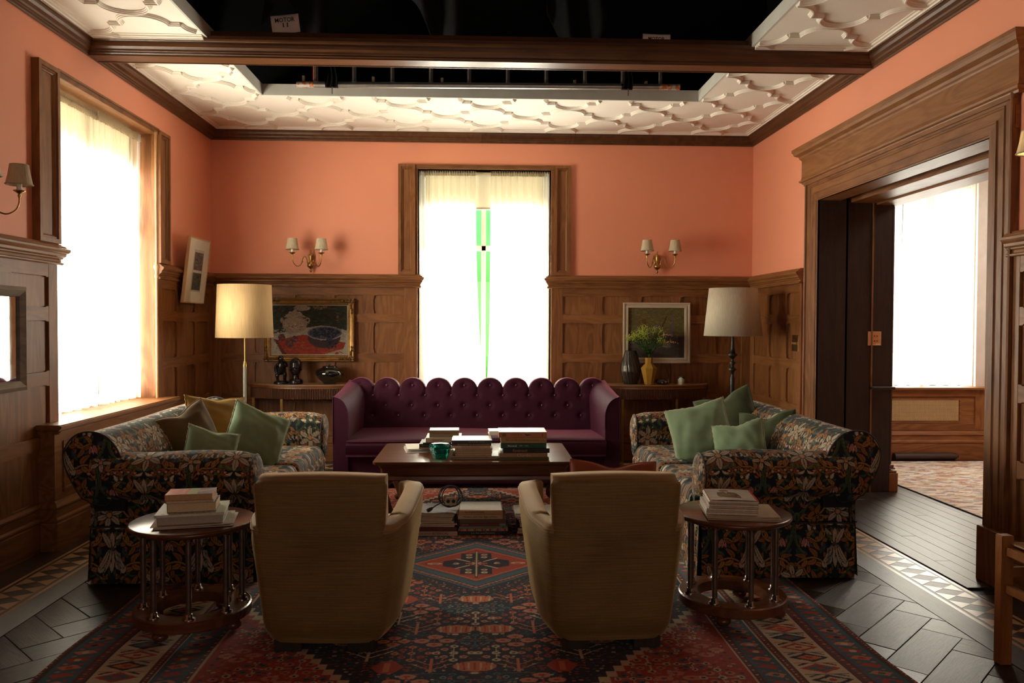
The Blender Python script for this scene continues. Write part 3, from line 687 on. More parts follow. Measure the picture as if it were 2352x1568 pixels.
def tree(x, y, s, c):
    Ln([(x, y - .07 * s), (x, y + .09 * s)], .012 * s, c)
    for k in (.0, .045): 
        Ln([(x, y - .04 * s + k), (x + .07 * s, y + .01 + k), (x + .10 * s, y + .03 + k)], .007 * s, c); Ln([(x, y - .04 * s + k), (x - .07 * s, y + .01 + k), (x - .10 * s, y + .03 + k)], .007 * s, c)
    Ln([(x - .08 * s, y - .075 * s), (x + .08 * s, y - .075 * s)], .007, BL)
def cross4(x, y, s, c):
    for i, j in ((1, 0), (-1, 0), (0, 1), (0, -1)): E(x + i * .05 * s, y + j * .04 * s, .034 * s, .022 * s, c, 8); E(x + i * .05 * s, y + j * .04 * s, .012 * s, .008 * s, RD, 6)
    Ln([(x, y - .05 * s), (x, y + .05 * s)], .008, RD)
def fan(x, y, s, c1=OR, c2=CRM):
    Pg([(x + .09 * s * math.cos(a), y + .05 * s * math.sin(a)) for a in np.linspace(0, 2 * math.pi, 12)], c1)
    for k in range(-3, 4): Ln([(x + k * .022 * s, y - .035 * s), (x + k * .024 * s, y + .035 * s)], .007 * s, c2 if k % 2 else RD)
    E(x, y - .062 * s, .015 * s, .010 * s, CRM)
def hexm(x, y, s, c):
    Pg([(x - .07 * s, y), (x - .03 * s, y + .06 * s), (x + .03 * s, y + .06 * s), (x + .07 * s, y), (x + .03 * s, y - .06 * s), (x - .03 * s, y - .06 * s)], c); Ln([(x, y - .045 * s), (x, y + .045 * s)], .022 * s, OR)
    for k in (-1, 0, 1): Ln([(x + .07 * s, y + k * .02), (x + .10 * s, y + k * .028)], .006, RD); Ln([(x - .07 * s, y + k * .02), (x - .10 * s, y + k * .028)], .006, RD)
motifs = [lambda x, y: cluster(x, y, 1, CRM, PK), lambda x, y: tree(x, y, 1, CRM), lambda x, y: cross4(x, y, 1.1, PK), lambda x, y: fan(x, y, 1), lambda x, y: hexm(x, y, .95, RD), lambda x, y: cluster(x, y, .95, OR, RD), lambda x, y: cluster(x, y, .85, BL, (.10, .17, .17)), lambda x, y: cross4(x, y, .9, OR), lambda x, y: tree(x, y, .85, OR)]
def lim(y): return min(1.10, (2.145 - abs(y - cy)) * .73)
k = 0; row = 0; y = 2.55
while y < 6.9:
    x = 0.0 if row % 2 else .089
    while x < 1.06:
        if x + .07 < lim(y) and not (abs(x) / .60 + abs(y - cy) / .56 < 1): motifs[(k * 5 + row * 3) % 9](x, y)
        elif x - .10 > lim(y) and x < 1.03:
            (motifs[(k + row) % 3] if (k + row) % 3 != 1 else (lambda a, b: cluster(a, b, .8, CRM, BL)))(x, y)
        x += .178; k += 1
    y += .132; row += 1
for y in np.arange(2.5, 6.9, .027):
    for x in np.arange(.02, 1.08, .036):
        jx, jy = x + rng.uniform(-.012, .012), y + rng.uniform(-.008, .008); c = RUG.at([jx + cx - rx0], [jy - ry0])[0]
        if abs(c[0] - NV[0]) < .003: rosette(jx, jy, rng.uniform(.005, .009), [RD, OR, CRM, PK, BL, RD][rng.randint(6)], NV)
        elif abs(c[0] - RD[0]) < .003 and x > lim(y): rosette(jx, jy, rng.uniform(.006, .010), [NV, CRM, OR, BL][rng.randint(4)], RD)
# central diamond medallion
def dia(hw, hh, c, yy=cy): RUG.fill([q(cx + hw, yy), q(cx, yy + hh), q(cx - hw, yy), q(cx, yy - hh)], c, False)
for hw, hh, c in ((.56, .50, NV), (.53, .47, BL), (.50, .445, RD), (.485, .43, PK), (.47, .415, NV), (.455, .405, BL), (.40, .35, (.035, .08, .10)), (.37, .32, RD), (.36, .31, OR), (.345, .295, RD)): dia(hw, hh, c)
for t in np.linspace(.03, .97, 22):
    E(.492 * t, cy + .437 * (1 - t), .010, .007, NV, 6); E(.492 * t, cy - .437 * (1 - t), .010, .007, NV, 6)
RUG.fill([q(cx + a, cy + b) for a, b in ((-.09, -.20), (.09, -.20), (.09, -.10), (.19, -.05), (.19, .05), (.09, .10), (.09, .20), (-.09, .20), (-.09, .10), (-.19, .05), (-.19, -.05), (-.09, -.10))], NV, False)
for a, b in ((.045, .12), (.045, -.12), (.12, .0), (.045, .17), (.045, -.17)): rosette(a, cy + b, .022, CRM, RD)
for a, b in ((.03, .03), (.03, -.03)): Ln([(0, cy), (a * 4, cy + b * 3.2)], .012, CRM)
cluster(0, cy, .7, OR, RD); Ln([(0, cy - .26), (0, cy + .26)], .014, NV); Ln([(0, cy - .24), (0, cy + .24)], .006, CRM)
Ln([(.12, cy), (.30, cy)], .012, NV); E(.24, cy, .045, .018, CRM); E(.24, cy, .022, .008, RD)
# borders: cream main band with red and dark geometric figures, side bands with rosettes
n = 0
for y in np.arange(2.1, 6.9, .105):
    n += 1; c1, c2 = (RD, NV) if n % 2 else (NV, BL)
    x = 1.405
    Pg([(x - .085, y), (x, y + .045), (x + .085, y), (x, y - .045)], c1); Pg([(x - .055, y), (x, y + .028), (x + .055, y), (x, y - .028)], [OR, CRM, BL][n % 3]); E(x, y, .018, .010, RD)
    Ln([(x - .09, y + .050), (x + .09, y + .052)], .008, c1); Ln([(x - .08, y + .028), (x - .03, y + .05)], .010, c2); Ln([(x + .08, y + .028), (x + .03, y + .05)], .010, c2)
for y in np.arange(2.06, 6.95, .074):
    n += 1
    for x, w in ((1.625, .050), (1.198, .046)):
        Pg([(x - w, y), (x - w * .3, y + .026), (x + w, y + .006), (x + w * .4, y - .026)], [RD, PK, RD, OR][n % 4]); E(x, y, .016, .012, [CRM, NV, BL, RD][(n // 2) % 4]); E(x + .03, y + .035, .010, .007, OR); E(x - .035, y + .033, .012, .008, RD)
for y in np.arange(2.05, 6.95, .021):
    n += 1
    E(1.713, y, .005, .004, CRM if n % 2 else OR, 5); E(1.535, y, .010, .006, [OR, BL][n % 2], 6); E(1.28, y, .006, .005, OR if n % 2 else CRM, 5); E(1.122, y, .006, .005, [CRM, BL][n % 2], 5)
print('patterns done')
# ================================================================== CARPET
xs = np.concatenate([np.arange(-1.74, 1.7001, .0042)]); ys = [2.0]
while ys[-1] < 6.96:
    y = ys[-1]; ys.append(y + (.03 if y < 3.0 else max(.0045, .0009 * y * 1.35)))
ys = np.array(ys)
Xg, Yg = np.meshgrid(xs, ys, indexing='ij')
Zg = .006 + .0012 * np.sin(Xg * 9) * np.sin(Yg * 7)
wob = .012 * np.sin(Yg * 2.7 + 1) + .006 * np.sin(Yg * 7)
Xw = Xg + wob * (np.abs(Xg) > 0) * np.clip((np.abs(Xg) - .9) / .8, 0, 1) + .012 * 0
colr = RUG.at((Xg - rx0).ravel(), (Yg - ry0).ravel())
fade = (1 + .22 * np.sin(Xg * 3.1 + 2) * np.sin(Yg * 2.3) + .12 * rng.rand(*Xg.shape)).ravel()[:, None]
rug_m = attr_mat('carpet_pile', .95, .1, .3, 700, .15)
def fast_grid(name, P, mat, col, parent=None, smooth=True):
    a, b = P.shape[:2]; me = bpy.data.meshes.new(name); nv = a * b; nf = (a - 1) * (b - 1)
    idx = np.arange(nv).reshape(a, b); F = np.stack([idx[:-1, :-1], idx[1:, :-1], idx[1:, 1:], idx[:-1, 1:]], -1).reshape(-1, 4)
    me.vertices.add(nv); me.vertices.foreach_set('co', P.reshape(-1, 3).astype(np.float32).ravel()); me.loops.add(nf * 4); me.loops.foreach_set('vertex_index', F.ravel().astype(np.int32))
    me.polygons.add(nf); me.polygons.foreach_set('loop_start', np.arange(0, nf * 4, 4, dtype=np.int32)); me.polygons.foreach_set('use_smooth', np.full(nf, smooth))
    me.update(calc_edges=True); me.validate()
    at = me.color_attributes.new('Col', 'FLOAT_COLOR', 'POINT'); c = np.ones((nv, 4), np.float32); c[:, :3] = np.asarray(col).reshape(-1, 3); at.data.foreach_set('color', c.ravel())
    me.materials.append(mat); o = bpy.data.objects.new(name, me); COL.objects.link(o); o.parent = parent; return o
rug = thing('carpet', 'large red and navy oriental carpet with a blue diamond medallion under the seating', 'carpet')
fast_grid('pile', np.stack([Xw, Yg, Zg], -1), rug_m, colr * np.clip(fade, .6, 1.3), rug)
MB().box(-1.735, 1.695, 2.0, 6.955, 0, .0045).build('backing', plain('carpet_backing', (.12, .06, .035), .95), rug)

# ================================================================== FLORAL SOFAS
def arcpts(prof, n):
    """resample a polyline by length; returns points, lengths"""
    P = np.array(prof, float); d = np.concatenate([[0], np.cumsum(np.linalg.norm(np.diff(P, axis=0), axis=1))]); s = np.linspace(0, d[-1], n)
    return np.stack([np.interp(s, d, P[:, k]) for k in range(P.shape[1])], 1), s
piping_m = plain('dark_piping', (.02, .02, .022), .7, 0, .4, 60)
dust_m = plain('under_sofa', (.01, .01, .01), .9)
def floral_sofa(sign, label, loc, ez, shift):
    t = thing('floral_sofa', label, 'sofa', loc)
    S = sign   # +1: front towards +x
    def T(P): P = np.array(P, float); P[..., 0] *= S; return P
    def cloth(name, P, U, V, par=t): return fast_grid(name, T(P), floral, flocol(U + shift, V), par)
    # back: extruded along y, rolled over the rear
    prof = bez([(-.16, .44), (-.205, .56), (-.255, .69), (-.29, .755), (-.345, .805), (-.42, .822), (-.49, .80), (-.535, .745), (-.548, .69), (-.53, .61), (-.495, .54), (-.455, .475), (-.415, .445), (-.415, .31)], 8)
    pr, s = arcpts(prof, 230); yy = np.arange(-.985, .9851, .0058)
    P = np.zeros((len(pr), len(yy), 3)); P[..., 0] = pr[:, None, 0]; P[..., 2] = pr[:, None, 1]; P[..., 1] = yy[None]
    P[..., 2] += (.007 * np.sin(yy * 3.2) - .01 * (yy / .98) ** 4)[None] * np.clip((pr[:, 1] - .5) * 4, 0, 1)[:, None]
    cloth('back', P, np.broadcast_to(yy[None] + .23, P.shape[:2]), np.broadcast_to(s[:, None] + .10, P.shape[:2]))
    # scroll end panels (fan grids)
    e = np.array([p for p in prof if p[1] > .44 and p[0] < -.24]); e = np.vstack([e, [(-.33, .43), (-.27, .50)]]); c = np.array([-.40, .64])
    el, _ = arcpts(np.vstack([e, e[:1]]), 160)
    for yv in (-1, 1):
        R = np.linspace(0.02, 1, 64); Pq = c + R[:, None, None] * (el[None] - c); PP = np.zeros((64, 160, 3)); PP[..., 0] = Pq[..., 0]; PP[..., 2] = Pq[..., 1]
        PP[..., 1] = yv * (.985 + .022 * np.sqrt(np.clip(1 - R ** 4, 0, 1)))[:, None]
        cloth('scroll_panel', PP, -Pq[..., 0] + .60, Pq[..., 1] - .50)
        MB().tube(T(np.stack([el[:, 0], np.full(160, yv * .987), el[:, 1]], 1))[::3], .0055, 6, closed=True).build('piping', piping_m, t)
    # arms
    for yv in (-1, 1):
        ap = bez([(-.935, .30), (-.935, .44), (-.972, .462), (-1.025, .50), (-1.048, .56), (-1.045, .63), (-1.01, .68), (-.945, .708), (-.88, .70), (-.835, .66), (-.815, .58), (-.81, .44)], 9)
        fine = yv < 0; pr2, s2 = arcpts(ap, 330 if fine else 110); xx = np.arange(-.40, .4301, .0031 if fine else .0075)
        PP = np.zeros((len(pr2), len(xx), 3)); PP[..., 0] = xx[None]; PP[..., 1] = -pr2[:, None, 0] * yv; PP[..., 2] = pr2[:, None, 1]
        k = np.clip((xx - .33) / .10, 0, 1) ** 2   # rounding at the arm front
        PP[..., 2] -= (.018 * k)[None] * np.clip((pr2[:, 1] - .55) * 8, 0, 1)[:, None]; PP[..., 2] += .006 * np.sin(xx * 9)[None] * np.clip((pr2[:, 1] - .6) * 9, 0, 1)[:, None]
        cloth('arm', PP, np.broadcast_to(xx[None] + .11 + .23, PP.shape[:2]) + 0, np.broadcast_to(s2[:, None] - .03 if fine else s2[:, None] * -1 + .5, PP.shape[:2]))
        el2, _ = arcpts(np.vstack([pr2[8:], pr2[8:9]]), 120); c2 = el2.mean(0); R = np.linspace(.02, 1, 36); Pq = c2 + R[:, None, None] * (el2[None] - c2)
        PP = np.zeros((36, 120, 3)); PP[..., 0] = (.43 + .028 * np.sqrt(np.clip(1 - R ** 3, 0, 1)))[:, None]; PP[..., 1] = -Pq[..., 0] * yv; PP[..., 2] = Pq[..., 1] - .018 * np.clip((Pq[..., 1] - .55) * 8, 0, 1)
        cloth('arm_front_panel', PP, -Pq[..., 0] * 3 + .2, Pq[..., 1] + .1)
        MB().tube(T([(.432, -p[0] * yv, p[1] - .018 * min(1, max(0, (p[1] - .55) * 8))) for p in el2[::3]]), .005, 6).build('piping', piping_m, t)
    # seat cushions
    def pad(name, x0, x1, y0, y1, z0, z1, sd):
        nx, ny = 110, 120; u = np.linspace(0, 1, nx); v = np.linspace(0, 1, ny); Uu, Vv = np.meshgrid(u, v, indexing='ij'); rs = np.random.RandomState(sd)
        X = x0 + (x1 - x0) * (1 - np.sin((1 - Uu) * math.pi / 2) * 1.0) if 0 else x0 + (x1 - x0) * Uu; Y = y0 + (y1 - y0) * Vv
        edge = np.minimum(1, np.minimum((X - x0) / .06, (x1 - X) / .05).clip(0)) * np.minimum(1, np.minimum((Y - y0) / .045, (y1 - Y) / .045).clip(0)); h = np.sqrt(np.clip(1 - (1 - edge) ** 2, 0, 1))
        Z = z0 + (z1 - z0) * h + .018 * np.sin(math.pi * Uu) * np.sin(math.pi * Vv) * h
        wr = sum(np.sin((Vv * rs.uniform(18, 50) + Uu * rs.uniform(-9, 9) + rs.rand() * 6)) for _ in range(4)) / 4; Z += .012 * wr * np.clip((Uu - .5) * 2, 0, 1) * h
        PP = np.stack([X, Y, Z], -1); cloth(name, PP, Y + .1, X * 1.0 + Z * .6)
        # front face
        zz = np.linspace(0, 1, 24); A, B = np.meshgrid(v, zz, indexing='ij'); Yf = y0 + (y1 - y0) * A
        Xf = x1 - .02 + .030 * np.sin(math.pi * B) + .008 * np.sin(A * 37 + B * 5) * B; PP = np.stack([Xf, Yf, z0 - .11 + (z0 + .02 - z0 + .11) * B], -1); cloth(name + '_front', PP, Yf + .3, B * .15 + .25)
    pad('seat_cushion', -.22, .455, -.81, -.005, .40, .475, 1); pad('seat_cushion', -.22, .455, .005, .81, .40, .475, 2)
    # skirt: panels with inverted pleats
    def skirt(p0, p1, n, pleats, off):
        p0, p1 = np.array(p0), np.array(p1); L = np.linalg.norm(p1 - p0); d = (p1 - p0) / L; nn = np.array([d[1], -d[0]])
        a = np.linspace(0, 1, n); b = np.linspace(0, 1, 96 if n > 250 else 60); A, B = np.meshgrid(a, b, indexing='ij'); sA = A * L
        dep = np.zeros_like(A)
        for pp in pleats: dep -= .030 * np.exp(-((sA - pp) / .006) ** 2) * (.4 + .6 * (1 - B))
        dep += .010 * (1 - B) + .006 * np.sin(sA * 11) * (1 - B)
        XY = p0 + d * sA[..., None] + nn * (dep + .012)[..., None]; PP = np.concatenate([XY, (.012 + .298 * B)[..., None]], -1)
        cloth('skirt', PP, sA + off, B * .30 + .04)
        PP2 = MB().tube(T([(p0[0] + d[0] * s_ + nn[0] * .016, p0[1] + d[1] * s_ + nn[1] * .016, .312) for s_ in np.linspace(0, L, 12)]), .005, 6).build('piping', piping_m, t)
    skirt((-.425, -.94), (.425, -.94), 290, [.145, .60], .12); skirt((.425, -.94), (.425, .94), 260, [.04, .5, .94, 1.40, 1.84], .3)
    skirt((.425, .94), (-.425, .94), 120, [.42], .1); skirt((-.425, .94), (-.425, -.94), 160, [.94], .1)
    # front rail cloth and hidden frame
    yy = np.linspace(-.93, .93, 200); zz = np.linspace(.30, .42, 20); A, B = np.meshgrid(yy, zz, indexing='ij'); PP = np.stack([np.full_like(A, .43), A, B], -1); cloth('front_rail', PP, A + .2, B)
    MB().box(-.40, .42, -.92, .92, .02, .40).build('frame', dust_m, t); MB().box(-.40 * S, -.24 * S, -.97, .97, .40, .60).build('back_frame', dust_m, t)
    return t
floral_sofa(1, 'floral patterned sofa along the left wall, below the side window', (-1.635, 5.235, 0), 0, 0)
floral_sofa(-1, 'floral patterned sofa on the right, in front of the wide doorway', (1.634, 5.235, 0), 0, .0)

# ================================================================== CUSHIONS
def cushion(label, size, loc, rot, mat, back=None, T=.07, chop=.0, fringe=None, seed=0, pinch=.055, group=None):
    rs = np.random.RandomState(seed); t = thing('cushion', label, 'cushion', loc, rot, group); w, h = size; n = 41
    u = np.sin(np.linspace(-math.pi / 2, math.pi / 2, n)); Uu, Vv = np.meshgrid(u, u, indexing='ij')
    def outline(U, V):
        X = w / 2 * U * (1 - pinch * (1 - V ** 2)); Z = h / 2 * V * (1 - pinch * (1 - U ** 2))
        Z = Z - chop * h * np.exp(-(U / .38) ** 2) * np.clip((V + .2) / 1.2, 0, 1) ** 1.5
        X = X * (1 - chop * .35 * np.clip(V, 0, 1) ** 2)
        return X, Z
    X, Z = outline(Uu, Vv); th = T * ((1 - Uu ** 2) * (1 - Vv ** 2)).clip(0) ** .42
    wr = sum(np.sin(Uu * rs.uniform(-9, 9) + Vv * rs.uniform(-9, 9) + rs.rand() * 6) for _ in range(5)) / 5
    cr = chop * .12 * np.exp(-(Uu / .2) ** 2) * np.clip(Vv, 0, 1)
    for sd, m, nm in ((-1, mat, 'front_panel'), (1, back or mat, 'back_panel')):
        Y = sd * (th * (1 + .16 * wr + .06 * np.sin(Uu * 14 + Vv * rs.uniform(-9, 9)) * np.abs(Uu) + .05 * np.sin(Vv * 17 + Uu * 5) * np.abs(Vv)) - cr * (sd < 0) + .0015)
        MB().grid(np.stack([X, Y, Z], -1), flip=sd > 0).build(nm, m, t)
    e = np.concatenate([np.stack([u, -np.ones(n)], 1), np.stack([np.ones(n), u], 1)[1:], np.stack([u[::-1], np.ones(n)], 1)[1:], np.stack([-np.ones(n), u[::-1]], 1)[1:-1]])
    ex, ez = outline(e[:, 0], e[:, 1]); m = len(ex)
    if fringe is not None:
        rs2 = np.random.RandomState(seed + 50); k = 1.028 + .012 * rs2.rand(m)
        R = np.stack([np.stack([ex * .985, np.zeros(m), ez * .985], 1), np.stack([ex * k, .006 * np.sin(np.arange(m) * 1.9), ez * k], 1)], 1)
        o = MB().grid(R, cu=True).build('frayed_edge', fringe, t); o.modifiers.new('t', 'SOLIDIFY').thickness = .003
    else: MB().tube(np.stack([ex, np.zeros(m), ez], 1), .0045, 6, closed=True).build('piping', mat, t)
    return t
def velvet(name, c, sh=.6): return plain(name, c, .85, 0, .10, 7, .15, sheen=sh, bscale=300)
must = velvet('mustard_velvet', (.20, .115, .010), .5); brown_l = plain('tan_linen', (.34, .20, .085), .9, 0, .08, 30, .2, bscale=400); sage = plain('sage_linen', (.20, .29, .165), .9, 0, .05, 20, .2, bscale=400)
sage_l = plain('pale_linen', (.46, .46, .35), .9, 0, .05, 30, .2, bscale=400); olive = velvet('olive_velvet', (.045, .060, .020), .4); fray = plain('frayed_linen', (.55, .45, .28), .95); beige = plain('beige_linen', (.38, .30, .20), .9, 0, .05, 30, .2, bscale=400)
bronze = velvet('bronze_velvet', (.085, .048, .009), .4); rust = velvet('rust_velvet', (.26, .060, .022), .35); gold_e = plain('gold_frayed', (.38, .24, .05), .9)
D = math.radians
cushion('brown mustard cushion with tan back, nearest the back rest of the left sofa', (.42, .42), (-1.83, 5.08, .655), (D(-16), D(-16), D(62)), bronze, brown_l, .09, .07, None, 1)
cushion('bright mustard velvet cushion standing behind the others on the left sofa', (.44, .44), (-1.79, 5.48, .675), (D(-16), D(6), D(48)), must, must, .085, .03, gold_e, 2)
cushion('large pale sage cushion, rightmost on the left sofa', (.39, .39), (-1.48, 5.30, .645), (D(-24), D(24), D(28)), sage, beige, .085, .02, sage_l, 3)
cushion('small pale green cushion in front on the left sofa', (.31, .31), (-1.64, 4.88, .60), (D(-20), D(16), D(28)), sage, sage_l, .07, .04, sage_l, 4)
cushion('large sage green cushion leaning at the left of the group on the right sofa', (.41, .41), (1.51, 5.40, .655), (D(-22), D(-16), D(-18)), sage, beige, .09, .02, fray, 5)
cushion('dark olive cushion standing at the back of the right sofa', (.44, .44), (1.80, 5.70, .69), (D(-12), D(-20), D(-30)), olive, olive, .085, .10, None, 6)
cushion('small sage green cushion in the middle of the right sofa', (.34, .34), (1.66, 5.02, .61), (D(-20), D(-14), D(-34)), sage, beige, .075, .06, fray, 7)
cushion('dark olive cushion with a folded corner, nearest the right sofa back rest', (.40, .40), (1.89, 5.16, .63), (D(-14), D(-8), D(-42)), olive, olive, .08, .12, None, 8)

# ================================================================== PURPLE SOFA
plum = plain('plum_velvet', (.042, .006, .018), .75, 0, .06, 5, .08, spec=.15, sheen=.5, bscale=260)
plum.node_tree.nodes['Principled BSDF'].inputs['Sheen Tint'].default_value = (.95, .28, .40, 1); plum.node_tree.nodes['Principled BSDF'].inputs['Sheen Roughness'].default_value = .22
ps = thing('purple_sofa', 'plum purple velvet sofa with a scalloped buttoned back under the middle window', 'sofa', (-.025, 0, .008))
XL, XR = -1.205, 1.195; LW = (XR - XL) / 10
btn = []
for k in range(10): btn.append((XL + LW * (k + .5), .815))
for k in range(9): btn.append((XL + LW * (k + 1), .725))
for k in range(10): btn.append((XL + LW * (k + .5), .635))
for k in range(9): btn.append((XL + LW * (k + 1), .545))
def backY(z): return 7.30 + (z - .45) * .30
xg = np.linspace(XL, XR, 320); zg = np.linspace(0, 1, 70); A, B = np.meshgrid(xg, zg, indexing='ij')
loc_ = ((A - XL) / LW) % 1.0; top = .775 + .105 * np.sqrt(np.clip(1 - ((loc_ - .5) * 2.02) ** 2, 0, 1)); Zz = .40 + (top - .40) * B
Yf = backY(Zz) - .02 * np.sqrt(np.clip(1 - B ** 8, 0, 1)); dm = np.zeros_like(A)
for bx, bz in btn: dm = np.maximum(dm, np.exp(-(((A - bx) ** 2 + (Zz - bz) ** 2) / .030 ** 2)))
gro = .006 * np.exp(-(np.minimum(loc_, 1 - loc_) * LW / .010) ** 2) * np.clip((Zz - .74) / .05, 0, 1)
Yf = Yf + .018 * dm + gro
mb = MB(); mb.grid(np.stack([A, Yf, Zz], -1), flip=False)
mb.grid(np.stack([np.stack([xg, Yf[:, -1], Zz[:, -1]], 1), np.stack([xg, Yf[:, -1] + .03, Zz[:, -1] + .006], 1), np.stack([xg, Yf[:, -1] + .10, Zz[:, -1]], 1), np.stack([xg, backY(Zz[:, -1]) + .13, Zz[:, -1] - .02], 1), np.stack([xg, np.full_like(xg, 7.50), np.full_like(xg, .06)], 1)], 1))
mb.build('back', plum, ps)
bt = MB().ball((0, 0, 0), .0095, .007, .0095, 10, 6); pb = None; btm = velvet('button_velvet', (.16, .04, .075), 1)
for bx, bz in btn:
    if pb is None: pb = bt.build('button', btm, ps, (bx, backY(bz) - .008, bz))
    else: dupe(pb, ps, (bx, backY(bz) - .008, bz))
# seat
def softbox(mb, x0, x1, y0, y1, z0, z1, r=.05, crown=.0, n=40, m=30):
    u = np.linspace(-1, 1, n); v = np.linspace(-1, 1, m); hx, hy = (x1 - x0) / 2, (y1 - y0) / 2
    U, V = np.meshgrid(u, v, indexing='ij'); X = (x0 + x1) / 2 + hx * np.sin(U * math.pi / 2) ; Y = (y0 + y1) / 2 + hy * np.sin(V * math.pi / 2)
    ex = np.minimum(1, (hx - abs(X - (x0 + x1) / 2)) / r); ey = np.minimum(1, (hy - abs(Y - (y0 + y1) / 2)) / r)
    h = np.sqrt(np.clip(1 - (1 - ex) ** 2, 0, 1)) * np.sqrt(np.clip(1 - (1 - ey) ** 2, 0, 1)); zc = (z0 + z1) / 2; hh = (z1 - z0) / 2
    c = crown * np.cos(U * math.pi / 2) ** .5 * np.cos(V * math.pi / 2) ** .5
    mb.grid(np.stack([X, Y, zc + hh * (.35 + .65 * h) + c], -1)); mb.grid(np.stack([X, Y, zc - hh * (.35 + .65 * h)], -1), flip=True)
    for s_ in (0, -1):
        mb.grid([[(X[s_, j], Y[s_, j], zc + hh * .35), (X[s_, j], Y[s_, j], zc - hh * .35)] for j in range(m)], flip=s_ == -1); mb.grid([[(X[i, s_], Y[i, s_], zc + hh * .35), (X[i, s_], Y[i, s_], zc - hh * .35)] for i in range(n)], flip=s_ == 0)
    return mb
xs_ = np.linspace(-1.095, 1.085, 60)
sec = bez([(7.42, .425), (7.0, .435), (6.72, .425), (6.655, .40), (6.645, .36), (6.665, .29), (6.70, .272), (7.3, .27)], 6)
P = [[(x, p[0] + .0 , p[1] + .012 * math.sin(x * 2.2 + p[0] * 3) * (p[1] > .38)) for p in sec] for x in xs_]
mb = MB().grid(P, flip=True); mb.add([P[0][i] for i in range(len(sec))], [tuple(range(len(sec)))]); mb.add([P[-1][i] for i in range(len(sec))], [tuple(range(len(sec)))[::-1]]); mb.build('seat', plum, ps)
MB().box(-1.10, 1.09, 6.70, 7.45, .03, .275).build('seat_base', plum, ps, bevel=.01)
MB().tube([(x, 6.65, .405 + .006 * math.sin(x * 2)) for x in np.linspace(-1.09, 1.08, 30)], .005, 6).build('piping', plum, ps)
for sg in (-1, 1):
    # arm: front outline swept to the back with a rising top
    P = []
    for t_ in np.linspace(0, 1, 26):
        y = 6.68 + .80 * t_; zt = .775 + .085 * t_ ** 1.3 ; wi = .125 - .045 * t_ * 0; splay = .10 * t_
        out = [(0, .02), (0, zt * .5), (0, zt - .012), (.006, zt)] + [(.012 + (wi - .012) * math.sin(a), zt - .010 - .16 * (1 - math.cos(a))) for a in np.linspace(.08, math.pi / 2, 12)] + [(wi, .5), (wi, .02)]
        P.append([(sg * (-1) * 0 + sg * (1.205 - o_[0] - .0 - (splay * .55 if o_[0] > .02 else splay * 0)), y, o_[1]) for o_ in out])
    mb = MB().grid(P, flip=sg > 0); n_ = len(P[0]); mb.add(P[0], [tuple(range(n_))]); mb.add(P[-1], [tuple(range(n_))])
    mb.build('arm', plum, ps)
    MB().tube([p for p in P[0]][1:-1], .004, 6).build('piping', plum, ps)
    for y in (6.74, 7.42): MB().box(sg * 1.12 - .03, sg * 1.12 + .03, y - .03, y + .03, 0, .03).build('foot', black_wood, ps)

# ================================================================== COFFEE TABLE
ct = thing('coffee_table', 'low dark mahogany coffee table stacked with books in front of the purple sofa', 'table', (-.045, 5.94, .008))
TW, TD = .70, .435
mb = MB(); rings = []
for ix, z in ((.0, .430), (.0, .416), (.012, .404), (.03, .398), (.045, .375), (.05, .33), (.035, .322), (.03, .300), (.045, .290), (.06, .285)):
    ch = .018; w1, d1 = TW - ix, TD - ix
    rings.append([(-w1 + ch, -d1, z), (w1 - ch, -d1, z), (w1, -d1 + ch, z), (w1, d1 - ch, z), (w1 - ch, d1, z), (-w1 + ch, d1, z), (-w1, d1 - ch, z), (-w1, -d1 + ch, z)])
mb.grid(rings[1:], cv=True, sm=False); mb.add(rings[-1], [tuple(range(8))]); mb.build('apron', mah, ct)
mb = MB().grid(rings[:2], cv=True, sm=False); mb.add(rings[0], [tuple(range(8))]); mb.build('tabletop', mah, ct, bevel=.003)
for sx in (-1, 1):
    for sy in (-1, 1):
        path = [(sx * (TW - .10), sy * (TD - .09), .31), (sx * (TW - .055), sy * (TD - .055), .24), (sx * (TW - .085), sy * (TD - .08), .14), (sx * (TW - .115), sy * (TD - .105), .05), (sx * (TW - .085), sy * (TD - .08), .018)]
        MB().tube(bez(path, 6), np.interp(np.linspace(0, 1, 25), [0, .25, .6, .85, 1], [.045, .048, .026, .020, .022]), 8).build('leg', mah_z, ct)

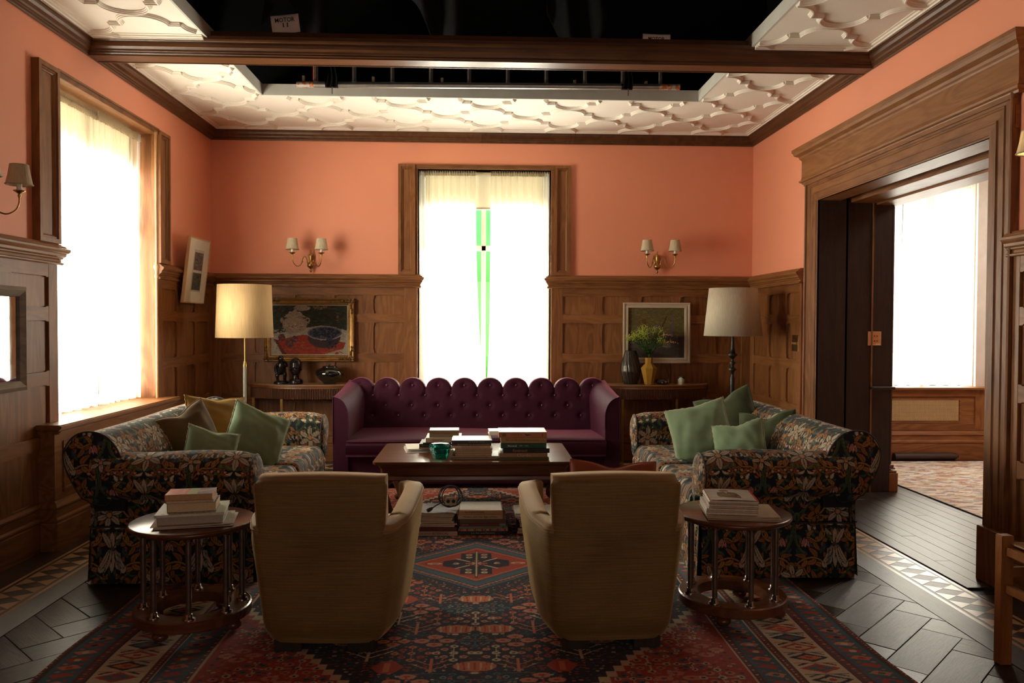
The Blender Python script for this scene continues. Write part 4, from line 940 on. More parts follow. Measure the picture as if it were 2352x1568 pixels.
# ================================================================== ARMCHAIRS
def arm_mat(name, mirror):
    m, nt, b = new_mat(name); tc = N(nt, 'ShaderNodeTexCoord'); mp = N(nt, 'ShaderNodeMapping'); lk(nt, tc.outputs['UV'], mp.inputs['Vector'])
    br = N(nt, 'ShaderNodeTexBrick'); br.offset = .5; br.inputs['Scale'].default_value = 1; br.inputs['Mortar Size'].default_value = .12; br.inputs['Mortar Smooth'].default_value = .6; br.inputs['Brick Width'].default_value = .8; br.inputs['Row Height'].default_value = 1.7
    br.inputs['Color1'].default_value = (1, 1, 1, 1); br.inputs['Color2'].default_value = (.8, .8, .8, 1); br.inputs['Mortar'].default_value = (0, 0, 0, 1)
    mp.inputs['Scale'].default_value = (130, 130, 1); lk(nt, mp.outputs[0], br.inputs['Vector'])
    no = N(nt, 'ShaderNodeTexNoise'); no.inputs['Scale'].default_value = 3.2; no.inputs['Detail'].default_value = 3; lk(nt, tc.outputs['Object'], no.inputs['Vector'])
    st = N(nt, 'ShaderNodeTexNoise'); st.inputs['Scale'].default_value = 1; m2 = N(nt, 'ShaderNodeMapping'); m2.inputs['Scale'].default_value = (5, 260, 1); lk(nt, tc.outputs['UV'], m2.inputs['Vector']); lk(nt, m2.outputs[0], st.inputs['Vector'])
    r = ramp(nt, [(.30, (.12, .072, .016)), (.70, (.26, .165, .042))]); ad = N(nt, 'ShaderNodeMath', operation='MULTIPLY_ADD'); ad.inputs[1].default_value = .5; lk(nt, st.outputs['Fac'], ad.inputs[0]); m3 = N(nt, 'ShaderNodeMath', operation='MULTIPLY_ADD'); m3.inputs[1].default_value = .55; lk(nt, no.outputs['Fac'], m3.inputs[0]); lk(nt, ad.outputs[0], m3.inputs[2]); ad.inputs[2].default_value = -.02
    lk(nt, m3.outputs[0], r.inputs[0]); mx = N(nt, 'ShaderNodeMix', data_type='RGBA', blend_type='MULTIPLY'); mx.inputs[0].default_value = .36; lk(nt, r.outputs[0], mx.inputs[6]); lk(nt, br.outputs['Color'], mx.inputs[7]); lk(nt, mx.outputs[2], b.inputs['Base Color'])
    b.inputs['Roughness'].default_value = .7; b.inputs['Sheen Weight'].default_value = .7; b.inputs['Sheen Roughness'].default_value = .35; b.inputs['Sheen Tint'].default_value = (.8, .6, .3, 1)
    bump(nt, b, br.outputs['Fac'], .3, .0015); return m
tan = arm_mat('tan_figured_velvet', 0); tan_plain = plain('tan_velvet', (.24, .145, .055), .7, 0, .12, 6, .1, sheen=.7, bscale=200)
def uvgrid(name, P, U, V, mat, par):
    P = np.asarray(P, float); o = MB().grid(P).build(name, mat, par, fixn=False); me = o.data; uv = me.uv_layers.new(name='UVMap'); U = np.asarray(U).ravel(); V = np.asarray(V).ravel()
    li = np.zeros(len(me.loops), np.int32); me.loops.foreach_get('vertex_index', li); uv.data.foreach_set('uv', np.stack([U[li], V[li]], 1).astype(np.float32).ravel()); return o
def armchair(label, loc, rz, mir):
    t = thing('armchair', label, 'armchair', loc, (0, 0, rz))
    # outer shell outline, plan view: from left front round the back to right front
    def plan(z):
        k = max(0, (z - .07) / .68); rd = 1 - .13 * (1 - min(1, (z - .042) / .07)) ** 2; wb = .232 + .045 * min(1, k * 1.3); ws = .292 + .062 * min(1, k * 1.6) - .008 * k; yb = -.015 - .045 * k + .018 * (1 - min(1, k * 7)) ** 2; yf = .66 + .03 * min(1, k * 2) - .05 * (1 - min(1, k * 4)) ** 2
        L = [(-ws + .045, yf), (-ws + .01, yf - .03), (-ws, yf - .14), (-ws, yf - .30), (-ws + .004, .16), (-ws + .03, .05), (-wb - .012, yb + .02), (-wb + .03, yb + .002), (-wb * .5, yb - .004), (0, yb - .006)]
        L = [(a * rd, b) for a, b in L]
        return L + [(-a, b) for a, b in L[:-1][::-1]]
    def ztop(u):   # u 0..1 along outline: arms low, back high
        return .575
    zs = np.linspace(.042, .575, 60); P = []
    def ztp(b): return .545 + .042 * min(1, max(0, b) / .6)
    for z in zs: p, s = arcpts(bez(plan(z), 5), 150); f_ = (z - .042) / .533; P.append([(a, b, .042 + (ztp(b) - .014 - .042) * f_) for a, b in p])
    P = np.array(P).transpose(1, 0, 2); ss = np.concatenate([[0], np.cumsum(np.linalg.norm(np.diff(P[:, 30], axis=0), axis=1))])
    uvgrid('outer_cover', P, np.broadcast_to(ss[:, None], P.shape[:2]), P[..., 2], tan, t)
    # bottom
    MB().add([(p[0] * .97, p[1] * .97 + .01, .045) for p in P[:, 0]], [tuple(range(150))]).build('underside', dust_m, t)
    # back rest: slab, slightly wider at the top
    zb = np.linspace(0, 1, 40); xb = np.linspace(-1, 1, 50); F_ = []; Bk = []
    def bx(z): return .262 + .014 * (z - .5) / .25
    O = []
    for z in np.linspace(.50, .738, 40):
        r = max(0, (z - .708) / .03); hw = bx(z) - .012 * r * r; k = (z - .07) / .68; yb = -.02 - .045 * k
        O.append([(x * hw, yb - .012 - .010 * math.cos(x * math.pi / 2) + .03 * (1 - math.sqrt(max(0, 1 - r * r * .9))) * 1 + .02 * abs(x) ** 14, z + .008 * math.cos(x * math.pi / 2)) for x in xb])
    O = np.array(O).transpose(1, 0, 2); U2 = np.broadcast_to((xb * .27)[:, None] + ss[75], O.shape[:2])
    uvgrid('back_panel', O, U2, O[..., 2], tan, t)
    top = []
    for x in xb:
        i = list(xb).index(x); a = O[i, -1]; hw = a[0]; yf_ = .085
        top.append([tuple(a), (hw, a[1] + .012, a[2] + .012), (hw, a[1] + .05, a[2] + .016), (hw * .99, yf_ - .02, a[2] + .010), (hw * .98, yf_, a[2] - .01), (hw * .97, yf_ + .02, .60), (hw * .95, .17, .36)])
    MB().grid(top).build('back_rest', tan_plain, t)
    for sg in (-1, 1):
        i = 0 if sg < 0 else -1
        pts_ = [tuple(O[i, j]) for j in range(40)] + top[i][1:]
        cen = tuple(np.mean(np.array(pts_), 0)); MB().add(pts_ + [cen], [(k, (k + 1) % len(pts_), len(pts_)) for k in range(len(pts_))]).build('back_side', tan_plain, t)
        MB().tube([tuple(O[i, j]) for j in range(8, 38)], .004, 6).build('piping', tan_plain, t)
        # arm pad on top of shell: follows outline
        pl = bez(plan(.575), 5); pl = pl[: int(len(pl) * .42)]
        if sg > 0: pl = np.stack([-pl[:, 0], pl[:, 1]], 1)
        R = []
        m_ = len(pl)
        for j, (a, b) in enumerate(pl):
            wv = .085 if b > .15 else .085; zt = ztp(b)
            T2 = pl[min(j + 1, m_ - 1)] - pl[max(j - 1, 0)]; T2 = T2 / (np.linalg.norm(T2) + 1e-9); inn = np.array([-sg * 1.0, 0]) if b > .12 else np.array([-sg * .8, .6])
            rr = [(0, -.03), (-.001, -.004), (.008, .004), (.045, .009), (.080, .004), (.088, -.006), (.090, -.18)]
            R.append([(a + inn[0] * q_[0], b + inn[1] * q_[0], zt + q_[1]) for q_ in rr])
        MB().grid(R, flip=sg > 0).build('arm_pad', tan_plain, t)
        MB().add([R[0][j] for j in range(7)], [tuple(range(7))]).build('arm_front', tan_plain, t)
        MB().tube([(r_[1][0] - sg * -.001, r_[1][1], r_[1][2] - .012) for r_ in R], .0045, 6).build('piping', tan_plain, t)
    mb = MB(); softbox(mb, -.24, .24, .10, .67, .20, .43, .05, .02); mb.build('seat_cushion', tan_plain, t)
    MB().box(-.26, .26, .06, .66, .07, .24).build('seat_frame', tan_plain, t)
    for x in (-.155, .155):
        for y in (.05, .56): MB().box(x - .058, x + .058, y - .04, y + .04, .0, .05).build('foot', black_wood, t, bevel=.003)
    return t
armchair('tan velvet tub armchair seen from behind, left of the middle', (-.658, 3.355, .008), D(-2.5), 0)
armchair('tan velvet tub armchair seen from behind, right of the middle, with a rust cushion', (.566, 3.355, .008), D(2.5), 1)
cushion('rust velvet cushion showing over the back of the right armchair', (.40, .36), (.60, 3.56, .60), (D(-14), D(2), 0), rust, rust, .07, .07, None, 9)

# ================================================================== ROUND SIDE TABLES
def round_table(label, loc, rot):
    t = thing('side_table', label, 'table', loc, (0, 0, rot), None)
    MB().lathe([(0.001, .484), (.268, .484), (.274, .480), (.276, .472), (.270, .462), (.262, .458), (.001, .458)], n=56).build('tabletop', mah, t)
    mb = MB(); a = np.linspace(0, 2 * math.pi, 56, endpoint=False)
    mb.grid([[(r * math.cos(x), r * math.sin(x), z) for x in a] for r, z in ((.165, .095), (.250, .095), (.256, .090), (.256, .052), (.250, .047), (.165, .047))], cu=True, cv=True, sm=False); mb.build('base_ring', mah, t)
    post = MB().lathe([(.0125, .10), (.0125, .458)], n=14); pst = None
    fl = MB().lathe([(.026, .095), (.027, .099), (.018, .103), (.0165, .118), (.013, .121)], n=18)
    for k in range(8):
        an = k * math.pi / 4; x, y = .212 * math.cos(an), .212 * math.sin(an)
        if pst is None: pst = post.build('column', col_m, t, (x, y, 0)); fo = fl.build('collar', chrome, pst, (0, 0, 0)); fo2 = MB().lathe([(.018, .440), (.020, .456)], n=16).build('collar', chrome, pst)
        else: copy_tree(pst, t).location = (x, y, 0)
    ft = None
    for k in range(4):
        an = math.pi / 4 + k * math.pi / 2 + .2
        if ft is None: ft = MB().ball((0, 0, .024), .036, .036, .024, 16, 9).build('ball_foot', mah_z, t, (.215 * math.cos(an), .215 * math.sin(an), 0))
        else: dupe(ft, t, (.215 * math.cos(an), .215 * math.sin(an), 0))
    return t
col_m = plain('tarnished_chrome_column', (.20, .15, .125), .30, .75, .3, 30)
round_table('round wooden side table on chrome columns beside the left armchair', (-1.32, 3.70, .008), .25)
round_table('round wooden side table on chrome columns beside the right armchair', (1.225, 3.80, .008), .1)
# ================================================================== CONSOLE TABLES
cons_top = wood('pale_veneer', (.22, .11, .04), (.36, .20, .08), (.48, .29, .13), 'x', .35, .5, .4)
cons_edge = wood('red_walnut', (.06, .018, .007), (.17, .055, .02), (.26, .10, .04), 'x', .3, .5, .4)
reed_m = wood('reeded_walnut', (.05, .016, .008), (.13, .042, .016), (.20, .075, .03), 'z', .35, .6, .3)
def console(label, cx_, cy_):
    t = thing('console_table', label, 'table', (cx_, cy_, 0)); RX_, RY_ = .655, .345
    def half(k, z, off=0): return [((RX_ - k) * math.cos(a), -(RY_ - k) * math.sin(a) ** .9 + off, z) for a in np.linspace(0, math.pi, 61)]
    def slab(nm, k, z0, z1, m, bev=.003):
        a, b = half(k, z0), half(k, z1); mb = MB().grid([a, b], cu=False, cv=True, sm=False); mb.add(b, [tuple(range(61))]); mb.add(a, [tuple(range(61))[::-1]]); return mb.build(nm, m, t)
    slab('tabletop', .004, .790, .795, cons_top); slab('top_edge', 0, .764, .790, cons_edge); slab('brass_line', .016, .757, .764, brass); slab('apron', .028, .655, .757, cons_edge)
    mb = MB()
    for a in np.linspace(.05, math.pi - .05, 118):
        x, y = (RX_ - .024) * math.cos(a), -(RY_ - .024) * math.sin(a) ** .9; mb.lathe([(.0058, .656), (.0058, .756)], (x, y, 0), 6)
    o = mb.build('reeding', reed_m, t); o['kind'] = 'stuff'
    leg = None
    for x, y in ((-.60, -.06), (-.27, -.27), (.27, -.27), (.60, -.06)):
        if leg is None: leg = MB().box(-.012, .012, -.012, .012, .015, .66).build('leg', brass, t, (x, y, 0), bevel=.002); MB().lathe([(.016, 0), (.016, .015)], n=12).build('foot', brass, leg)
        else: copy_tree(leg, t).location = (x, y, 0)
    return t
console('half round console table with reeded apron, left of the purple sofa', -1.665, 8.09)
console('half round console table with reeded apron, right of the purple sofa', 1.675, 8.09)
# ================================================================== FLOOR LAMPS
def shade_mat(name, c, tr=.35):
    m, nt, b = new_mat(name); tc = N(nt, 'ShaderNodeTexCoord'); mp = N(nt, 'ShaderNodeMapping'); mp.inputs['Scale'].default_value = (150, 150, 6); no = N(nt, 'ShaderNodeTexNoise'); no.inputs['Scale'].default_value = 1
    lk(nt, tc.outputs['Object'], mp.inputs[0]); lk(nt, mp.outputs[0], no.inputs[0]); r = ramp(nt, [(.3, tuple(x * .84 for x in c)), (.7, c)]); lk(nt, no.outputs['Fac'], r.inputs[0]); lk(nt, r.outputs[0], b.inputs['Base Color']); b.inputs['Roughness'].default_value = .85
    tl = N(nt, 'ShaderNodeBsdfTranslucent'); lk(nt, r.outputs[0], tl.inputs[0]); mx = N(nt, 'ShaderNodeMixShader'); mx.inputs[0].default_value = tr; out = nt.nodes['Material Output']; lk(nt, b.outputs[0], mx.inputs[1]); lk(nt, tl.outputs[0], mx.inputs[2]); lk(nt, mx.outputs[0], out.inputs[0]); return m
silk = shade_mat('straw_silk_shade', (.78, .56, .28)); ivory = shade_mat('ivory_shade', (.74, .66, .50))
def drum(mb, r0, z0, r1, z1, th=.003): return mb.lathe([(r0 - th, z0), (r0, z0), (r1, z1), (r1 - th, z1), (r0 - th, z0 + .0001)], n=64)
t = thing('floor_lamp', 'floor lamp with straw silk drum shade and slim grey stem, left corner', 'lamp', (-2.1220, 7.25, 0))
drum(MB(), .250, 1.262, .234, 1.735).build('lamp_shade', silk, t)
MB().lathe([(.006, 1.03), (.006, 1.50)], n=12).build('upper_stem', brass, t); MB().lathe([(.016, .03), (.0155, 1.0), (.013, 1.02)], n=18).build('stem', plain('grey_leather_stem', (.22, .21, .17), .5), t)
MB().lathe([(.017, 1.0), (.018, 1.012), (.014, 1.03), (.009, 1.05)], n=18).build('brass_collar', brass, t); MB().lathe([(.14, 0), (.14, .012), (.13, .02), (.02, .03)], n=40).build('base', brass, t)
MB().tube([(-.235, 0, 1.45), (.235, 0, 1.45)], .003, 6).build('shade_carrier', brass, t)
t = thing('floor_lamp', 'floor lamp with ivory tapered shade and turned black stem, right corner', 'lamp', (2.3200, 7.25, 0))
drum(MB(), .262, 1.292, .218, 1.730).build('lamp_shade', ivory, t)
ebony = plain('black_forged_stem', (.012, .011, .010), .35, .2, .2, 30, .1)
MB().lathe([(.10, 0), (.10, .012), (.05, .03), (.018, .06), (.012, .25), (.014, .45), (.020, .70), (.018, .82), (.022, .90), (.013, .93), (.018, .965), (.040, .985), (.018, 1.0), (.012, 1.02), (.030, 1.045), (.012, 1.06), (.012, 1.08), (.028, 1.10), (.046, 1.118), (.024, 1.135), (.016, 1.18), (.012, 1.27), (.010, 1.45)], n=22).build('stem', ebony, t)
MB().tube([(-.225, 0, 1.46), (.225, 0, 1.46)], .003, 6).build('shade_carrier', ebony, t)
# ================================================================== WALL SCONCES
cand = plain('candle_tube', (.80, .78, .70), .5); pleat = shade_mat('pleated_silk', (.74, .64, .44), .3)
def sconce(label, fr_loc, rz, lit=None):
    t = thing('wall_sconce', label, 'wall light', fr_loc, (0, 0, rz), 'brass wall lights with pleated shades')   # wall behind at +y, room at -y
    MB().lathe([(.0, -.110), (.009, -.105), (.012, -.092), (.007, -.083), (.006, -.075), (.018, -.068), (.034, -.050), (.036, -.035), (.026, -.018), (.012, -.005), (.010, .02), (.016, .045), (.018, .065), (.008, .078), (.010, .090), (.005, .098), (.009, .106), (.0, .118)], (0, -.040, 0), 18).build('body', brass, t)
    MB().prism([(-.014, -.05), (.014, -.05), (.012, .0), (.036, .055), (.030, .078), (.012, .06), (0, .085), (-.012, .06), (-.030, .078), (-.036, .055), (-.012, 0)], lambda p, q, a: (p, a, q), -.018, 0).build('wall_plate', brass, t, bevel=.003)
    for s in (-1, 1):
        dx, dy = s * .55, -.835 * 1.0; L = .235; dx, dy = s * .60, -.80
        a = [(0, -.035), (.045, -.018), (.055, .020), (.075, .045), (.100, .028), (.112, -.010), (.135, -.045), (.175, -.058), (.215, -.035), (.232, .000), (.235, .040)]
        pts = bez([(dx * p[0], dy * p[0] - .03, p[1]) for p in a], 6)
        arm = MB().tube(pts, .0042, 8).build('arm', brass, t); x, y = dx * .235, dy * .235 - .03
        MB().ball((dx * .110, dy * .110 - .03, -.008), .009, n=10, m=7).build('knop', brass, arm)
        MB().lathe([(.006, .035), (.009, .045), (.006, .055), (.020, .064), (.030, .070), (.029, .074), (.012, .076)], (x, y, 0), 18).build('drip_pan', brass, arm)
        MB().lathe([(.0135, .074), (.0135, .135)], (x, y, 0), 14).build('candle_sleeve', cand, t)
        sh = MB(); ang = np.linspace(0, 2 * math.pi, 72, endpoint=False); R = []
        for r, z in ((.066, .102), (.063, .110), (.054, .155), (.046, .205), (.044, .212)):
            k = r * (1 + .018 * np.sin(ang * 24) * (.104 < z < .21)); R.append(np.stack([x + k * np.cos(ang), y + k * np.sin(ang), np.full(72, z)], 1))
        sh.grid(R, cv=True, flip=True); o = sh.build('shade', pleat, t); o.modifiers.new('t', 'SOLIDIFY').thickness = .0025
        for r, z in ((.0665, .105), (.0450, .209)): MB().tube([(x + r * math.cos(b), y + r * math.sin(b), z) for b in np.linspace(0, 2 * math.pi, 36, endpoint=False)], .0028, 5, closed=True).build('trim_band', pleat, o)
        if lit:
            l = bpy.data.lights.new('bulb', 'POINT'); l.energy = lit; l.color = (1, .72, .38); l.shadow_soft_size = .02; b = bpy.data.objects.new('bulb', l); COL.objects.link(b); b.parent = t; b.location = (x, y, .16)
    return t
sconce('brass two-arm wall light above the left console table', (-1.7070, BY, 2.0130), 0)
sconce('brass two-arm wall light above the right console table', (1.7970, BY, 2.0250), 0)
sconce('brass two-arm wall light cut by the left picture edge, above the mirror', (LX, 4.26, 2.03), math.pi / 2)
sconce('lit brass wall light at the right picture edge, its shade glowing yellow', (RX, 3.50, 2.10), -math.pi / 2, .8)
# ================================================================== PICTURES
def painted(nm, cv, x0, x1, z0, z1, par, mat):
    nx, nz = cv.nx, cv.ny; xs = np.linspace(x0, x1, nx); zs = np.linspace(z0, z1, nz); A, B = np.meshgrid(xs, zs, indexing='ij'); P = np.stack([A, np.zeros_like(A), B], -1)
    return fast_grid(nm, P, mat, cv.a.transpose(1, 0, 2).reshape(-1, 3), par, False)
def wfill(c, P, col): c.fill(P, col, False)
def daub(c, x0, x1, y0, y1, cols, n, s, sd=0):
    rs = np.random.RandomState(sd)
    for _ in range(n):
        x, y = rs.uniform(x0, x1), rs.uniform(y0, y1); a = rs.uniform(-.5, .5); l, w = s * rs.uniform(.6, 1.6), s * .35
        d = np.array([math.cos(a), math.sin(a)]) * l; q_ = np.array([-math.sin(a), math.cos(a)]) * w; p = np.array([x, y]); wfill(c, [p - d, p - q_, p + d, p + q_], cols[rs.randint(len(cols))])
def impasto(c, n, s, sd=0):
    rs = np.random.RandomState(sd)
    for _ in range(n):
        x, y = rs.uniform(0, c.w), rs.uniform(0, c.h); col = c.at([x], [y])[0] * rs.uniform(.62, 1.38) * rs.uniform(.94, 1.06, 3); a = rs.uniform(-.9, .9); l, w = s * rs.uniform(.5, 1.5), s * .3
        d = np.array([math.cos(a), math.sin(a)]) * l; q_ = np.array([-math.sin(a), math.cos(a)]) * w; p = np.array([x, y]); wfill(c, [p - d, p - q_, p + d, p + q_], col)
def wel(c, x, y, rx, ry, col, n=20): wfill(c, [(x + rx * math.cos(a), y + ry * math.sin(a)) for a in np.linspace(0, 2 * math.pi, n, endpoint=False)], col)
oil = attr_mat('oil_paint', .6, 0, .3, 160, .2)
c = Canvas(.76, .49, .0028, (.030, .030, .022))
daub(c, 0, .76, .22, .49, [(.030, .032, .022), (.022, .024, .018), (.05, .05, .032), (.035, .055, .035)], 700, .02, 1); daub(c, .42, .55, .45, .49, [(.35, .20, .06), (.25, .16, .06)], 50, .01, 2); daub(c, .65, .67, .32, .44, [(.30, .14, .05), (.12, .06, .03)], 25, .009, 3)
wfill(c, [(0, 0), (.76, 0), (.76, .24), (.5, .29), (.3, .26), (0, .20)], (.40, .36, .28)); daub(c, 0, .76, 0, .25, [(.48, .44, .35), (.30, .27, .22), (.42, .38, .28), (.36, .36, .34)], 380, .016, 4)
wfill(c, [(.03, .14), (.32, .20), (.74, .12), (.72, .06), (.50, .0), (.12, .0)], (.32, .035, .018)); daub(c, .10, .70, .01, .14, [(.38, .05, .025), (.26, .03, .02), (.34, .09, .05)], 90, .02, 5)
wfill(c, [(.02, .15), (.05, .15), (.15, 0), (.11, 0)], (.12, .02, .02))
for x, y, r in ((.10, .17, .036), (.18, .115, .042), (.23, .155, .034)): wel(c, x, y, r, r, (.11, .035, .035)); daub(c, x - r * .6, x + r * .6, y - r * .5, y + r * .7, [(.22, .07, .05), (.14, .05, .05), (.30, .14, .08)], 18, .009, int(x * 100))
wel(c, .23, .30, .125, .085, (.34, .27, .21)); wel(c, .22, .31, .10, .06, (.42, .34, .27)); wfill(c, [(.12, .37), (.34, .37), (.28, .425), (.18, .425)], (.40, .33, .27)); wel(c, .23, .43, .02, .014, (.38, .30, .25)); wel(c, .36, .34, .022, .03, (.36, .29, .24)); wel(c, .36, .34, .010, .016, (.03, .03, .02)); wel(c, .10, .34, .018, .026, (.30, .24, .19))
daub(c, .16, .31, .27, .31, [(.30, .06, .05), (.06, .08, .20), (.10, .14, .08)], 26, .007, 8); wel(c, .30, .46, .085, .028, (.34, .27, .21))
wel(c, .525, .17, .165, .105, (.05, .03, .03)); wel(c, .53, .215, .180, .070, (.36, .31, .28)); wel(c, .53, .215, .172, .062, (.09, .09, .12))
for i in range(190):
    a, rr = rng.uniform(0, 6.28), rng.uniform(0, 1) ** .5; x, y = .53 + .145 * rr * math.cos(a), .215 + .05 * rr * math.sin(a)
    wel(c, x, y, .0095, .0095, [(.010, .012, .020), (.020, .024, .045), (.045, .055, .10), (.015, .016, .022)][i % 4], 8)
for i in range(40): x, y = rng.uniform(.55, .64), rng.uniform(.06, .19); wel(c, x, y, .009, .009, [(.012, .013, .02), (.035, .045, .09)][i % 2], 8)
impasto(c, 2600, .011, 71); c.a *= .85
X0, X1, Z0, Z1 = -2.1670, -1.2720, 1.0050, 1.6450
t = thing('framed_painting', 'fruit and tureen still life in a carved gilt frame behind the left lamp', 'painting', ((X0 + X1) / 2, 8.092, (Z0 + Z1) / 2), (D(-1.5), 0, 0)); hw, hh = (X1 - X0) / 2, (Z1 - Z0) / 2
gilt = plain('old_gilt', (.34, .19, .06), .36, .75, .3, 25, .2, bscale=120); gilt_d = plain('dark_gilt', (.17, .09, .03), .5, .5, .5, 60, .6, bscale=180)
frw = lambda u, z, n: (u, -n, z)
MB().rects(frw, -hw, hw, -hh, hh, [(0, 0), (0, .030), (.008, .040), (.018, .036), (.026, .020), (.042, .016), (.048, .024), (.054, .022)], fill=False).build('frame', gilt, t)
MB().rects(frw, -hw + .054, hw - .054, -hh + .054, hh - .054, [(0, .022), (.010, .020), (.013, .012)], fill=False).build('inner_band', gilt_d, t)
MB().rects(frw, -hw + .067, hw - .067, -hh + .067, hh - .067, [(0, .013), (.007, .011), (.008, .004)], fill=False).build('slip', plain('pale_slip', (.45, .36, .24), .6), t)
for sx in (-1, 1):
    for sz in (-1, 1):
        mb = MB(); rs = np.random.RandomState(5)
        for k in range(48):
            u = rs.uniform(0, 1) ** 1.5 * .15; w_2 = rs.uniform(.006, .045 - u * .12); a, b = (u, w_2) if k % 2 else (w_2, u); r = rs.uniform(.005, .011); mb.ball((sx * (hw - .006 - a), -.034 - rs.uniform(0, .006), sz * (hh - .006 - b)), r * (1.6 if k % 2 else .8), r, r * (.8 if k % 2 else 1.6), 7, 5)
        o = mb.build('carved_corner', gilt_d, t); o['kind'] = 'stuff'
o = painted('canvas', c, -hw + .072, hw - .072, -hh + .072, hh - .072, t, oil); o.location.y = -.006
c = Canvas(.53, .48, .0026, (.13, .105, .035)); daub(c, 0, .53, 0, .48, [(.12, .095, .03), (.15, .12, .04), (.17, .14, .05), (.105, .09, .035)], 900, .016, 11)
wfill(c, [(0, 0), (.53, 0), (.53, .20), (.46, .20), (.44, .22), (0, .16)], (.065, .050, .042)); daub(c, 0, .48, 0, .13, [(.075, .058, .048), (.055, .042, .036)], 160, .018, 12); wfill(c, [(.48, 0), (.53, 0), (.53, .21), (.47, .21)], (.04, .03, .022))
wfill(c, [(.10, .19), (.21, .19), (.22, .26), (.17, .30), (.165, .38), (.135, .38), (.13, .31), (.09, .27)], (.14, .065, .016)); wfill(c, [(.165, .19), (.22, .19), (.22, .26), (.17, .30), (.165, .38), (.155, .38)], (.09, .045, .016))
wfill(c, [(.40, .20), (.445, .20), (.44, .30), (.43, .32), (.425, .43), (.405, .43), (.402, .32), (.39, .29)], (.115, .090, .078)); wfill(c, [(.30, .26), (.315, .26), (.37, .40), (.355, .405)], (.07, .045, .025)); wfill(c, [(.27, .18), (.38, .18), (.35, .24), (.30, .28), (.27, .26)], (.08, .048, .03))
wfill(c, [(.33, .10), (.40, .10), (.40, .165), (.33, .165)], (.19, .165, .125)); wfill(c, [(.40, .10), (.44, .10), (.44, .16), (.40, .165)], (.075, .065, .058)); wfill(c, [(0, .10), (.10, .09), (.10, .20), (0, .18)], (.10, .085, .075))
impasto(c, 1500, .010, 72)
X0, X1, Z0, Z1 = 1.4510, 2.1400, 0.9990, 1.6160
t = thing('framed_painting', 'muted bottles still life in a plain cream frame behind the flower vase', 'painting', ((X0 + X1) / 2, 8.092, (Z0 + Z1) / 2), (D(-1.2), 0, 0)); hw, hh = (X1 - X0) / 2, (Z1 - Z0) / 2
cream_f = plain('cream_frame_paint', (.52, .43, .31), .5)
MB().rects(frw, -hw, hw, -hh, hh, [(0, 0), (0, .030), (.012, .032), (.016, .024), (.032, .020), (.036, .028), (.052, .026), (.056, .006)], fill=False).build('frame', cream_f, t)
o = painted('canvas', c, -hw + .056, hw - .056, -hh + .056, hh - .056, t, oil); o.location.y = -.006
# leaning photo frame on the left wall
t = thing('framed_photographs', 'tall pale wooden frame with two small photographs, tilted out from the left wall', 'picture', (-2.635, 7.42, 1.573), (0, 0, 0))
tx = .070; hp = .588
def fph(u, z, n):   # u along Y, z up the frame, n towards the room
    k = tx / hp; return (n + z * k, u, z)
MB().rects(fph, -.26, .26, 0, hp, [(0, -.022), (0, .006), (.010, .006), (.011, 0)], back=1).build('frame', plain('pale_ash', (.55, .36, .20), .5), t)
MB().rects(fph, -.249, .249, .011, hp - .011, [(0, .001), (.0, .002)]).build('mount', plain('mount_board', (.62, .55, .43), .8), t)
MB().rects(fph, -.125, .125, .105, .485, [(0, .003)]).build('inner_mount', plain('grey_mount', (.46, .39, .31), .8), t)
for k, (z0, z1, cl) in enumerate(((.120, .275, [(.05, .04, .03), (.09, .075, .055), (.03, .025, .02), (.13, .11, .08)]), (.300, .460, [(.20, .15, .12), (.13, .10, .085), (.06, .045, .04), (.28, .22, .18)]))):
    c = Canvas(.21, z1 - z0, .004, cl[1]); daub(c, 0, .21, 0, z1 - z0, cl, 260, .012, k + 30); A, B = np.meshgrid(np.linspace(-.105, .105, c.nx), np.linspace(z0, z1, c.ny), indexing='ij')
    fast_grid('photograph', np.stack([.005 + B * tx / hp, A, B], -1), oil, c.a.transpose(1, 0, 2).reshape(-1, 3), t, False)
# mirror, left edge of the picture
mir, mnt, mb_ = new_mat('mirror_glass'); mb_.inputs['Metallic'].default_value = 1; mb_.inputs['Roughness'].default_value = .02; mb_.inputs['Base Color'].default_value = (.8, .82, .8, 1)
t = thing('wall_mirror', 'dark wooden framed mirror leaning on the panelling at the left picture edge', 'mirror', (LX + .024, 4.38, 1.0), (0, 0, 0))
fm = lambda u, z, n: (n, u, z)
MB().rects(fm, -.42, .372, 0, .60, [(0, 0), (0, .030), (.022, .040), (.055, .022), (.06, .008)], fill=False, back=1).build('frame', wood('worn_grey_oak', (.06, .045, .035), (.16, .13, .10), (.28, .24, .19), 'y', .5), t)
MB().rects(fm, -.36, .312, .06, .54, [(0, .010)]).build('glass', mir, t)
# ================================================================== ORNAMENTS
CT = .7955
blackst = plain('polished_ebony_carving', (.012, .010, .009), .22, 0, .25, 40, .15, spec=.6, bscale=90); blackgl = plain('black_glaze', (.006, .007, .006), .08, 0, .2, 10, spec=.7, coat=.6)
def skin(name, pts, edges, mat, par, sub=2):
    me = bpy.data.meshes.new(name); me.from_pydata([p[:3] for p in pts], edges, []); o = bpy.data.objects.new(name, me); COL.objects.link(o); o.parent = par
    m = o.modifiers.new('skin', 'SKIN'); 
    for i, p in enumerate(pts): v = me.skin_vertices[0].data[i]; v.radius = (p[3] * 1.18, (p[4] if len(p) > 4 else p[3]) * 1.18); v.use_root = (i == 0)
    m.use_smooth_shade = True; s_ = o.modifiers.new('sub', 'SUBSURF'); s_.levels = s_.render_levels = sub
    dg = bpy.context.evaluated_depsgraph_get(); me2 = bpy.data.meshes.new_from_object(o.evaluated_get(dg)); o.modifiers.clear(); o.data = me2; me2.materials.append(mat)
    for p in me2.polygons: p.use_smooth = True
    return o
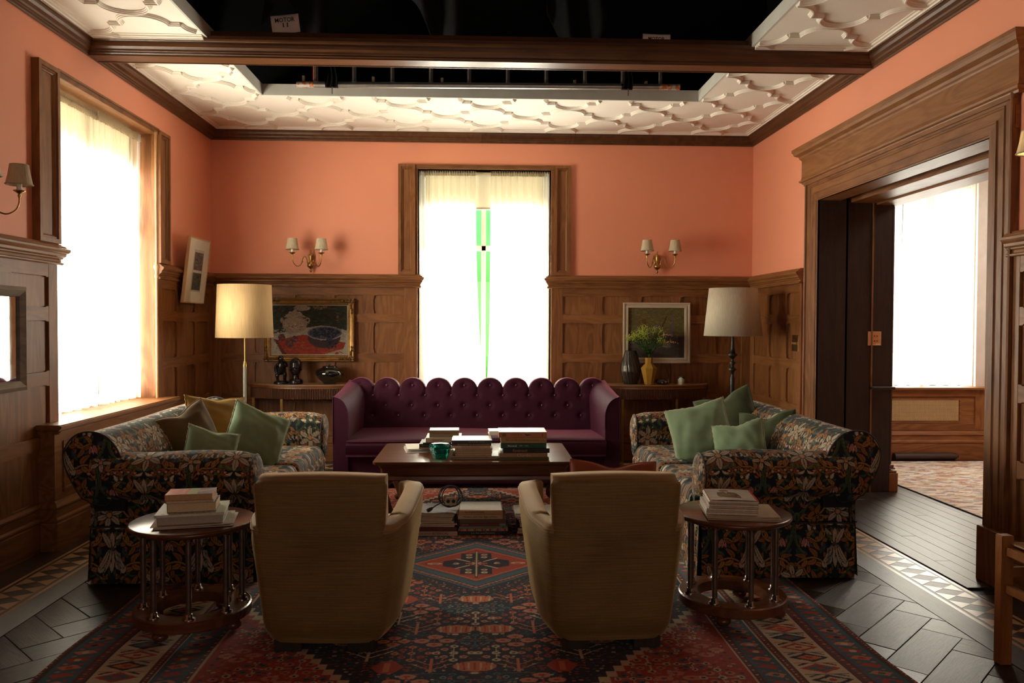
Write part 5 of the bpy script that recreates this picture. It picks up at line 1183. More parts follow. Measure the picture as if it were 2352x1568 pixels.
# crouching carved figure
t = thing('carved_figure', 'black carved figure bent with its hand to its head, leftmost on the left console', 'statue', (-1.9650, 7.93, CT), (0, 0, D(8)))
MB().lathe([(.072, 0), (.074, .012), (.066, .024), (.05, .03)], n=20).build('base', blackst, t)
P = [(0, .005, .125, .034, .036), (.004, -.004, .165, .032, .036), (.0, -.012, .20, .030, .034), (.004, -.028, .222, .016), (.002, -.045, .238, .026, .030), (.0, -.050, .262, .024, .028), (.004, -.048, .283, .014),
     (.030, -.010, .196, .016), (.058, -.022, .170, .012), (.052, -.055, .205, .010), (.026, -.070, .240, .010), (-.030, -.010, .196, .016), (-.056, -.026, .160, .012), (-.046, -.050, .118, .010), (-.026, -.060, .100, .010),
     (.024, .0, .110, .024), (.040, -.040, .098, .019), (.034, -.020, .055, .014), (.036, -.010, .026, .013), (.036, -.034, .022, .011), (-.024, .0, .110, .024), (-.038, -.036, .085, .018), (-.034, -.014, .050, .013), (-.034, -.008, .026, .013), (-.036, -.034, .022, .011)]
Ed = [(0, 1), (1, 2), (2, 3), (3, 4), (4, 5), (5, 6), (2, 7), (7, 8), (8, 9), (9, 10), (2, 11), (11, 12), (12, 13), (13, 14), (0, 15), (15, 16), (16, 17), (17, 18), (18, 19), (0, 20), (20, 21), (21, 22), (22, 23), (23, 24)]
skin('figure', P, Ed, blackst, t)
# bust
t = thing('carved_bust', 'tall black carved head on a ribbed base, beside the crouching figure', 'statue', (-1.8170, 7.90, CT))
MB().lathe([(.064, 0), (.067, .01), (.066, .03), (.058, .045), (.045, .052)], n=48, fn=lambda a, r, z: r * (1 + .03 * np.sign(np.sin(a * 24)))).build('ribbed_base', blackst, t)
nz, na = 60, 56; R = []
for i in range(nz):
    v = i / (nz - 1); z = .045 + .215 * v; prof = np.interp(v, [0, .10, .22, .30, .38, .50, .62, .75, .88, .96, 1.0], [.040, .034, .034, .046, .054, .059, .060, .060, .050, .030, .002])
    row = []
    for j in range(na):
        a = 2 * math.pi * j / na; fx, fy = math.sin(a), -math.cos(a); f = max(0, -fy); x = prof * fx * .92; y = prof * fy * 1.05; g = lambda cx_, cz_, sx, sz: math.exp(-((x - cx_) / sx) ** 2 - ((v - cz_) / sz) ** 2) * (f > 0)
        d = .016 * g(0, .46, .010, .045) + .009 * g(.011, .43, .007, .02) + .009 * g(-.011, .43, .007, .02) + .012 * g(0, .355, .018, .016) + .010 * g(0, .325, .016, .012) + .010 * g(0, .27, .016, .03) - .009 * g(.021, .50, .010, .022) - .009 * g(-.021, .50, .010, .022) + .006 * g(.021, .50, .006, .012) + .006 * g(-.021, .50, .006, .012) + .007 * g(.018, .56, .016, .015) + .007 * g(-.018, .56, .016, .015)
        row.append((x, y - d, z))
    R.append(row)
hd = MB().grid(R, cv=True, flip=True).build('head', blackst, t)
for s in (-1, 1): MB().ball((s * .056, .002, .152), .008, .012, .020, 10, 8).build('ear', blackst, hd)
# black lidded pot
t = thing('lidded_pot', 'round black glazed pot with small lid at the right of the left console', 'pot', (-1.4920, 7.93, CT))
MB().lathe([(.060, 0), (.064, .004), (.062, .012), (.075, .022), (.110, .050), (.134, .085), (.137, .105), (.128, .130), (.105, .150), (.075, .160), (.070, .168), (.074, .172), (.060, .174)], n=80, fn=lambda a, r, z: r * (1 + (.012 * np.abs(np.sin(a * 14)) if .02 < z < .155 else 0))).build('body', blackgl, t)
MB().lathe([(.072, .172), (.060, .178), (.02, .181), (.008, .184), (.010, .192), (.012, .197), (.0, .201)], n=32).build('lid', blackgl, t)
# ribbed vase
t = thing('ribbed_vase', 'tall dark bronze vase with twisting ribs at the left of the right console', 'vase', (1.5080, 7.95, CT))
a_ = np.linspace(0, 2 * math.pi, 120, endpoint=False); R = []
for v in np.linspace(0, 1, 50):
    r = np.interp(v, [0, .08, .2, .38, .55, .72, .88, 1], [.066, .076, .090, .101, .098, .082, .068, .056]); k = r * (1 + .055 * np.abs(np.sin((a_ + v * .55) * 9)) ** .6 - .03); R.append(np.stack([k * np.cos(a_), k * np.sin(a_), np.full(120, .335 * v)], 1))
R.append(R[-1] * np.array([.86, .86, 1])); R.append(R[-1] * np.array([.95, .95, .3]))
MB().grid(np.array(R), cv=True, flip=True).build('body', plain('dark_bronze_glaze', (.055, .045, .038), .24, .55, .2, 20), t)
# amber faceted vase with flowers
t = thing('amber_vase', 'faceted amber glass vase holding the flowers on the right console', 'vase', (1.6740, 7.86, CT), (0, 0, D(10)))
amb, ant, ab = new_mat('amber_glass'); ab.inputs['Base Color'].default_value = (.62, .33, .05, 1); ab.inputs['Roughness'].default_value = .22; ab.inputs['Transmission Weight'].default_value = .45; ab.inputs['IOR'].default_value = 1.3
R = []
for r, z in ((.040, 0), (.044, .004), (.080, .155), (.083, .162), (.078, .172), (.046, .205), (.038, .215), (.040, .268), (.036, .268), (.034, .215), (.06, .16), (.03, .02)):
    R.append([(r * math.cos(x + .35), r * math.sin(x + .35), z) for x in np.linspace(0, 2 * math.pi, 7, endpoint=False)])
mb = MB().grid(R, cv=True, sm=False, flip=True); mb.add(R[0], [tuple(range(7))]); mb.build('body', amb, t)
grn = plain('leaf_green', (.055, .15, .018), .5, 0, .4, 40); lime = plain('lime_flower', (.36, .42, .05), .6, 0, .25, 60); pnk = plain('pink_flower', (.62, .30, .26), .6, 0, .2, 60); lil = plain('lilac_flower', (.20, .15, .20), .6, 0, .2, 60)
f = thing('bouquet', 'loose bunch of lime green and pink flowers in the amber vase', 'flowers', (1.6740, 7.86, CT + .10))
rs = np.random.RandomState(4); st = MB(); lf = MB(); fl1 = MB(); fl2 = MB(); fl3 = MB()
def lfq(mb, p, d, l, w_3):
    d = np.array(d) / np.linalg.norm(d); s_ = np.cross(d, [0, .3, 1]); s_ /= np.linalg.norm(s_) + 1e-9; p = np.array(p); mb.add([p, p + d * l * .5 + s_ * w_3, p + d * l, p + d * l * .5 - s_ * w_3], [(0, 1, 2, 3)], True)
for i in range(38):
    a = rs.uniform(0, 2 * math.pi); sp = rs.uniform(.15, 1) ** .7 * .95; top = np.array([.225 * sp * math.cos(a) * (1.05 if math.cos(a) < 0 else .95), .11 * sp * math.sin(a), .31 + .15 * (1 - sp * sp) + rs.uniform(-.03, .03)]); 
    if i < 5: top = np.array([[-.205, -.03, .36], [.165, -.05, .40], [.195, -.05, .33], [-.06, -.06, .37], [.06, -.03, .46]][i])
    mid = np.array([top[0] * .28, top[1] * .3, .24]); pts = bez([(rs.uniform(-.015, .015), rs.uniform(-.015, .015), -.08), (0, 0, .17), mid, top], 5); st.tube(pts, .0016, 5)
    for k in range(13):
        q_ = pts[rs.randint(7, len(pts))]; dd = rs.normal(size=3); dd[2] = abs(dd[2]) * .4 - .1; lfq(lf, q_, dd, rs.uniform(.03, .065), rs.uniform(.004, .008))
    kind = 2 if i in (1, 2, 9, 17) else 3 if i % 9 == 4 else 1; mb = (None, fl1, fl2, fl3)[kind]
    for k in range(46 if kind == 1 else 34):
        o_ = rs.normal(size=3) * ([.0, .026, .020, .012][kind]); o_[2] *= .6 if kind < 3 else 1.8
        if kind == 2: o_ = np.array([o_[0] * 1.5, o_[1], o_[2] * .35 - abs(o_[0]) * .3])
        mb.ball(top + o_, rs.uniform(.0032, .0055), n=5, m=4)
        if kind == 1 and k % 5 == 0: st.tube([top * .97 - [0, 0, .02], top + o_], .0006, 3)
for nm, m, mt in (('stems', st, grn), ('leaves', lf, grn), ('lime_blossom', fl1, lime), ('pink_blossom', fl2, pnk), ('lilac_blossom', fl3, lil)): tag(m.build(nm, mt, f, fixn=False), kind='stuff')
# small tin, candle
t = thing('lacquer_box', 'small dark oval lacquered box right of the amber vase', 'box', (1.8090, 7.86, CT))
lq = plain('dark_lacquer', (.02, .012, .008), .25, 0, .3, 40, spec=.6); P = []
for x in np.linspace(-1, 1, 17): r = .030 * math.sqrt(max(.02, 1 - abs(x) ** 4)); P.append([(x * .066, r * 1.1 * math.cos(a), .030 + r * math.sin(a)) for a in np.linspace(0, 2 * math.pi, 20, endpoint=False)])
MB().grid(P, cv=True).build('body', lq, t); mb = MB()
for k in range(9): mb.ball((rs.uniform(-.04, .035), -.031, rs.uniform(.018, .035)), rs.uniform(.003, .007), .003, rs.uniform(.002, .005), 7, 5)
mb.build('painted_flowers', plain('painted_ornament', (.42, .27, .16), .5), t)['kind'] = 'stuff'; MB().tube([(.055, .030 * math.cos(a), .030 + .029 * math.sin(a)) for a in np.linspace(0, 2 * math.pi, 20, endpoint=False)], .0022, 5, closed=True).build('rim', brass, t)
t = thing('scented_candle', 'small glass candle with an oval printed label at the right of the console', 'candle', (2.0080, 7.90, CT), (0, 0, D(-14)))
MB().lathe([(.030, 0), (.033, .004), (.033, .055)], n=24).build('wax', plain('candle_wax', (.55, .50, .38), .4), t)
gl2 = plain('dark_glass_rim', (.05, .05, .04), .1); MB().lathe([(.0335, .055), (.0335, .082), (.0315, .082), (.0315, .056)], n=24).build('glass_rim', gl2, t)
lab = MB().grid([[(.0342 * math.sin(a * .8 * math.sqrt(max(0, 1 - b * b))), -.0342 * math.cos(a * .8 * math.sqrt(max(0, 1 - b * b))), .042 + .030 * b) for a in np.linspace(-1, 1, 13)] for b in np.linspace(-1, 1, 15)]).build('oval_label', plain('label_paper', (.70, .66, .56), .6), t)
ink = plain('black_ink', (.02, .018, .016), .6)
MB().tube([(.035 * math.sin(.45 * math.cos(a)), -.035 * math.cos(.45 * math.cos(a)), .042 + .021 * math.sin(a)) for a in np.linspace(0, 2 * math.pi, 24, endpoint=False)], .0009, 4, closed=True).build('label_ring', ink, t)
# ================================================================== LETTERING AND BOOKS
def text(s, par, loc, rot, w_4, h, mat, align='CENTER', shear=0, bold=0, sx=None):
    cu = bpy.data.curves.new('lettering', 'FONT'); cu.body = s; cu.size = 1; cu.align_x = align; cu.align_y = 'CENTER'; cu.extrude = .004; cu.shear = shear; cu.offset = bold; cu.resolution_u = 2
    tmp = bpy.data.objects.new('t', cu); COL.objects.link(tmp); bpy.context.view_layer.update(); dg = bpy.context.evaluated_depsgraph_get(); me = bpy.data.meshes.new_from_object(tmp.evaluated_get(dg)); bpy.data.objects.remove(tmp); bpy.data.curves.remove(cu)
    co = np.zeros(len(me.vertices) * 3, np.float32); me.vertices.foreach_get('co', co); co = co.reshape(-1, 3); ww = np.ptp(co[:, 0]); hh_ = np.ptp(co[:, 1]); cxx = (co[:, 0].max() + co[:, 0].min()) / 2; cyy = (co[:, 1].max() + co[:, 1].min()) / 2
    co[:, 0] = (co[:, 0] - cxx) * (w_4 / ww); co[:, 1] = (co[:, 1] - cyy) * (h / hh_); co[:, 2] *= .08; me.vertices.foreach_set('co', co.ravel()); me.materials.clear(); me.materials.append(mat); me.name = 'lettering'
    o = bpy.data.objects.new('lettering', me); COL.objects.link(o); o.parent = par; o.location = loc; o.rotation_euler = rot; return o
_mc = {}
def cm(c, r=.45):
    if (c, r) not in _mc: _mc[(c, r)] = plain('cover_colour', c, r, 0, .04, 30)
    return _mc[(c, r)]
page_m = plain('page_edges', (.58, .48, .33), .9, 0, .12, 90, .5, bscale=400); page_w = plain('white_page_edges', (.66, .60, .50), .9, 0, .10, 90, .5, bscale=400)
def book(label, cx_, yf, z, w_5, d, th, cov, rz=0, pages=page_m, spine='front', nm='book', cat='book', grp=None, top=None, board=.0022):
    """local origin: middle of the front edge, bottom"""
    t = thing(nm, label, cat, (cx_, yf, z), (0, 0, D(rz)), grp); h = w_5 / 2; b = board; mb = MB()
    if spine == 'front':
        mb.box(-h, h, 0, d, 0, b); mb.box(-h, h, 0, d, th - b, th); mb.box(-h, h, -.001, b, b * .2, th - b * .2); MB().box(-h + .004, h - .004, b + .0005, d - .004, b + .0002, th - b - .0002).build('pages', pages, t)
    else:
        mb.box(-h, h, 0, d, 0, b); mb.box(-h, h, 0, d, th - b, th); mb.box(-h - .001, -h + b, 0, d, b * .2, th - b * .2); MB().box(-h + b + .0005, h - .002, .002, d - .002, b + .0002, th - b - .0002).build('pages', pages, t)
    mb.build('cover', cm(cov) if not hasattr(cov, 'name') else cov, t, bevel=.0008, seg=1)
    return t
RF = (math.pi / 2, 0, 0)
def stx(t, s, x, zc, w_6, h, c, shear=0, bold=0, flip=False): return text(s, t, (x, -.0016, zc), (math.pi / 2, math.pi if flip else 0, 0), w_6, h, cm(c), shear=shear, bold=bold)
G = 'art books piled on the coffee table'
Y1 = 5.575; z = .4385
def bx_(a, b, Y): return ((a + b) / 2, b - a)
WHT = (.80, .78, .72)
x0, x1 = 0.1290, 0.4820
book('olive green book at the bottom of the right pile on the coffee table', (x0 + x1) / 2, Y1, z, x1 - x0, .25, .020, (.10, .12, .02), .5, grp=G); z += .0205
t = book('beige book with large pale lettering, second from the bottom of the right coffee table pile', (x0 + x1) / 2 - .004, Y1 - .002, z, x1 - x0 - .012, .25, .030, (.38, .26, .15), -.4, grp=G); stx(t, 'Chardin', .005, .015, .095, .021, (.62, .52, .38)); z += .0305
x0, x1 = 0.1610, 0.4870
t = book('black book with gold script lettering in the right coffee table pile', (x0 + x1) / 2, Y1 - .003, z, x1 - x0, .25, .032, (.012, .008, .006), .8, grp=G); stx(t, 'Rembrandt', -.045, .017, .105, .022, (.42, .28, .12), .25); text('EDITIONS', t, (.10, -.0016, .012), RF, .07, .003, cm((.3, .2, .1))); z += .0325
x0, x1 = 0.1430, 0.4650
t = book('dark green book with bold white lettering, middle of the right coffee table pile', (x0 + x1) / 2, Y1 - .002, z, x1 - x0, .25, .037, (.010, .075, .035), 0, grp=G); stx(t, 'Morandi', -.080, .018, .063, .014, (.75, .68, .58), 0, .02); stx(t, '1890 - 1964', .0, .018, .062, .010, (.55, .50, .42)); z += .0375
t = book('tan book about the lost world of the impressionists in the right pile', (x0 + x1) / 2, Y1 - .002, z, x1 - x0, .25, .037, (.44, .26, .09), -.3, grp=G); stx(t, 'The Lost World of the Impressionists', -.01, .019, .235, .018, (.10, .065, .03), .25); z += .0375
x0, x1 = 0.1290, 0.4670
t = book('orange book with a figure on its spine, top of the right pile', (x0 + x1) / 2, Y1 - .003, z, x1 - x0, .235, .040, (.48, .19, .07), .3, grp=G); stx(t, 'V. A. Serov', -.045, .020, .075, .011, (.10, .05, .03), .2, 0, True)
mbq = MB()
for a, b, r in ((.018, .024, .006), (.026, .019, .009), (.036, .020, .008), (.046, .022, .005), (.052, .016, .004)): mbq.ball((a, -.001, b), r, .001, r * .8, 8, 5)
mbq.build('spine_emblem', cm((.10, .07, .06)), t); MB().rects(frw, -.145, -.118, .010, .030, [(0, .0016), (.003, .0018)]).build('spine_stamp', cm((.25, .10, .05)), t); MB().box(.135, .140, -.0022, -.001, .008, .032).build('spine_mark', cm((.25, .02, .01)), t); OT = z + .0405
mbq = None
t = book('small pale book behind the left end of the orange book', 0.1130, 5.74, .5905, .10, .16, .030, (.75, .72, .66), 3, page_w, grp=G)
t = thing('book', 'stack end of black and pale blue slim books between the two front piles', 'book', (0.1210, 5.70, .4385), (0, 0, 0), G)
# middle pile
z = .4385; Y2 = 5.60; x0, x1 = -0.2050, 0.1260
bpy.data.objects.remove(t)
MIDT = .4315
book('thin black book at the bottom of the middle pile on the coffee table', (x0 + x1) / 2, Y2, z, x1 - x0, .25, .012, (.02, .018, .016), .4, grp=G, spine='left'); z += .0125
book('white-edged book second from the bottom of the middle pile', (x0 + x1) / 2 + .003, Y2, z, x1 - x0, .24, .013, (.03, .028, .024), -.5, page_w, spine='left', grp=G); z += .0135
x0, x1 = -0.1780, 0.0820
cols = [(.55, .30, .03), (.5, .42, .3), (.35, .3, .2), (.55, .45, .32)]
for i, (th, o_) in enumerate(((.017, 0), (.012, .003), (.012, -.002), (.010, .004))):
    book(['yellow-bottomed paperback in the middle pile', 'cream paperback with rough edges in the middle pile', 'grey-edged paperback in the middle pile', 'slim cream paperback just under the white spine in the middle pile'][i], (x0 + x1) / 2 + o_, Y2, z, x1 - x0, .22, th, cols[i], o_ * 150, spine='left', board=.0012, grp=G); z += th + .0005
x0, x1 = -0.2070, 0.0700
t = book('white book lettered in red capitals in the middle pile', (x0 + x1) / 2, Y2, z, x1 - x0, .22, .019, (.62, .50, .40), .3, grp=G); stx(t, 'CAMILLE PISSARRO', .0, .0095, .135, .010, (.50, .12, .08)); z += .0195
x0, x1 = -0.2050, 0.0770
t = book('dark book with gold lettering below the blue one in the middle pile', (x0 + x1) / 2, Y2, z, x1 - x0, .22, .017, (.07, .045, .012), -.4, grp=G); stx(t, 'RENAISSANCE & ITS AFFINITIES', .015, .0085, .225, .011, (.42, .28, .04), 0, .01, True); z += .0175
x0, x1 = -0.2020, 0.0850
t = book('navy blue book with a white cover on top of the middle pile', (x0 + x1) / 2, Y2, z, x1 - x0, .235, .020, (.02, .03, .08), .6, grp=G); stx(t, 'THE SHINING SANDS', .03, .010, .12, .009, (.35, .38, .48)); MB().box(-.138, .138, .004, .231, .0201, .0206).build('top_cover', cm((.80, .79, .76)), t)
# left pile, further back
Y3 = 5.93; z = .4385; x0, x1 = -0.5430, -0.3850
t = thing('paper_stack', 'untidy pile of white papers at the left of the coffee table books', 'papers', (x0 + .12, Y3 + .06, z)); wp = plain('white_paper', (.74, .70, .62), .8, 0, .03, 20)
for k in range(6): MB().add([(-.13, -.06, 0), (.12, -.06, 0), (.12, .19, .002), (-.13, .19, .002), (-.13, -.06, .002), (.12, -.06, .002), (.12, .19, .004), (-.13, .19, .004)], [(0, 1, 2, 3), (4, 5, 6, 7), (0, 1, 5, 4), (1, 2, 6, 5), (2, 3, 7, 6), (3, 0, 4, 7)]).build('sheet', wp, t, (rs.uniform(-.012, .022), rs.uniform(-.02, .03), k * .0043), (0, 0, rs.uniform(-.22, .22)))
x0, x1 = -0.4530, -0.2060
z = .4385 + .0275
book('brown-edged book at the bottom of the left pile', (x0 + x1) / 2, 5.90, z, x1 - x0, .24, .012, (.20, .15, .10), .5, spine='left', grp=G); z += .0125
t = book('black book with gold lettering low in the left pile', (x0 + x1) / 2, 5.905, z, x1 - x0, .24, .026, (.012, .010, .008), -.5, grp=G); stx(t, 'Jan van Eyck', -.06, .013, .09, .012, (.30, .19, .06)); z += .0265
book('dark green slim book second below the linen box', -0.2960, 5.90, z, .26, .24, .010, (.02, .03, .02), .2, grp=G); z += .0105
x0, x1 = -0.4050, -0.1420
t = book('pale book lettered in dark capitals in the left pile, under the linen box', (x0 + x1) / 2, 5.90, z, x1 - x0, .26, .034, (.46, .40, .29), .4, grp=G); stx(t, 'TARKOVSKY', -.04, .017, .092, .011, (.07, .05, .04)); z += .0345
t = thing('card_box', 'small grey-brown linen box on top of the left pile of books', 'box', (-0.2700, 5.92, z), (0, 0, D(1)))
kb = plain('linen_box', (.26, .20, .12), .8, 0, .1, 60, .3); MB().box(-.109, .109, 0, .15, 0, .034).build('box_base', kb, t, bevel=.002); MB().box(-.112, .112, -.003, .153, .035, .053).build('lid', kb, t, bevel=.002); MB().box(-.108, .108, .002, .148, .0531, .0536).build('lid_paper', cm((.80, .78, .76)), t)
# teal glass bowl
teal, tnt, tb = new_mat('teal_glass'); tb.inputs['Base Color'].default_value = (.01, .42, .34, 1); tb.inputs['Transmission Weight'].default_value = .85; tb.inputs['Roughness'].default_value = .03; tb.inputs['IOR'].default_value = 1.5
t = thing('glass_bowl', 'chunky faceted teal glass bowl near the front edge of the coffee table', 'bowl', (-0.2870, 5.66, .438))
R = []
for r, z_ in ((.030, 0), (.050, .004), (.062, .030), (.074, .062), (.079, .088), (.077, .099), (.072, .102), (.050, .099), (.045, .094), (.044, .070), (.034, .048), (.012, .040)): R.append([(r * math.cos(x), r * math.sin(x), z_) for x in np.linspace(0, 2 * math.pi, 12, endpoint=False)])
mb = MB().grid(R, cv=True, sm=False, flip=True); mb.add(R[0], [tuple(range(12))]); mb.add(R[-1], [tuple(range(12))]); mb.build('bowl_body', teal, t)
# ---- books on the carpet
G = 'books piled on the carpet'; FZ = .0085; z = FZ; Y4 = 5.21
x0, x1 = -0.1440, 0.1820
t = book('dark green book at the bottom of the middle floor pile', (x0 + x1) / 2, Y4, z, x1 - x0, .27, .024, (.008, .022, .016), .5, grp=G); stx(t, 'J. J. Pan and Partners', -.0, .012, .155, .012, (.45, .42, .33), 0, .012); z += .0245
x0, x1 = -0.1430, 0.1830
t = book('cream book with red blocks and black letters in the middle floor pile', (x0 + x1) / 2, Y4, z, x1 - x0, .27, .018, (.36, .29, .20), -.4, grp=G)
for k in range(7): MB().box(-.158 + k * .0495, -.146 + k * .0495, -.002, -.0005, .001, .017).build('red_block', cm((.45, .01, .01)), t)
for k, ch in enumerate('PETEREISENMAN'[:12]): text(ch, t, (-.135 + k * .0245 + (.004 if k % 2 else 0), -.0016, .009), RF, .009, .010, cm((.03, .03, .03)))
z += .0185
t = book('pale green slim book in the middle floor pile', 0.0050, Y4, z, .285, .25, .015, (.16, .22, .15), .3, grp=G); text('MODERN DESIGN', t, (.06, -.0016, .0075), RF, .07, .005, cm((.04, .05, .04))); z += .0155
x0, x1 = -0.1340, 0.1700
t = book('red-brown book with a pale blue spine patch in the middle floor pile', (x0 + x1) / 2, Y4, z, x1 - x0, .26, .019, (.15, .030, .015), -.6, grp=G); stx(t, 'GAUDI', -.118, .0095, .045, .010, (.40, .26, .14)); MB().box(.108, .150, -.002, -.0005, .001, .018).build('spine_patch', cm((.15, .24, .24)), t); z += .0195
x0, x1 = -0.1340, 0.1720
t = book('dull brown book in the middle floor pile', (x0 + x1) / 2, Y4, z, x1 - x0, .26, .026, (.12, .075, .045), .2, grp=G); text('THE ART OF AMERICA', t, (-.01, -.0016, .013), RF, .10, .005, cm((.04, .025, .02))); z += .0265
x0, x1 = -0.1450, 0.1480
t = book('cream book with black slanted lettering, second from the top of the middle floor pile', (x0 + x1) / 2, Y4, z, x1 - x0, .25, .028, (.50, .38, .24), -.3, page_w, grp=G); stx(t, 'Picasso and the Age of Iron', -.0, .014, .225, .013, (.04, .03, .02), .25, .012); z += .0285
x0, x1 = -0.1410, 0.1480
t = book('tan book lettered Surrealism in Exile with a white cover, top of the middle floor pile', (x0 + x1) / 2, Y4, z, x1 - x0, .26, .029, (.44, .29, .13), .4, page_w, grp=G); stx(t, 'Surrealism in Exile', -.04, .019, .125, .013, (.05, .035, .02)); text('and the beginning of the New York School', t, (.04, -.0016, .006), RF, .11, .0035, cm((.1, .06, .03))); MB().box(-.138, .138, .003, .257, .0291, .0296).build('top_cover', cm((.80, .77, .70)), t)
z = FZ; x0, x1 = -0.4300, -0.1480
t = book('white book lettered Inspired Interiors, bottom of the left floor pile', (x0 + x1) / 2 - .03, 5.19, z, x1 - x0 + .06, .27, .030, (.42, .33, .24), 0, grp=G); stx(t, 'INTERIORS', .060, .016, .105, .016, (.07, .055, .045)); stx(t, 'Inspired', -.045, .015, .085, .016, (.20, .15, .11)); z += .0305
book('dark red book near the bottom of the left floor pile', (x0 + x1) / 2 - .03, 5.195, z, x1 - x0 + .05, .27, .026, (.10, .015, .010), .4, page_w, grp=G); z += .0265
G2 = 'magazines in the left floor pile'
for i in range(8):
    th = .0115; cc = [(.45, .40, .32), (.20, .15, .10), (.50, .45, .38), (.30, .22, .15), (.42, .36, .28), (.16, .11, .08), (.48, .42, .33), (.55, .52, .48)][i]
    book(['lowest', 'second', 'third', 'fourth', 'fifth', 'sixth', 'seventh', 'topmost'][i] + ' worn magazine in the left floor pile under the cable', -0.2800 + rs.uniform(-.012, .012), 5.20 + rs.uniform(-.006, .004), z, .215 if i > 1 else .24, .27, th, cc, rs.uniform(-3, 3), spine='left', nm='magazine', cat='magazine', board=.0008, grp=G2); z += th + .0003
t = thing('magazine', 'glossy magazine lying open at an angle on top of the left floor pile', 'magazine', (-0.2670, 5.18, z + .0005), (0, 0, D(-8))); c = Canvas(.24, .28, .004, (.60, .60, .60)); daub(c, 0, .24, .02, .26, [(.62, .61, .60), (.50, .52, .56), (.56, .58, .60)], 60, .03, 41); wfill(c, [(.10, .18), (.20, .18), (.19, .26), (.12, .26)], (.35, .33, .36))
A, B = np.meshgrid(np.linspace(-.13, .11, c.nx), np.linspace(-.01, .27, c.ny), indexing='ij'); gloss = attr_mat('glossy_cover', .25, 0, .02, 100, .6); fast_grid('front_page', np.stack([A, B, .006 + .004 * np.sin(A * 25)], -1), gloss, c.a.transpose(1, 0, 2).reshape(-1, 3), t); MB().box(-.128, .108, -.008, .268, 0, .0015).build('back_pages', page_w, t); z += .010
# coiled extension lead
t = thing('extension_lead', 'coiled black extension lead with a cream socket on the left floor pile', 'cable', (-0.1920, 5.26, z + .006)); blk = plain('black_rubber', (.006, .006, .006), .4)
pts = []
for k in range(0, 150):
    a = k / 150 * 2 * math.pi * 3.3; r = .068 + .010 * math.sin(k * .13); lean = .55; pts.append((r * math.cos(a) + .012 * math.sin(k * .05), -.02 + .030 * math.sin(a) + .012 * math.sin(k * .21) + k * .0002, .072 + r * .92 * math.sin(a)))
MB().tube(pts, .0042, 8).build('coil', blk, t); MB().tube(bez([(-.055, -.04, .05), (-.09, -.06, .035), (-.115, -.08, .022), (-.125, -.09, .008)], 6), .004, 8).build('flex', blk, t)
MB().tube([(-.150, -.10, .006), (-.135, -.09, .012), (-.118, -.08, .022)], [.012, .013, .006], 10).build('plug', blk, t)
t2 = MB().box(-.038, .036, -.058, -.030, .030, .080).build('socket_block', plain('cream_plastic', (.36, .28, .16), .4), t, bevel=.006)
for x in (-.018, .018): MB().lathe([(.0, 0), (.012, 0), (.012, .002), (.0, .002)], n=16).build('socket_hole', blk, t2, (x, -.0585, .058), (math.pi / 2, 0, 0))
# right floor pile (mostly behind the right armchair)
z = FZ; G3 = 'books and magazines in the right floor pile'
for i, (th, cc, o_) in enumerate(((.022, (.03, .022, .018), .0), (.022, (.02, .016, .014), .004), (.024, (.05, .03, .02), .018), (.014, (.35, .30, .24), .02), (.012, (.20, .15, .12), .012), (.014, (.50, .46, .40), .004), (.014, (.40, .46, .50), -.008), (.012, (.55, .52, .46), -.012))):
    book(['black book at the bottom', 'second black book', 'dark brown book third from the bottom', 'cream paperback in the middle', 'brown magazine above the middle', 'white magazine near the top', 'pale blue magazine second from the top', 'white magazine on top'][i] + ' of the floor pile by the right armchair', 0.3880 + o_, 5.22 + rs.uniform(-.01, .01), z, .29, .25, th, cc, rs.uniform(-2, 2), page_w if i > 2 else page_w, spine='left', board=.0018, grp=G3); z += th + .0004
t = thing('photo_cube', 'small clear framed picture standing in the right floor pile', 'picture', (0.2890, 5.225, z), (0, 0, 0)); MB().box(-.022, .045, 0, .012, 0, .004).build('foot', cm((.6, .55, .5)), t); MB().rects(frw, -.022, .045, .003, .060, [(0, -.008), (0, .0), (.005, .0), (.006, -.002)]).build('frame', cm((.62, .56, .48)), t); MB().rects(frw, .008, .04, .036, .054, [(0, -.0005)]).build('picture_patch', cm((.55, .12, .12)), t)
# ---- books on the left side table
TZ = .4925; z = TZ; cxx, cyy = -1.27, 3.60
news = plain('newsprint', (.50, .44, .34), .9, 0, .15, 25); G4 = 'reading matter on the left side table'
def paper_pile(nm, label, cx_, cy_, z, w_7, d, n, th, rz, mat, cat='newspaper', spread=.012, grp=None):
    t = thing(nm, label, cat, (cx_, cy_, z), (0, 0, D(rz)), grp)
    for k in range(n):
        a = rs.uniform(-1, 1) * spread; b = rs.uniform(-1, 1) * spread
        P = np.array([[(x * w_7 / 2, y * d, k * th + .004 * math.sin(x * 2 + k) * 0 + .0025 * (x ** 4) * (k > 0) * .5) for y in (0, .5, 1)] for x in np.linspace(-1, 1, 9)]); Q = P + [0, 0, th * .82]
        mb = MB().grid(P, flip=True).grid(Q); 
        for s_ in (0, -1): mb.grid([P[s_], Q[s_]], sm=False); 
        for s_ in (0, -1): mb.grid([P[:, s_], Q[:, s_]], sm=False)
        mb.build('sheet', mat, t, (a, b, 0), (0, 0, rs.uniform(-.05, .05)))
    return t
paper_pile('newspaper', 'folded newspaper lowest on the left side table', cxx + .005, cyy - .065, z, .33, .25, 4, .0032, 14, news, grp=G4); z += .0145
t = book('thick grey-paged catalogue on the left side table', cxx - .01, cyy - .045, z, .275, .235, .036, (.52, .50, .44), 12, plain('grey_page_edges', (.42, .38, .31), .9, 0, .15, 200, .5, bscale=500), spine='back' if 0 else 'left', grp=G4, board=.001); z += .0365
t = book('magazine with a pale aqua cover on the left side table', cxx - .008, cyy - .058, z, .29, .245, .012, (.42, .52, .45), 12, page_w, spine='left', nm='magazine', cat='magazine', board=.0008, grp=G4)
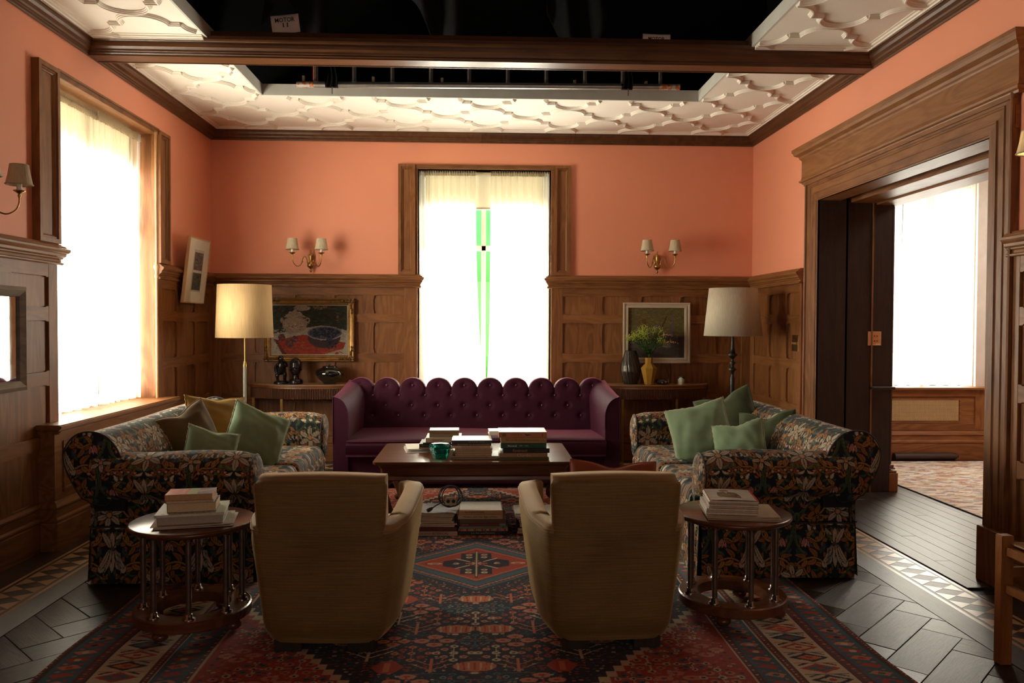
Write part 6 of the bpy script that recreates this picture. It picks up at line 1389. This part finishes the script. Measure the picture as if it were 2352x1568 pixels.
mbq = MB()
for k in range(10): mbq.box(-.12 + k * .024, -.108 + k * .024, .01 + (k % 3) * .008, .016 + (k % 3) * .008, .0121, .0124)
mbq.build('cover_print', cm((.12, .11, .09)), t)['kind'] = 'stuff'; z += .0125
book('thick cream-paged paperback in the middle of the left side table pile', cxx - .012, cyy - .022, z, .205, .15, .040, (.12, .10, .09), 11, plain('cream_edges', (.62, .50, .30), .9, 0, .08, 120, .4, bscale=500), spine='back' if 0 else 'left', board=.0008, grp=G4).name; z += .0405
book('slim tan paperback below the travel guide on the left side table', cxx - .018, cyy - .028, z, .20, .14, .012, (.42, .25, .12), 11, page_m, spine='left', board=.0008, grp=G4); z += .0125
t = book('guide book with red, green and blue cover on top of the left side table', cxx - .022, cyy - .030, z, .20, .135, .027, (.55, .10, .07), 10, plain('tan_edges', (.50, .34, .17), .9, 0, .1, 120, .4, bscale=500), spine='left', board=.0009, grp=G4)
MB().add([(-.099, .002, .0272), (.0, .002, .0272), (.0, .133, .0272), (-.099, .133, .0272)], [(0, 1, 2, 3)]).build('red_cover', cm((.50, .11, .08), .35), t); MB().add([(-.010, .002, .0274), (.032, .002, .0274), (.032, .133, .0274), (-.010, .133, .0274)], [(0, 1, 2, 3)]).build('green_cover', cm((.28, .38, .17), .35), t)
MB().add([(.030, .002, .0273), (.099, .002, .0273), (.099, .133, .0273), (.030, .133, .0273)], [(0, 1, 2, 3)]).build('blue_cover', cm((.16, .18, .27), .35), t); MB().add([(.036, .05, .0276), (.094, .09, .0276), (.090, .10, .0276), (.034, .075, .0276)], [(0, 1, 2, 3)]).build('cover_photo', cm((.50, .33, .16), .35), t)
text('Kenya', t, (-.030, .066, .0276), (0, 0, -math.pi / 2 + math.pi), .105, .030, cm((.70, .60, .45)))
# ---- magazines on the right side table
z = TZ; cxx, cyy = 1.20, 3.66; G5 = 'reading matter on the right side table'
paper_pile('newspaper', 'folded newspapers at the bottom of the right side table pile', cxx + .02, cyy - .045, z, .33, .26, 5, .0045, -8, plain('tan_newsprint', (.46, .36, .24), .9, 0, .12, 25), grp=G5, spread=.006); z += .0235
ml = ['lowest', 'second lowest', 'third', 'fourth', 'fifth', 'sixth', 'seventh']
for i in range(7):
    th = [.010, .008, .009, .007, .009, .006, .006][i]; book(ml[i] + ' magazine in the right side table pile', cxx - .025 + (i < 3) * -.008 + i * .001 + rs.uniform(-.002, .002), cyy - .025 - (i < 3) * .006 + i * .001, z, .235 - (i > 2) * .010, .26, th, [(.52, .46, .36), (.40, .33, .24), (.50, .44, .36), (.35, .16, .05), (.46, .40, .32), (.10, .08, .07), (.55, .50, .42)][i], -9, [page_w, page_m][i % 2], spine='left', nm='magazine', cat='magazine', board=.0006, grp=G5); z += th + .0003
t = thing('magazine', 'red-bordered magazine showing a person in a dark suit, top of the right side table', 'magazine', (cxx - .02, cyy - .022, z), (0, 0, D(-9)), G5); c = Canvas(.225, .255, .0028, (.36, .36, .31)); daub(c, 0, .225, 0, .255, [(.37, .37, .32), (.33, .34, .30), (.40, .39, .34)], 90, .03, 51)
wfill(c, [(.06, .06), (.15, .05), (.155, .10), (.14, .16), (.10, .185), (.055, .165), (.05, .10)], (.035, .026, .022)); wel(c, .092, .205, .022, .026, (.22, .11, .07)); wfill(c, [(.085, .185), (.105, .185), (.10, .15)], (.45, .42, .38)); wel(c, .07, .07, .012, .008, (.28, .15, .10)); wel(c, .145, .09, .010, .008, (.28, .15, .10))
for k in range(3): wfill(c, [(.065, .105 + k * .014), (.135, .105 + k * .014), (.135, .112 + k * .014), (.065, .112 + k * .014)], (.20, .15, .03))
wfill(c, [(.01, .012), (.10, .012), (.10, .03), (.01, .03)], (.50, .44, .38)); R_ = (.40, .018, .012)
for P in ([(0, 0), (.225, 0), (.225, .007), (0, .007)], [(0, .250), (.225, .250), (.225, .255), (0, .255)], [(0, 0), (.007, 0), (.007, .255), (0, .255)], [(.212, 0), (.225, 0), (.225, .255), (.212, .255)]): wfill(c, P, R_)
A, B = np.meshgrid(np.linspace(-.1125, .1125, c.nx), np.linspace(0, .255, c.ny), indexing='ij'); fast_grid('front_cover', np.stack([A, B, .0085 + .002 * np.cos(A * 18)], -1), gloss, c.a.transpose(1, 0, 2).reshape(-1, 3), t); MB().box(-.112, .112, .001, .254, 0, .0055).build('pages', page_w, t)
# ================================================================== OPEN CEILING: TRUSS, SIGNS
t = thing('ladder_truss', 'aluminium ladder truss with orange paint marks hanging over the ceiling opening', 'truss'); TY = 6.66
xa, xb = -1.5180, 1.6590; za = 3.3560; zb = 3.3840
def tz(x): return za + (zb - za) * (x - xa) / (xb - xa)
worn, wnt, wb = new_mat('painted_end_tube'); tc = N(wnt, 'ShaderNodeTexCoord'); no = N(wnt, 'ShaderNodeTexNoise'); no.inputs['Scale'].default_value = 35; lk(wnt, tc.outputs['Object'], no.inputs[0]); r = ramp(wnt, [(.45, (.52, .50, .46)), (.55, (.60, .16, .03))]); lk(wnt, no.outputs['Fac'], r.inputs[0]); lk(wnt, r.outputs[0], wb.inputs['Base Color']); wb.inputs['Metallic'].default_value = .5; wb.inputs['Roughness'].default_value = .45
MB().tube([(xa + .14, TY, tz(xa + .14)), (xb - .17, TY, tz(xb - .17))], .0245, 20).build('lower_chord', alu, t)
for a, b in ((xa, xa + .14), (xb - .17, xb)): MB().tube([(a, TY, tz(a)), (b, TY, tz(b))], .0246, 20).build('painted_tube_end', worn, t)
MB().tube([(xa, TY, tz(xa) + .30), (xb, TY, tz(xb) + .30)], .0245, 20).build('upper_chord', alu, t)
rung = None
for i, px in enumerate((-1.3610, -1.0490, -0.7360, -0.4180, -0.1020, 0.2180, 0.5390, 0.8620, 1.1780, 1.4960)):
    if rung is None:
        rung = MB().lathe([(.024, .02), (.017, .032), (.016, .05), (.016, .29)], n=16).build('rung', alu, t, (px, TY, tz(px))); r0 = rung
    else: dupe(rung, t, (px, TY, tz(px)))
MB().box(-.006, .0, -.004, .004, .03, .29).build('orange_stripe', plain('orange_paint', (.75, .14, .015), .5), r0, (-.017, -.006, 0))
tape = plain('black_shiny_tape', (.010, .010, .010), .22, 0, .3, 30, .3, bscale=50)
def strap(px, w0, label):
    s = thing('truss_strap', label, 'strap', (px, TY, tz(px))); P = []
    for v in np.linspace(0, 1, 14): P.append([((-.5 + u) * (w0 * (1.0 - .35 * math.sin(v * 2.2)) ) + .012 * math.sin(v * 6), -.030 - .008 * math.sin(u * 14 + v * 3) - .004, -.028 + v * .34) for u in np.linspace(0, 1, 14)])
    MB().grid(P).build('wrapped_cloth', tape, s); MB().lathe([(.0262, -w0 * .55), (.0268, w0 * .55)], n=20).build('tape_band', tape, s, rot=(0, math.pi / 2, 0)); MB().box(-.004, .004, -.034, -.031, -.085, -.01).build('loose_tail', plain('grey_tie', (.10, .09, .08), .5), s, (.008, 0, 0)); return s
strap(-1.2320, .095, 'black taped strap near the left end of the truss'); strap(1.2120, .085, 'black taped strap near the right end of the truss')
batten = plain('rough_pine', (.30, .22, .12), .8)
for k, px in enumerate((688, 846, 1012, 1322, 1492)):
    pass
for k, px in enumerate((-1.5320, -0.9350, -0.3420, 0.8130, 1.4410)):
    MB().box(-.011, .011, -.015, .015, 0, .10).build('batten_end', batten, ceiling, (px, 6.98, TOPZ))
sgn = plain('sign_paper', (.80, .73, .66), .85, 0, .04, 15)
def sign(label, pxa, pxb, zb_, zt, tilt, lines, hid=0):
    w_8 = pxb - pxa; h = zt - zb_; t = thing('paper_sign', label, 'sign', ((pxa + pxb) / 2, 5.615, zb_), (D(4), D(tilt), 0)); P = [[(x * w_8 / 2, .004 * math.cos(x * 2), z * h) for z in np.linspace(0, 1, 5)] for x in np.linspace(-1, 1, 9)]
    o = MB().grid(P).build('sheet', sgn, t); o.modifiers.new('t', 'SOLIDIFY').thickness = .001
    for s_, zz, w_9, hh_ in lines: text(s_, t, (0, -.006, zz * h), RF, w_9, hh_, ink, bold=.012)
sign('tilted paper sign reading MOTOR 11 standing on the ceiling beam', -1.4450, -1.2530, 3.400, 3.5230, -6.5, [('MOTOR', .72, .135, .030), ('11', .44, .035, .030)])
sign('paper sign reading MOTOR sunk behind the right half of the ceiling beam', 1.1300, 1.3270, 3.36, 3.4380, 1.0, [('MOTOR', .58, .115, .026)])
# ================================================================== DOORWAY AND NEXT ROOM
d1 = empty_struct('door_1')
def yb(x0, x1, y0, y1, z0, z1, nm, m=oak_z, bev=.002): return MB().box(x0, x1, y0, y1, z0, z1).build(nm, m, d1, bevel=bev, seg=1)
CAS = [(0, -.005), (0, .030), (.012, .034), (.020, .034), (.026, .026), (.050, .026), (.054, .020), (.100, .020), (.106, .014), (.150, .012), (.156, .018), (.170, .018), (.172, -.005)]
YF, YN, ZT = 6.495, 4.27, 2.425
# casing as mitred frame on the right wall: path goes up the far jamb, along the head, down the near jamb
cas = [(RX - .002, YF, 0), (RX - .002, YF, ZT), (RX - .002, YN, ZT), (RX - .002, YN, 0)]
def casing_path(prof, nm, m, pts): return MB().sweep(pts, [(a, b) for a, b in prof], up=(-1, 0, 0)).build(nm, m, d1)
P_OUT = [(a, b) for a, b in ((0, -.005), (0, .012), (.006, .016), (.010, .022), (.060, .022), (.064, .026), (.072, .026), (.076, .018), (.120, .018), (.126, .024), (.134, .024), (.140, .018), (.190, .020), (.196, .034), (.206, .038), (.214, .034), (.216, -.005))]
pa = [(RX - .002, YF, 0), (RX - .002, YF, ZT), (RX - .002, YN, ZT), (RX - .002, YN, 0)]
def mitre_parts(path, prof, up, mats):
    tot = MB().sweep(path, prof, up); V = np.array(tot.v[0]).reshape(len(path), len(prof), 3)
    for i in range(len(path) - 1): MB().grid(V[i:i + 2], cv=True, sm=False).build('casing', mats[i], d1)
    return V
V_ = MB().sweep(pa[::-1], P_OUT, up=(-1, 0, 0)).v[0]
mitre_parts(pa[::-1] if V_[:, 1].max() > YF + .1 else pa, P_OUT, (-1, 0, 0), [oak_z, oak_y, oak_z])
# entablature above the head casing
ENT = [(0, 2.60), (.030, 2.60), (.034, 2.612), (.050, 2.618), (.052, 2.632), (.038, 2.640), (.034, 2.66), (.034, 2.80), (.040, 2.81), (.050, 2.82), (.054, 2.836), (.085, 2.852), (.090, 2.872), (.100, 2.884), (.100, 2.905), (0, 2.905)]
MB().sweep([(RX + .0, 6.745, 0), (RX - .0, 6.745, 0)] if 0 else [(RX, 6.745, 0), (RX - .002, 6.745, 0), (RX - .002, 4.045, 0), (RX, 4.045, 0)], ENT).build('entablature', oak_y, d1)
yb(RX - .034, RX, 4.05, 6.74, 2.58, 2.80, 'frieze_board', oak_y)
# jambs, slot, sliding leaf, soffit
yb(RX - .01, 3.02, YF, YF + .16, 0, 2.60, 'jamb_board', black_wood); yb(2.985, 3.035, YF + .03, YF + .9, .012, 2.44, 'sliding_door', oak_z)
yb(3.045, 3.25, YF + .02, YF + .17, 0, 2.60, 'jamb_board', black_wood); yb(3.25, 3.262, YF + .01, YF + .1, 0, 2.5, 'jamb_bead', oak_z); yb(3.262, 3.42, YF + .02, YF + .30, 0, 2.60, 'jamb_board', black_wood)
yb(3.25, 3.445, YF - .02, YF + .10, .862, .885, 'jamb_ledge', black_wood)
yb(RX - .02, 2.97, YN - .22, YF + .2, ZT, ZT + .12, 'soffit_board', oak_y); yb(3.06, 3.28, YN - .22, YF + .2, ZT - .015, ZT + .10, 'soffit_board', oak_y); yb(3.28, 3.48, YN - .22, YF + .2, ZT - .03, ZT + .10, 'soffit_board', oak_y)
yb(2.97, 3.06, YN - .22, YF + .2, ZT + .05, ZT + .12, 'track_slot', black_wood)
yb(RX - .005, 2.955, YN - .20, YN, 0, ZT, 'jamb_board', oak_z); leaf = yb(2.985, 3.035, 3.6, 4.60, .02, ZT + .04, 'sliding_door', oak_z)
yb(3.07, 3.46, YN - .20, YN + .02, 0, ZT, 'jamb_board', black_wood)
yb(RX - .050, RX - .0, YN - .215, YN + .004, 0, .30, 'plinth_block', oak_z, .004); yb(RX - .045, RX, YF - .004, YF + .215, 0, .30, 'plinth_block', oak_z, .004)
for k, z in enumerate(((0, .16), (.16, .18), (.19, .205), (.205, .23))): yb(3.42, 3.50 - .012 * k, YF + .02, YF + .32, z[0], z[1], 'hall_plinth', oak_z, .004)
yb(3.42, 3.435, YF + .02, YF + .30, .23, 2.45, 'hall_casing', black_wood)
# brass fittings
t = tag(MB().rects(lambda u, z, n: (2.985 - n, u, z), 4.47, 4.525, .895, 1.10, [(0, 0), (0, .003), (.008, .003), (.009, -.002 + .003)], fill=True).build('flush_pull', brass), 'long brass flush pull on the near sliding door', 'door pull')
MB().box(2.9835, 2.9842, 4.4815, 4.5145, .908, 1.088).build('recess', cm((.01, .01, .008)), t)
t = tag(MB().box(2.995, 3.025, YF + .027, YF + .0302, 1.15, 1.29).build('edge_pull', brass, bevel=.001, seg=1), 'small brass pull on the edge of the far sliding door', 'door pull'); MB().box(3.004, 3.016, YF + .0262, YF + .0272, 1.18, 1.25).build('recess', cm((.01, .01, .008)), t)
t = thing('switch_plate', 'square brass switch plate on the dark boards inside the doorway', 'switch', (3.2790, YF + .0195, 1.2860)); MB().rects(frw, -.056, .056, -.058, .058, [(0, 0), (0, .004), (.003, .005), (.010, .005), (.011, .004)], back=1).build('plate', satin_brass, t)
for x in (-.022, 0, .022):
    for z in (-.02, .02): MB().box(x - .004, x + .004, -.008, -.004, z - .006, z + .006).build('toggle', cm((.30, .08, .04)), t)
t = thing('switch_plate', 'brass switch plate with four toggles on the panelling by the right corner', 'switch', (RX - .0015, 6.955, 1.235)); frs = lambda u, z, n: (-n, u, z)
MB().rects(frs, -.068, .068, -.072, .072, [(0, 0), (0, .003), (.002, .004)], back=1).build('plate', brass, t)
for y in (-.045, -.015, .015, .045):
    o = MB().box(-.018, -.004, y - .004, y + .004, -.012, .008).build('toggle', brass, t, bevel=.001, seg=1)
    for z in (-.04, .04): MB().ball((-.004, y, z), .003, n=8, m=5).build('screw', cm((.05, .03, .01)), t)
# next room
wall_hall = struct(MB().box(2.95, 4.20, 8.25, 8.40, 0, 4.0).box(5.33, 7.0, 8.25, 8.40, 0, 4.0).box(4.20, 5.33, 8.25, 8.40, 2.955, 4.0).box(4.20, 5.33, 8.25, 8.40, 0, .72).build('wall_hall', plain('dark_red_paint', (.10, .015, .010), .6)))
struct(MB().box(6.9, 7.05, 2.5, 8.4, 0, 4).build('wall_hall_right', paint)); struct(MB().box(3.46, 7.0, 3.3, 3.4, 0, 4).build('wall_hall_front', paint)); struct(MB().box(2.95, 7.0, 3.3, 8.4, 3.28, 3.4).build('ceiling_hall', plaster))
struct(MB().box(3.47, 3.6, 3.3, 4.06, 0, 3.3).box(3.47, 3.6, 6.82, 8.3, 0, 3.3).box(3.47, 3.6, 4.0, 6.9, 2.6, 3.3).build('wall_hall_left', plain('dark_red_paint2', (.10, .015, .010), .6)))
struct(MB().sweep([(3.47, 8.248, 0), (6.9, 8.248, 0)], [(0, 3.09), (.02, 3.09), (.03, 3.12), (.06, 3.15), (.09, 3.20), (.12, 3.22), (.14, 3.28), (0, 3.28)]).build('trim_2', white_paint))
w3 = empty_struct('window_3')
def hb(x0, x1, y0, y1, z0, z1, nm, m, bev=.003): return MB().box(x0, x1, y0, y1, z0, z1).build(nm, m, w3, bevel=bev, seg=1)
hb(4.0, 5.33, 8.225, 8.26, 2.93, 2.975, 'head_casing', white_paint); hb(5.235, 5.335, 8.22, 8.26, .30, 2.95, 'casing', white_paint); hb(4.1, 4.28, 8.22, 8.26, .30, 2.95, 'casing', white_paint)
MB().rects(lambda u, z, n: (u, 8.25 - n, z), 5.335, 5.62, .30, 2.965, [(0, 0), (0, .045), (.04, .045), (.045, .035), (.06, .033), (.065, .040), (.075, .040), (.08, .034)], back=1).build('shutter_box', white_paint, w3)
hb(4.25, 4.30, 8.26, 8.45, .74, 2.95, 'jamb', white_paint); hb(5.225, 5.27, 8.26, 8.45, .74, 2.95, 'jamb', white_paint); hb(4.28, 5.27, 8.40, 8.44, 1.98, 2.02, 'transom', white_paint); hb(4.74, 4.79, 8.40, 8.44, .74, 2.95, 'mullion', white_paint); MB().box(4.3, 5.225, 8.425, 8.428, .74, 2.95).build('pane', glass, w3)
curtain('net_curtain', lambda u, z, n: (u, 8.33 - n, z), 4.26, 4.48, .755, 2.88, b0=4.26, b1=4.40, folds=3, label='narrow sheer net curtain at the left of the next room window', seed=6)
curtain('net_curtain', lambda u, z, n: (u, 8.33 - n, z), 4.485, 5.22, .755, 2.88, b0=4.39, b1=5.27, folds=8, label='wide sheer net curtain at the right of the next room window', seed=7)
t = thing('radiator_cabinet', 'oak radiator cabinet with a cane grille under the next room window', 'cabinet', (0, 0, 0)); cf = 8.10
def cb(x0, x1, y0, y1, z0, z1, nm, m=oak_x, bev=.003): return MB().box(x0, x1, y0, y1, z0, z1).build(nm, m, t, bevel=bev, seg=1)
cb(3.62, 5.36, cf - .04, 8.35, .725, .752, 'cabinet_top', oak_x, .006); cb(3.64, 5.27, cf, 8.25, .655, .725, 'rail'); cb(3.64, 5.27, cf, 8.25, .30, .37, 'rail'); cb(5.16, 5.27, cf - .002, 8.25, .30, .725, 'stile', oak_z); cb(3.64, 3.75, cf - .002, 8.25, .30, .725, 'stile', oak_z)
MB().rects(lambda u, z, n: (u, cf - n, z), 3.75, 5.16, .37, .655, [(0, 0), (.006, -.012), (.02, -.014)], fill=True).build('panel', oak_x, t)
gx0, gx1, gz0, gz1 = 3.90, 4.985, .405, .610; MB().rects(lambda u, z, n: (u, cf + .014 - n, z), gx0 - .03, gx1 + .03, gz0 - .025, gz1 + .025, [(0, 0), (0, .008), (.015, .010), (.022, .002)], fill=False).build('grille_frame', oak_x, t); MB().box(gx0, gx1, cf + .010, cf + .013, gz0, gz1).build('dark_backing', cm((.012, .008, .004)), t)
mbq = MB()
for x in np.arange(gx0, gx1, .0145): mbq.box(x, x + .0075, cf + .004, cf + .006, gz0, gz1)
for z in np.arange(gz0, gz1, .0145): mbq.box(gx0, gx1, cf + .002, cf + .004, z, z + .0075)
mbq.build('cane_weave', plain('cane', (.50, .36, .17), .6), t)['kind'] = 'stuff'
struct(MB().sweep([(3.6, cf - .02, 0), (6.9, cf - .02, 0)], [(-.2, 0), (.03, 0), (.03, .17), (.036, .18), (.036, .195), (.02, .21), (.018, .25), (.028, .262), (.020, .28), (0, .30), (-.2, .30)]).build('baseboard_hall', oak_x))
tag(MB().tube(bez([(4.25, 8.0, .045), (4.6, 8.0, .045), (4.86, 8.0, .045), (4.90, 8.0, .03)], 5), [.04] * 14 + [.035, .02], 12).build('draught_roll', plain('dark_brown_roll', (.03, .014, .008), .6)), 'dark brown rolled bolster on the floor below the cane grille', 'bolster')
# pale carpet in the next room
c = Canvas(3.3, 3.2, .010, (.66, .58, .48)); daub(c, 0, 3.3, 0, 3.2, [(.76, .70, .60), (.66, .58, .48), (.45, .26, .18), (.55, .40, .22), (.36, .34, .36), (.78, .72, .64), (.46, .22, .16), (.75, .68, .58)], 7000, .060, 61)
t = thing('pale_carpet', 'pale faded patterned carpet on the next room floor', 'carpet'); A, B = np.meshgrid(np.linspace(3.64, 6.85, 320), np.linspace(4.8, 7.93, 310), indexing='ij'); fast_grid('pile', np.stack([A, B, np.full_like(A, .010)], -1), rug_m, c.a[:310, :320].transpose(1, 0, 2).reshape(-1, 3), t); MB().box(3.635, 6.86, 4.79, 7.935, 0, .008).build('backing', plain('pale_backing', (.03, .02, .015), .9), t)
# ================================================================== RUSH SEATED STOOL (right edge)
t = thing('rush_stool', 'low wooden stool with a woven rush seat at the right picture edge', 'stool', (2.41, 3.00, 0), (0, 0, D(2))); ow = wood('orange_ash', (.14, .045, .010), (.28, .10, .025), (.40, .17, .05), 'z', .4); ox = wood('orange_ash_across', (.14, .045, .010), (.28, .10, .025), (.40, .17, .05), 'x', .4)
lg = None
for x, y in ((-.235, -.20), (.235, -.20), (-.235, .20), (.235, .20)):
    if lg is None: lg = MB().box(-.026, .026, -.022, .022, 0, .535).build('leg', ow, t, (x, y, 0), bevel=.003)
    else: dupe(lg, t, (x, y, 0))
for y in (-.2, .2): MB().box(-.21, .21, y - .012, y + .012, .455, .49).build('seat_rail', ox, t, bevel=.002); MB().box(-.21, .21, y - .011, y + .011, .36, .40).build('stretcher', ox, t, bevel=.002)
for x in (-.235, .235): MB().box(x - .012, x + .012, -.18, .18, .455, .49).build('seat_rail', ox, t, bevel=.002); MB().box(x - .011, x + .011, -.18, .18, .30, .335).build('stretcher', ox, t, bevel=.002)
mbq = MB(); nst = 26
for k in range(nst):
    f_ = (k + .5) / nst; h2 = .19 * f_; h1 = .225 * f_
    for s in (-1, 1): mbq.tube([(-h1, s * h2, .503 - .012 * (1 - f_)), (h1, s * h2, .503 - .012 * (1 - f_))], .0045, 5); mbq.tube([(s * h1, -h2, .503 - .012 * (1 - f_)), (s * h1, h2, .503 - .012 * (1 - f_))], .0045, 5)
mbq.build('rush_seat', plain('rush_cord', (.45, .30, .15), .9, 0, .25, 80, .4), t)['kind'] = 'stuff'
for o in list(bpy.data.objects):
    if o.type == 'MESH' and not o.data.vertices and o.parent is None: bpy.data.objects.remove(o)
print('tris', sum(len(p.vertices) - 2 for m in bpy.data.meshes for p in m.polygons) if sum(len(m.polygons) for m in bpy.data.meshes) < 300000 else sum(len(m.polygons) for m in bpy.data.meshes) * 2)
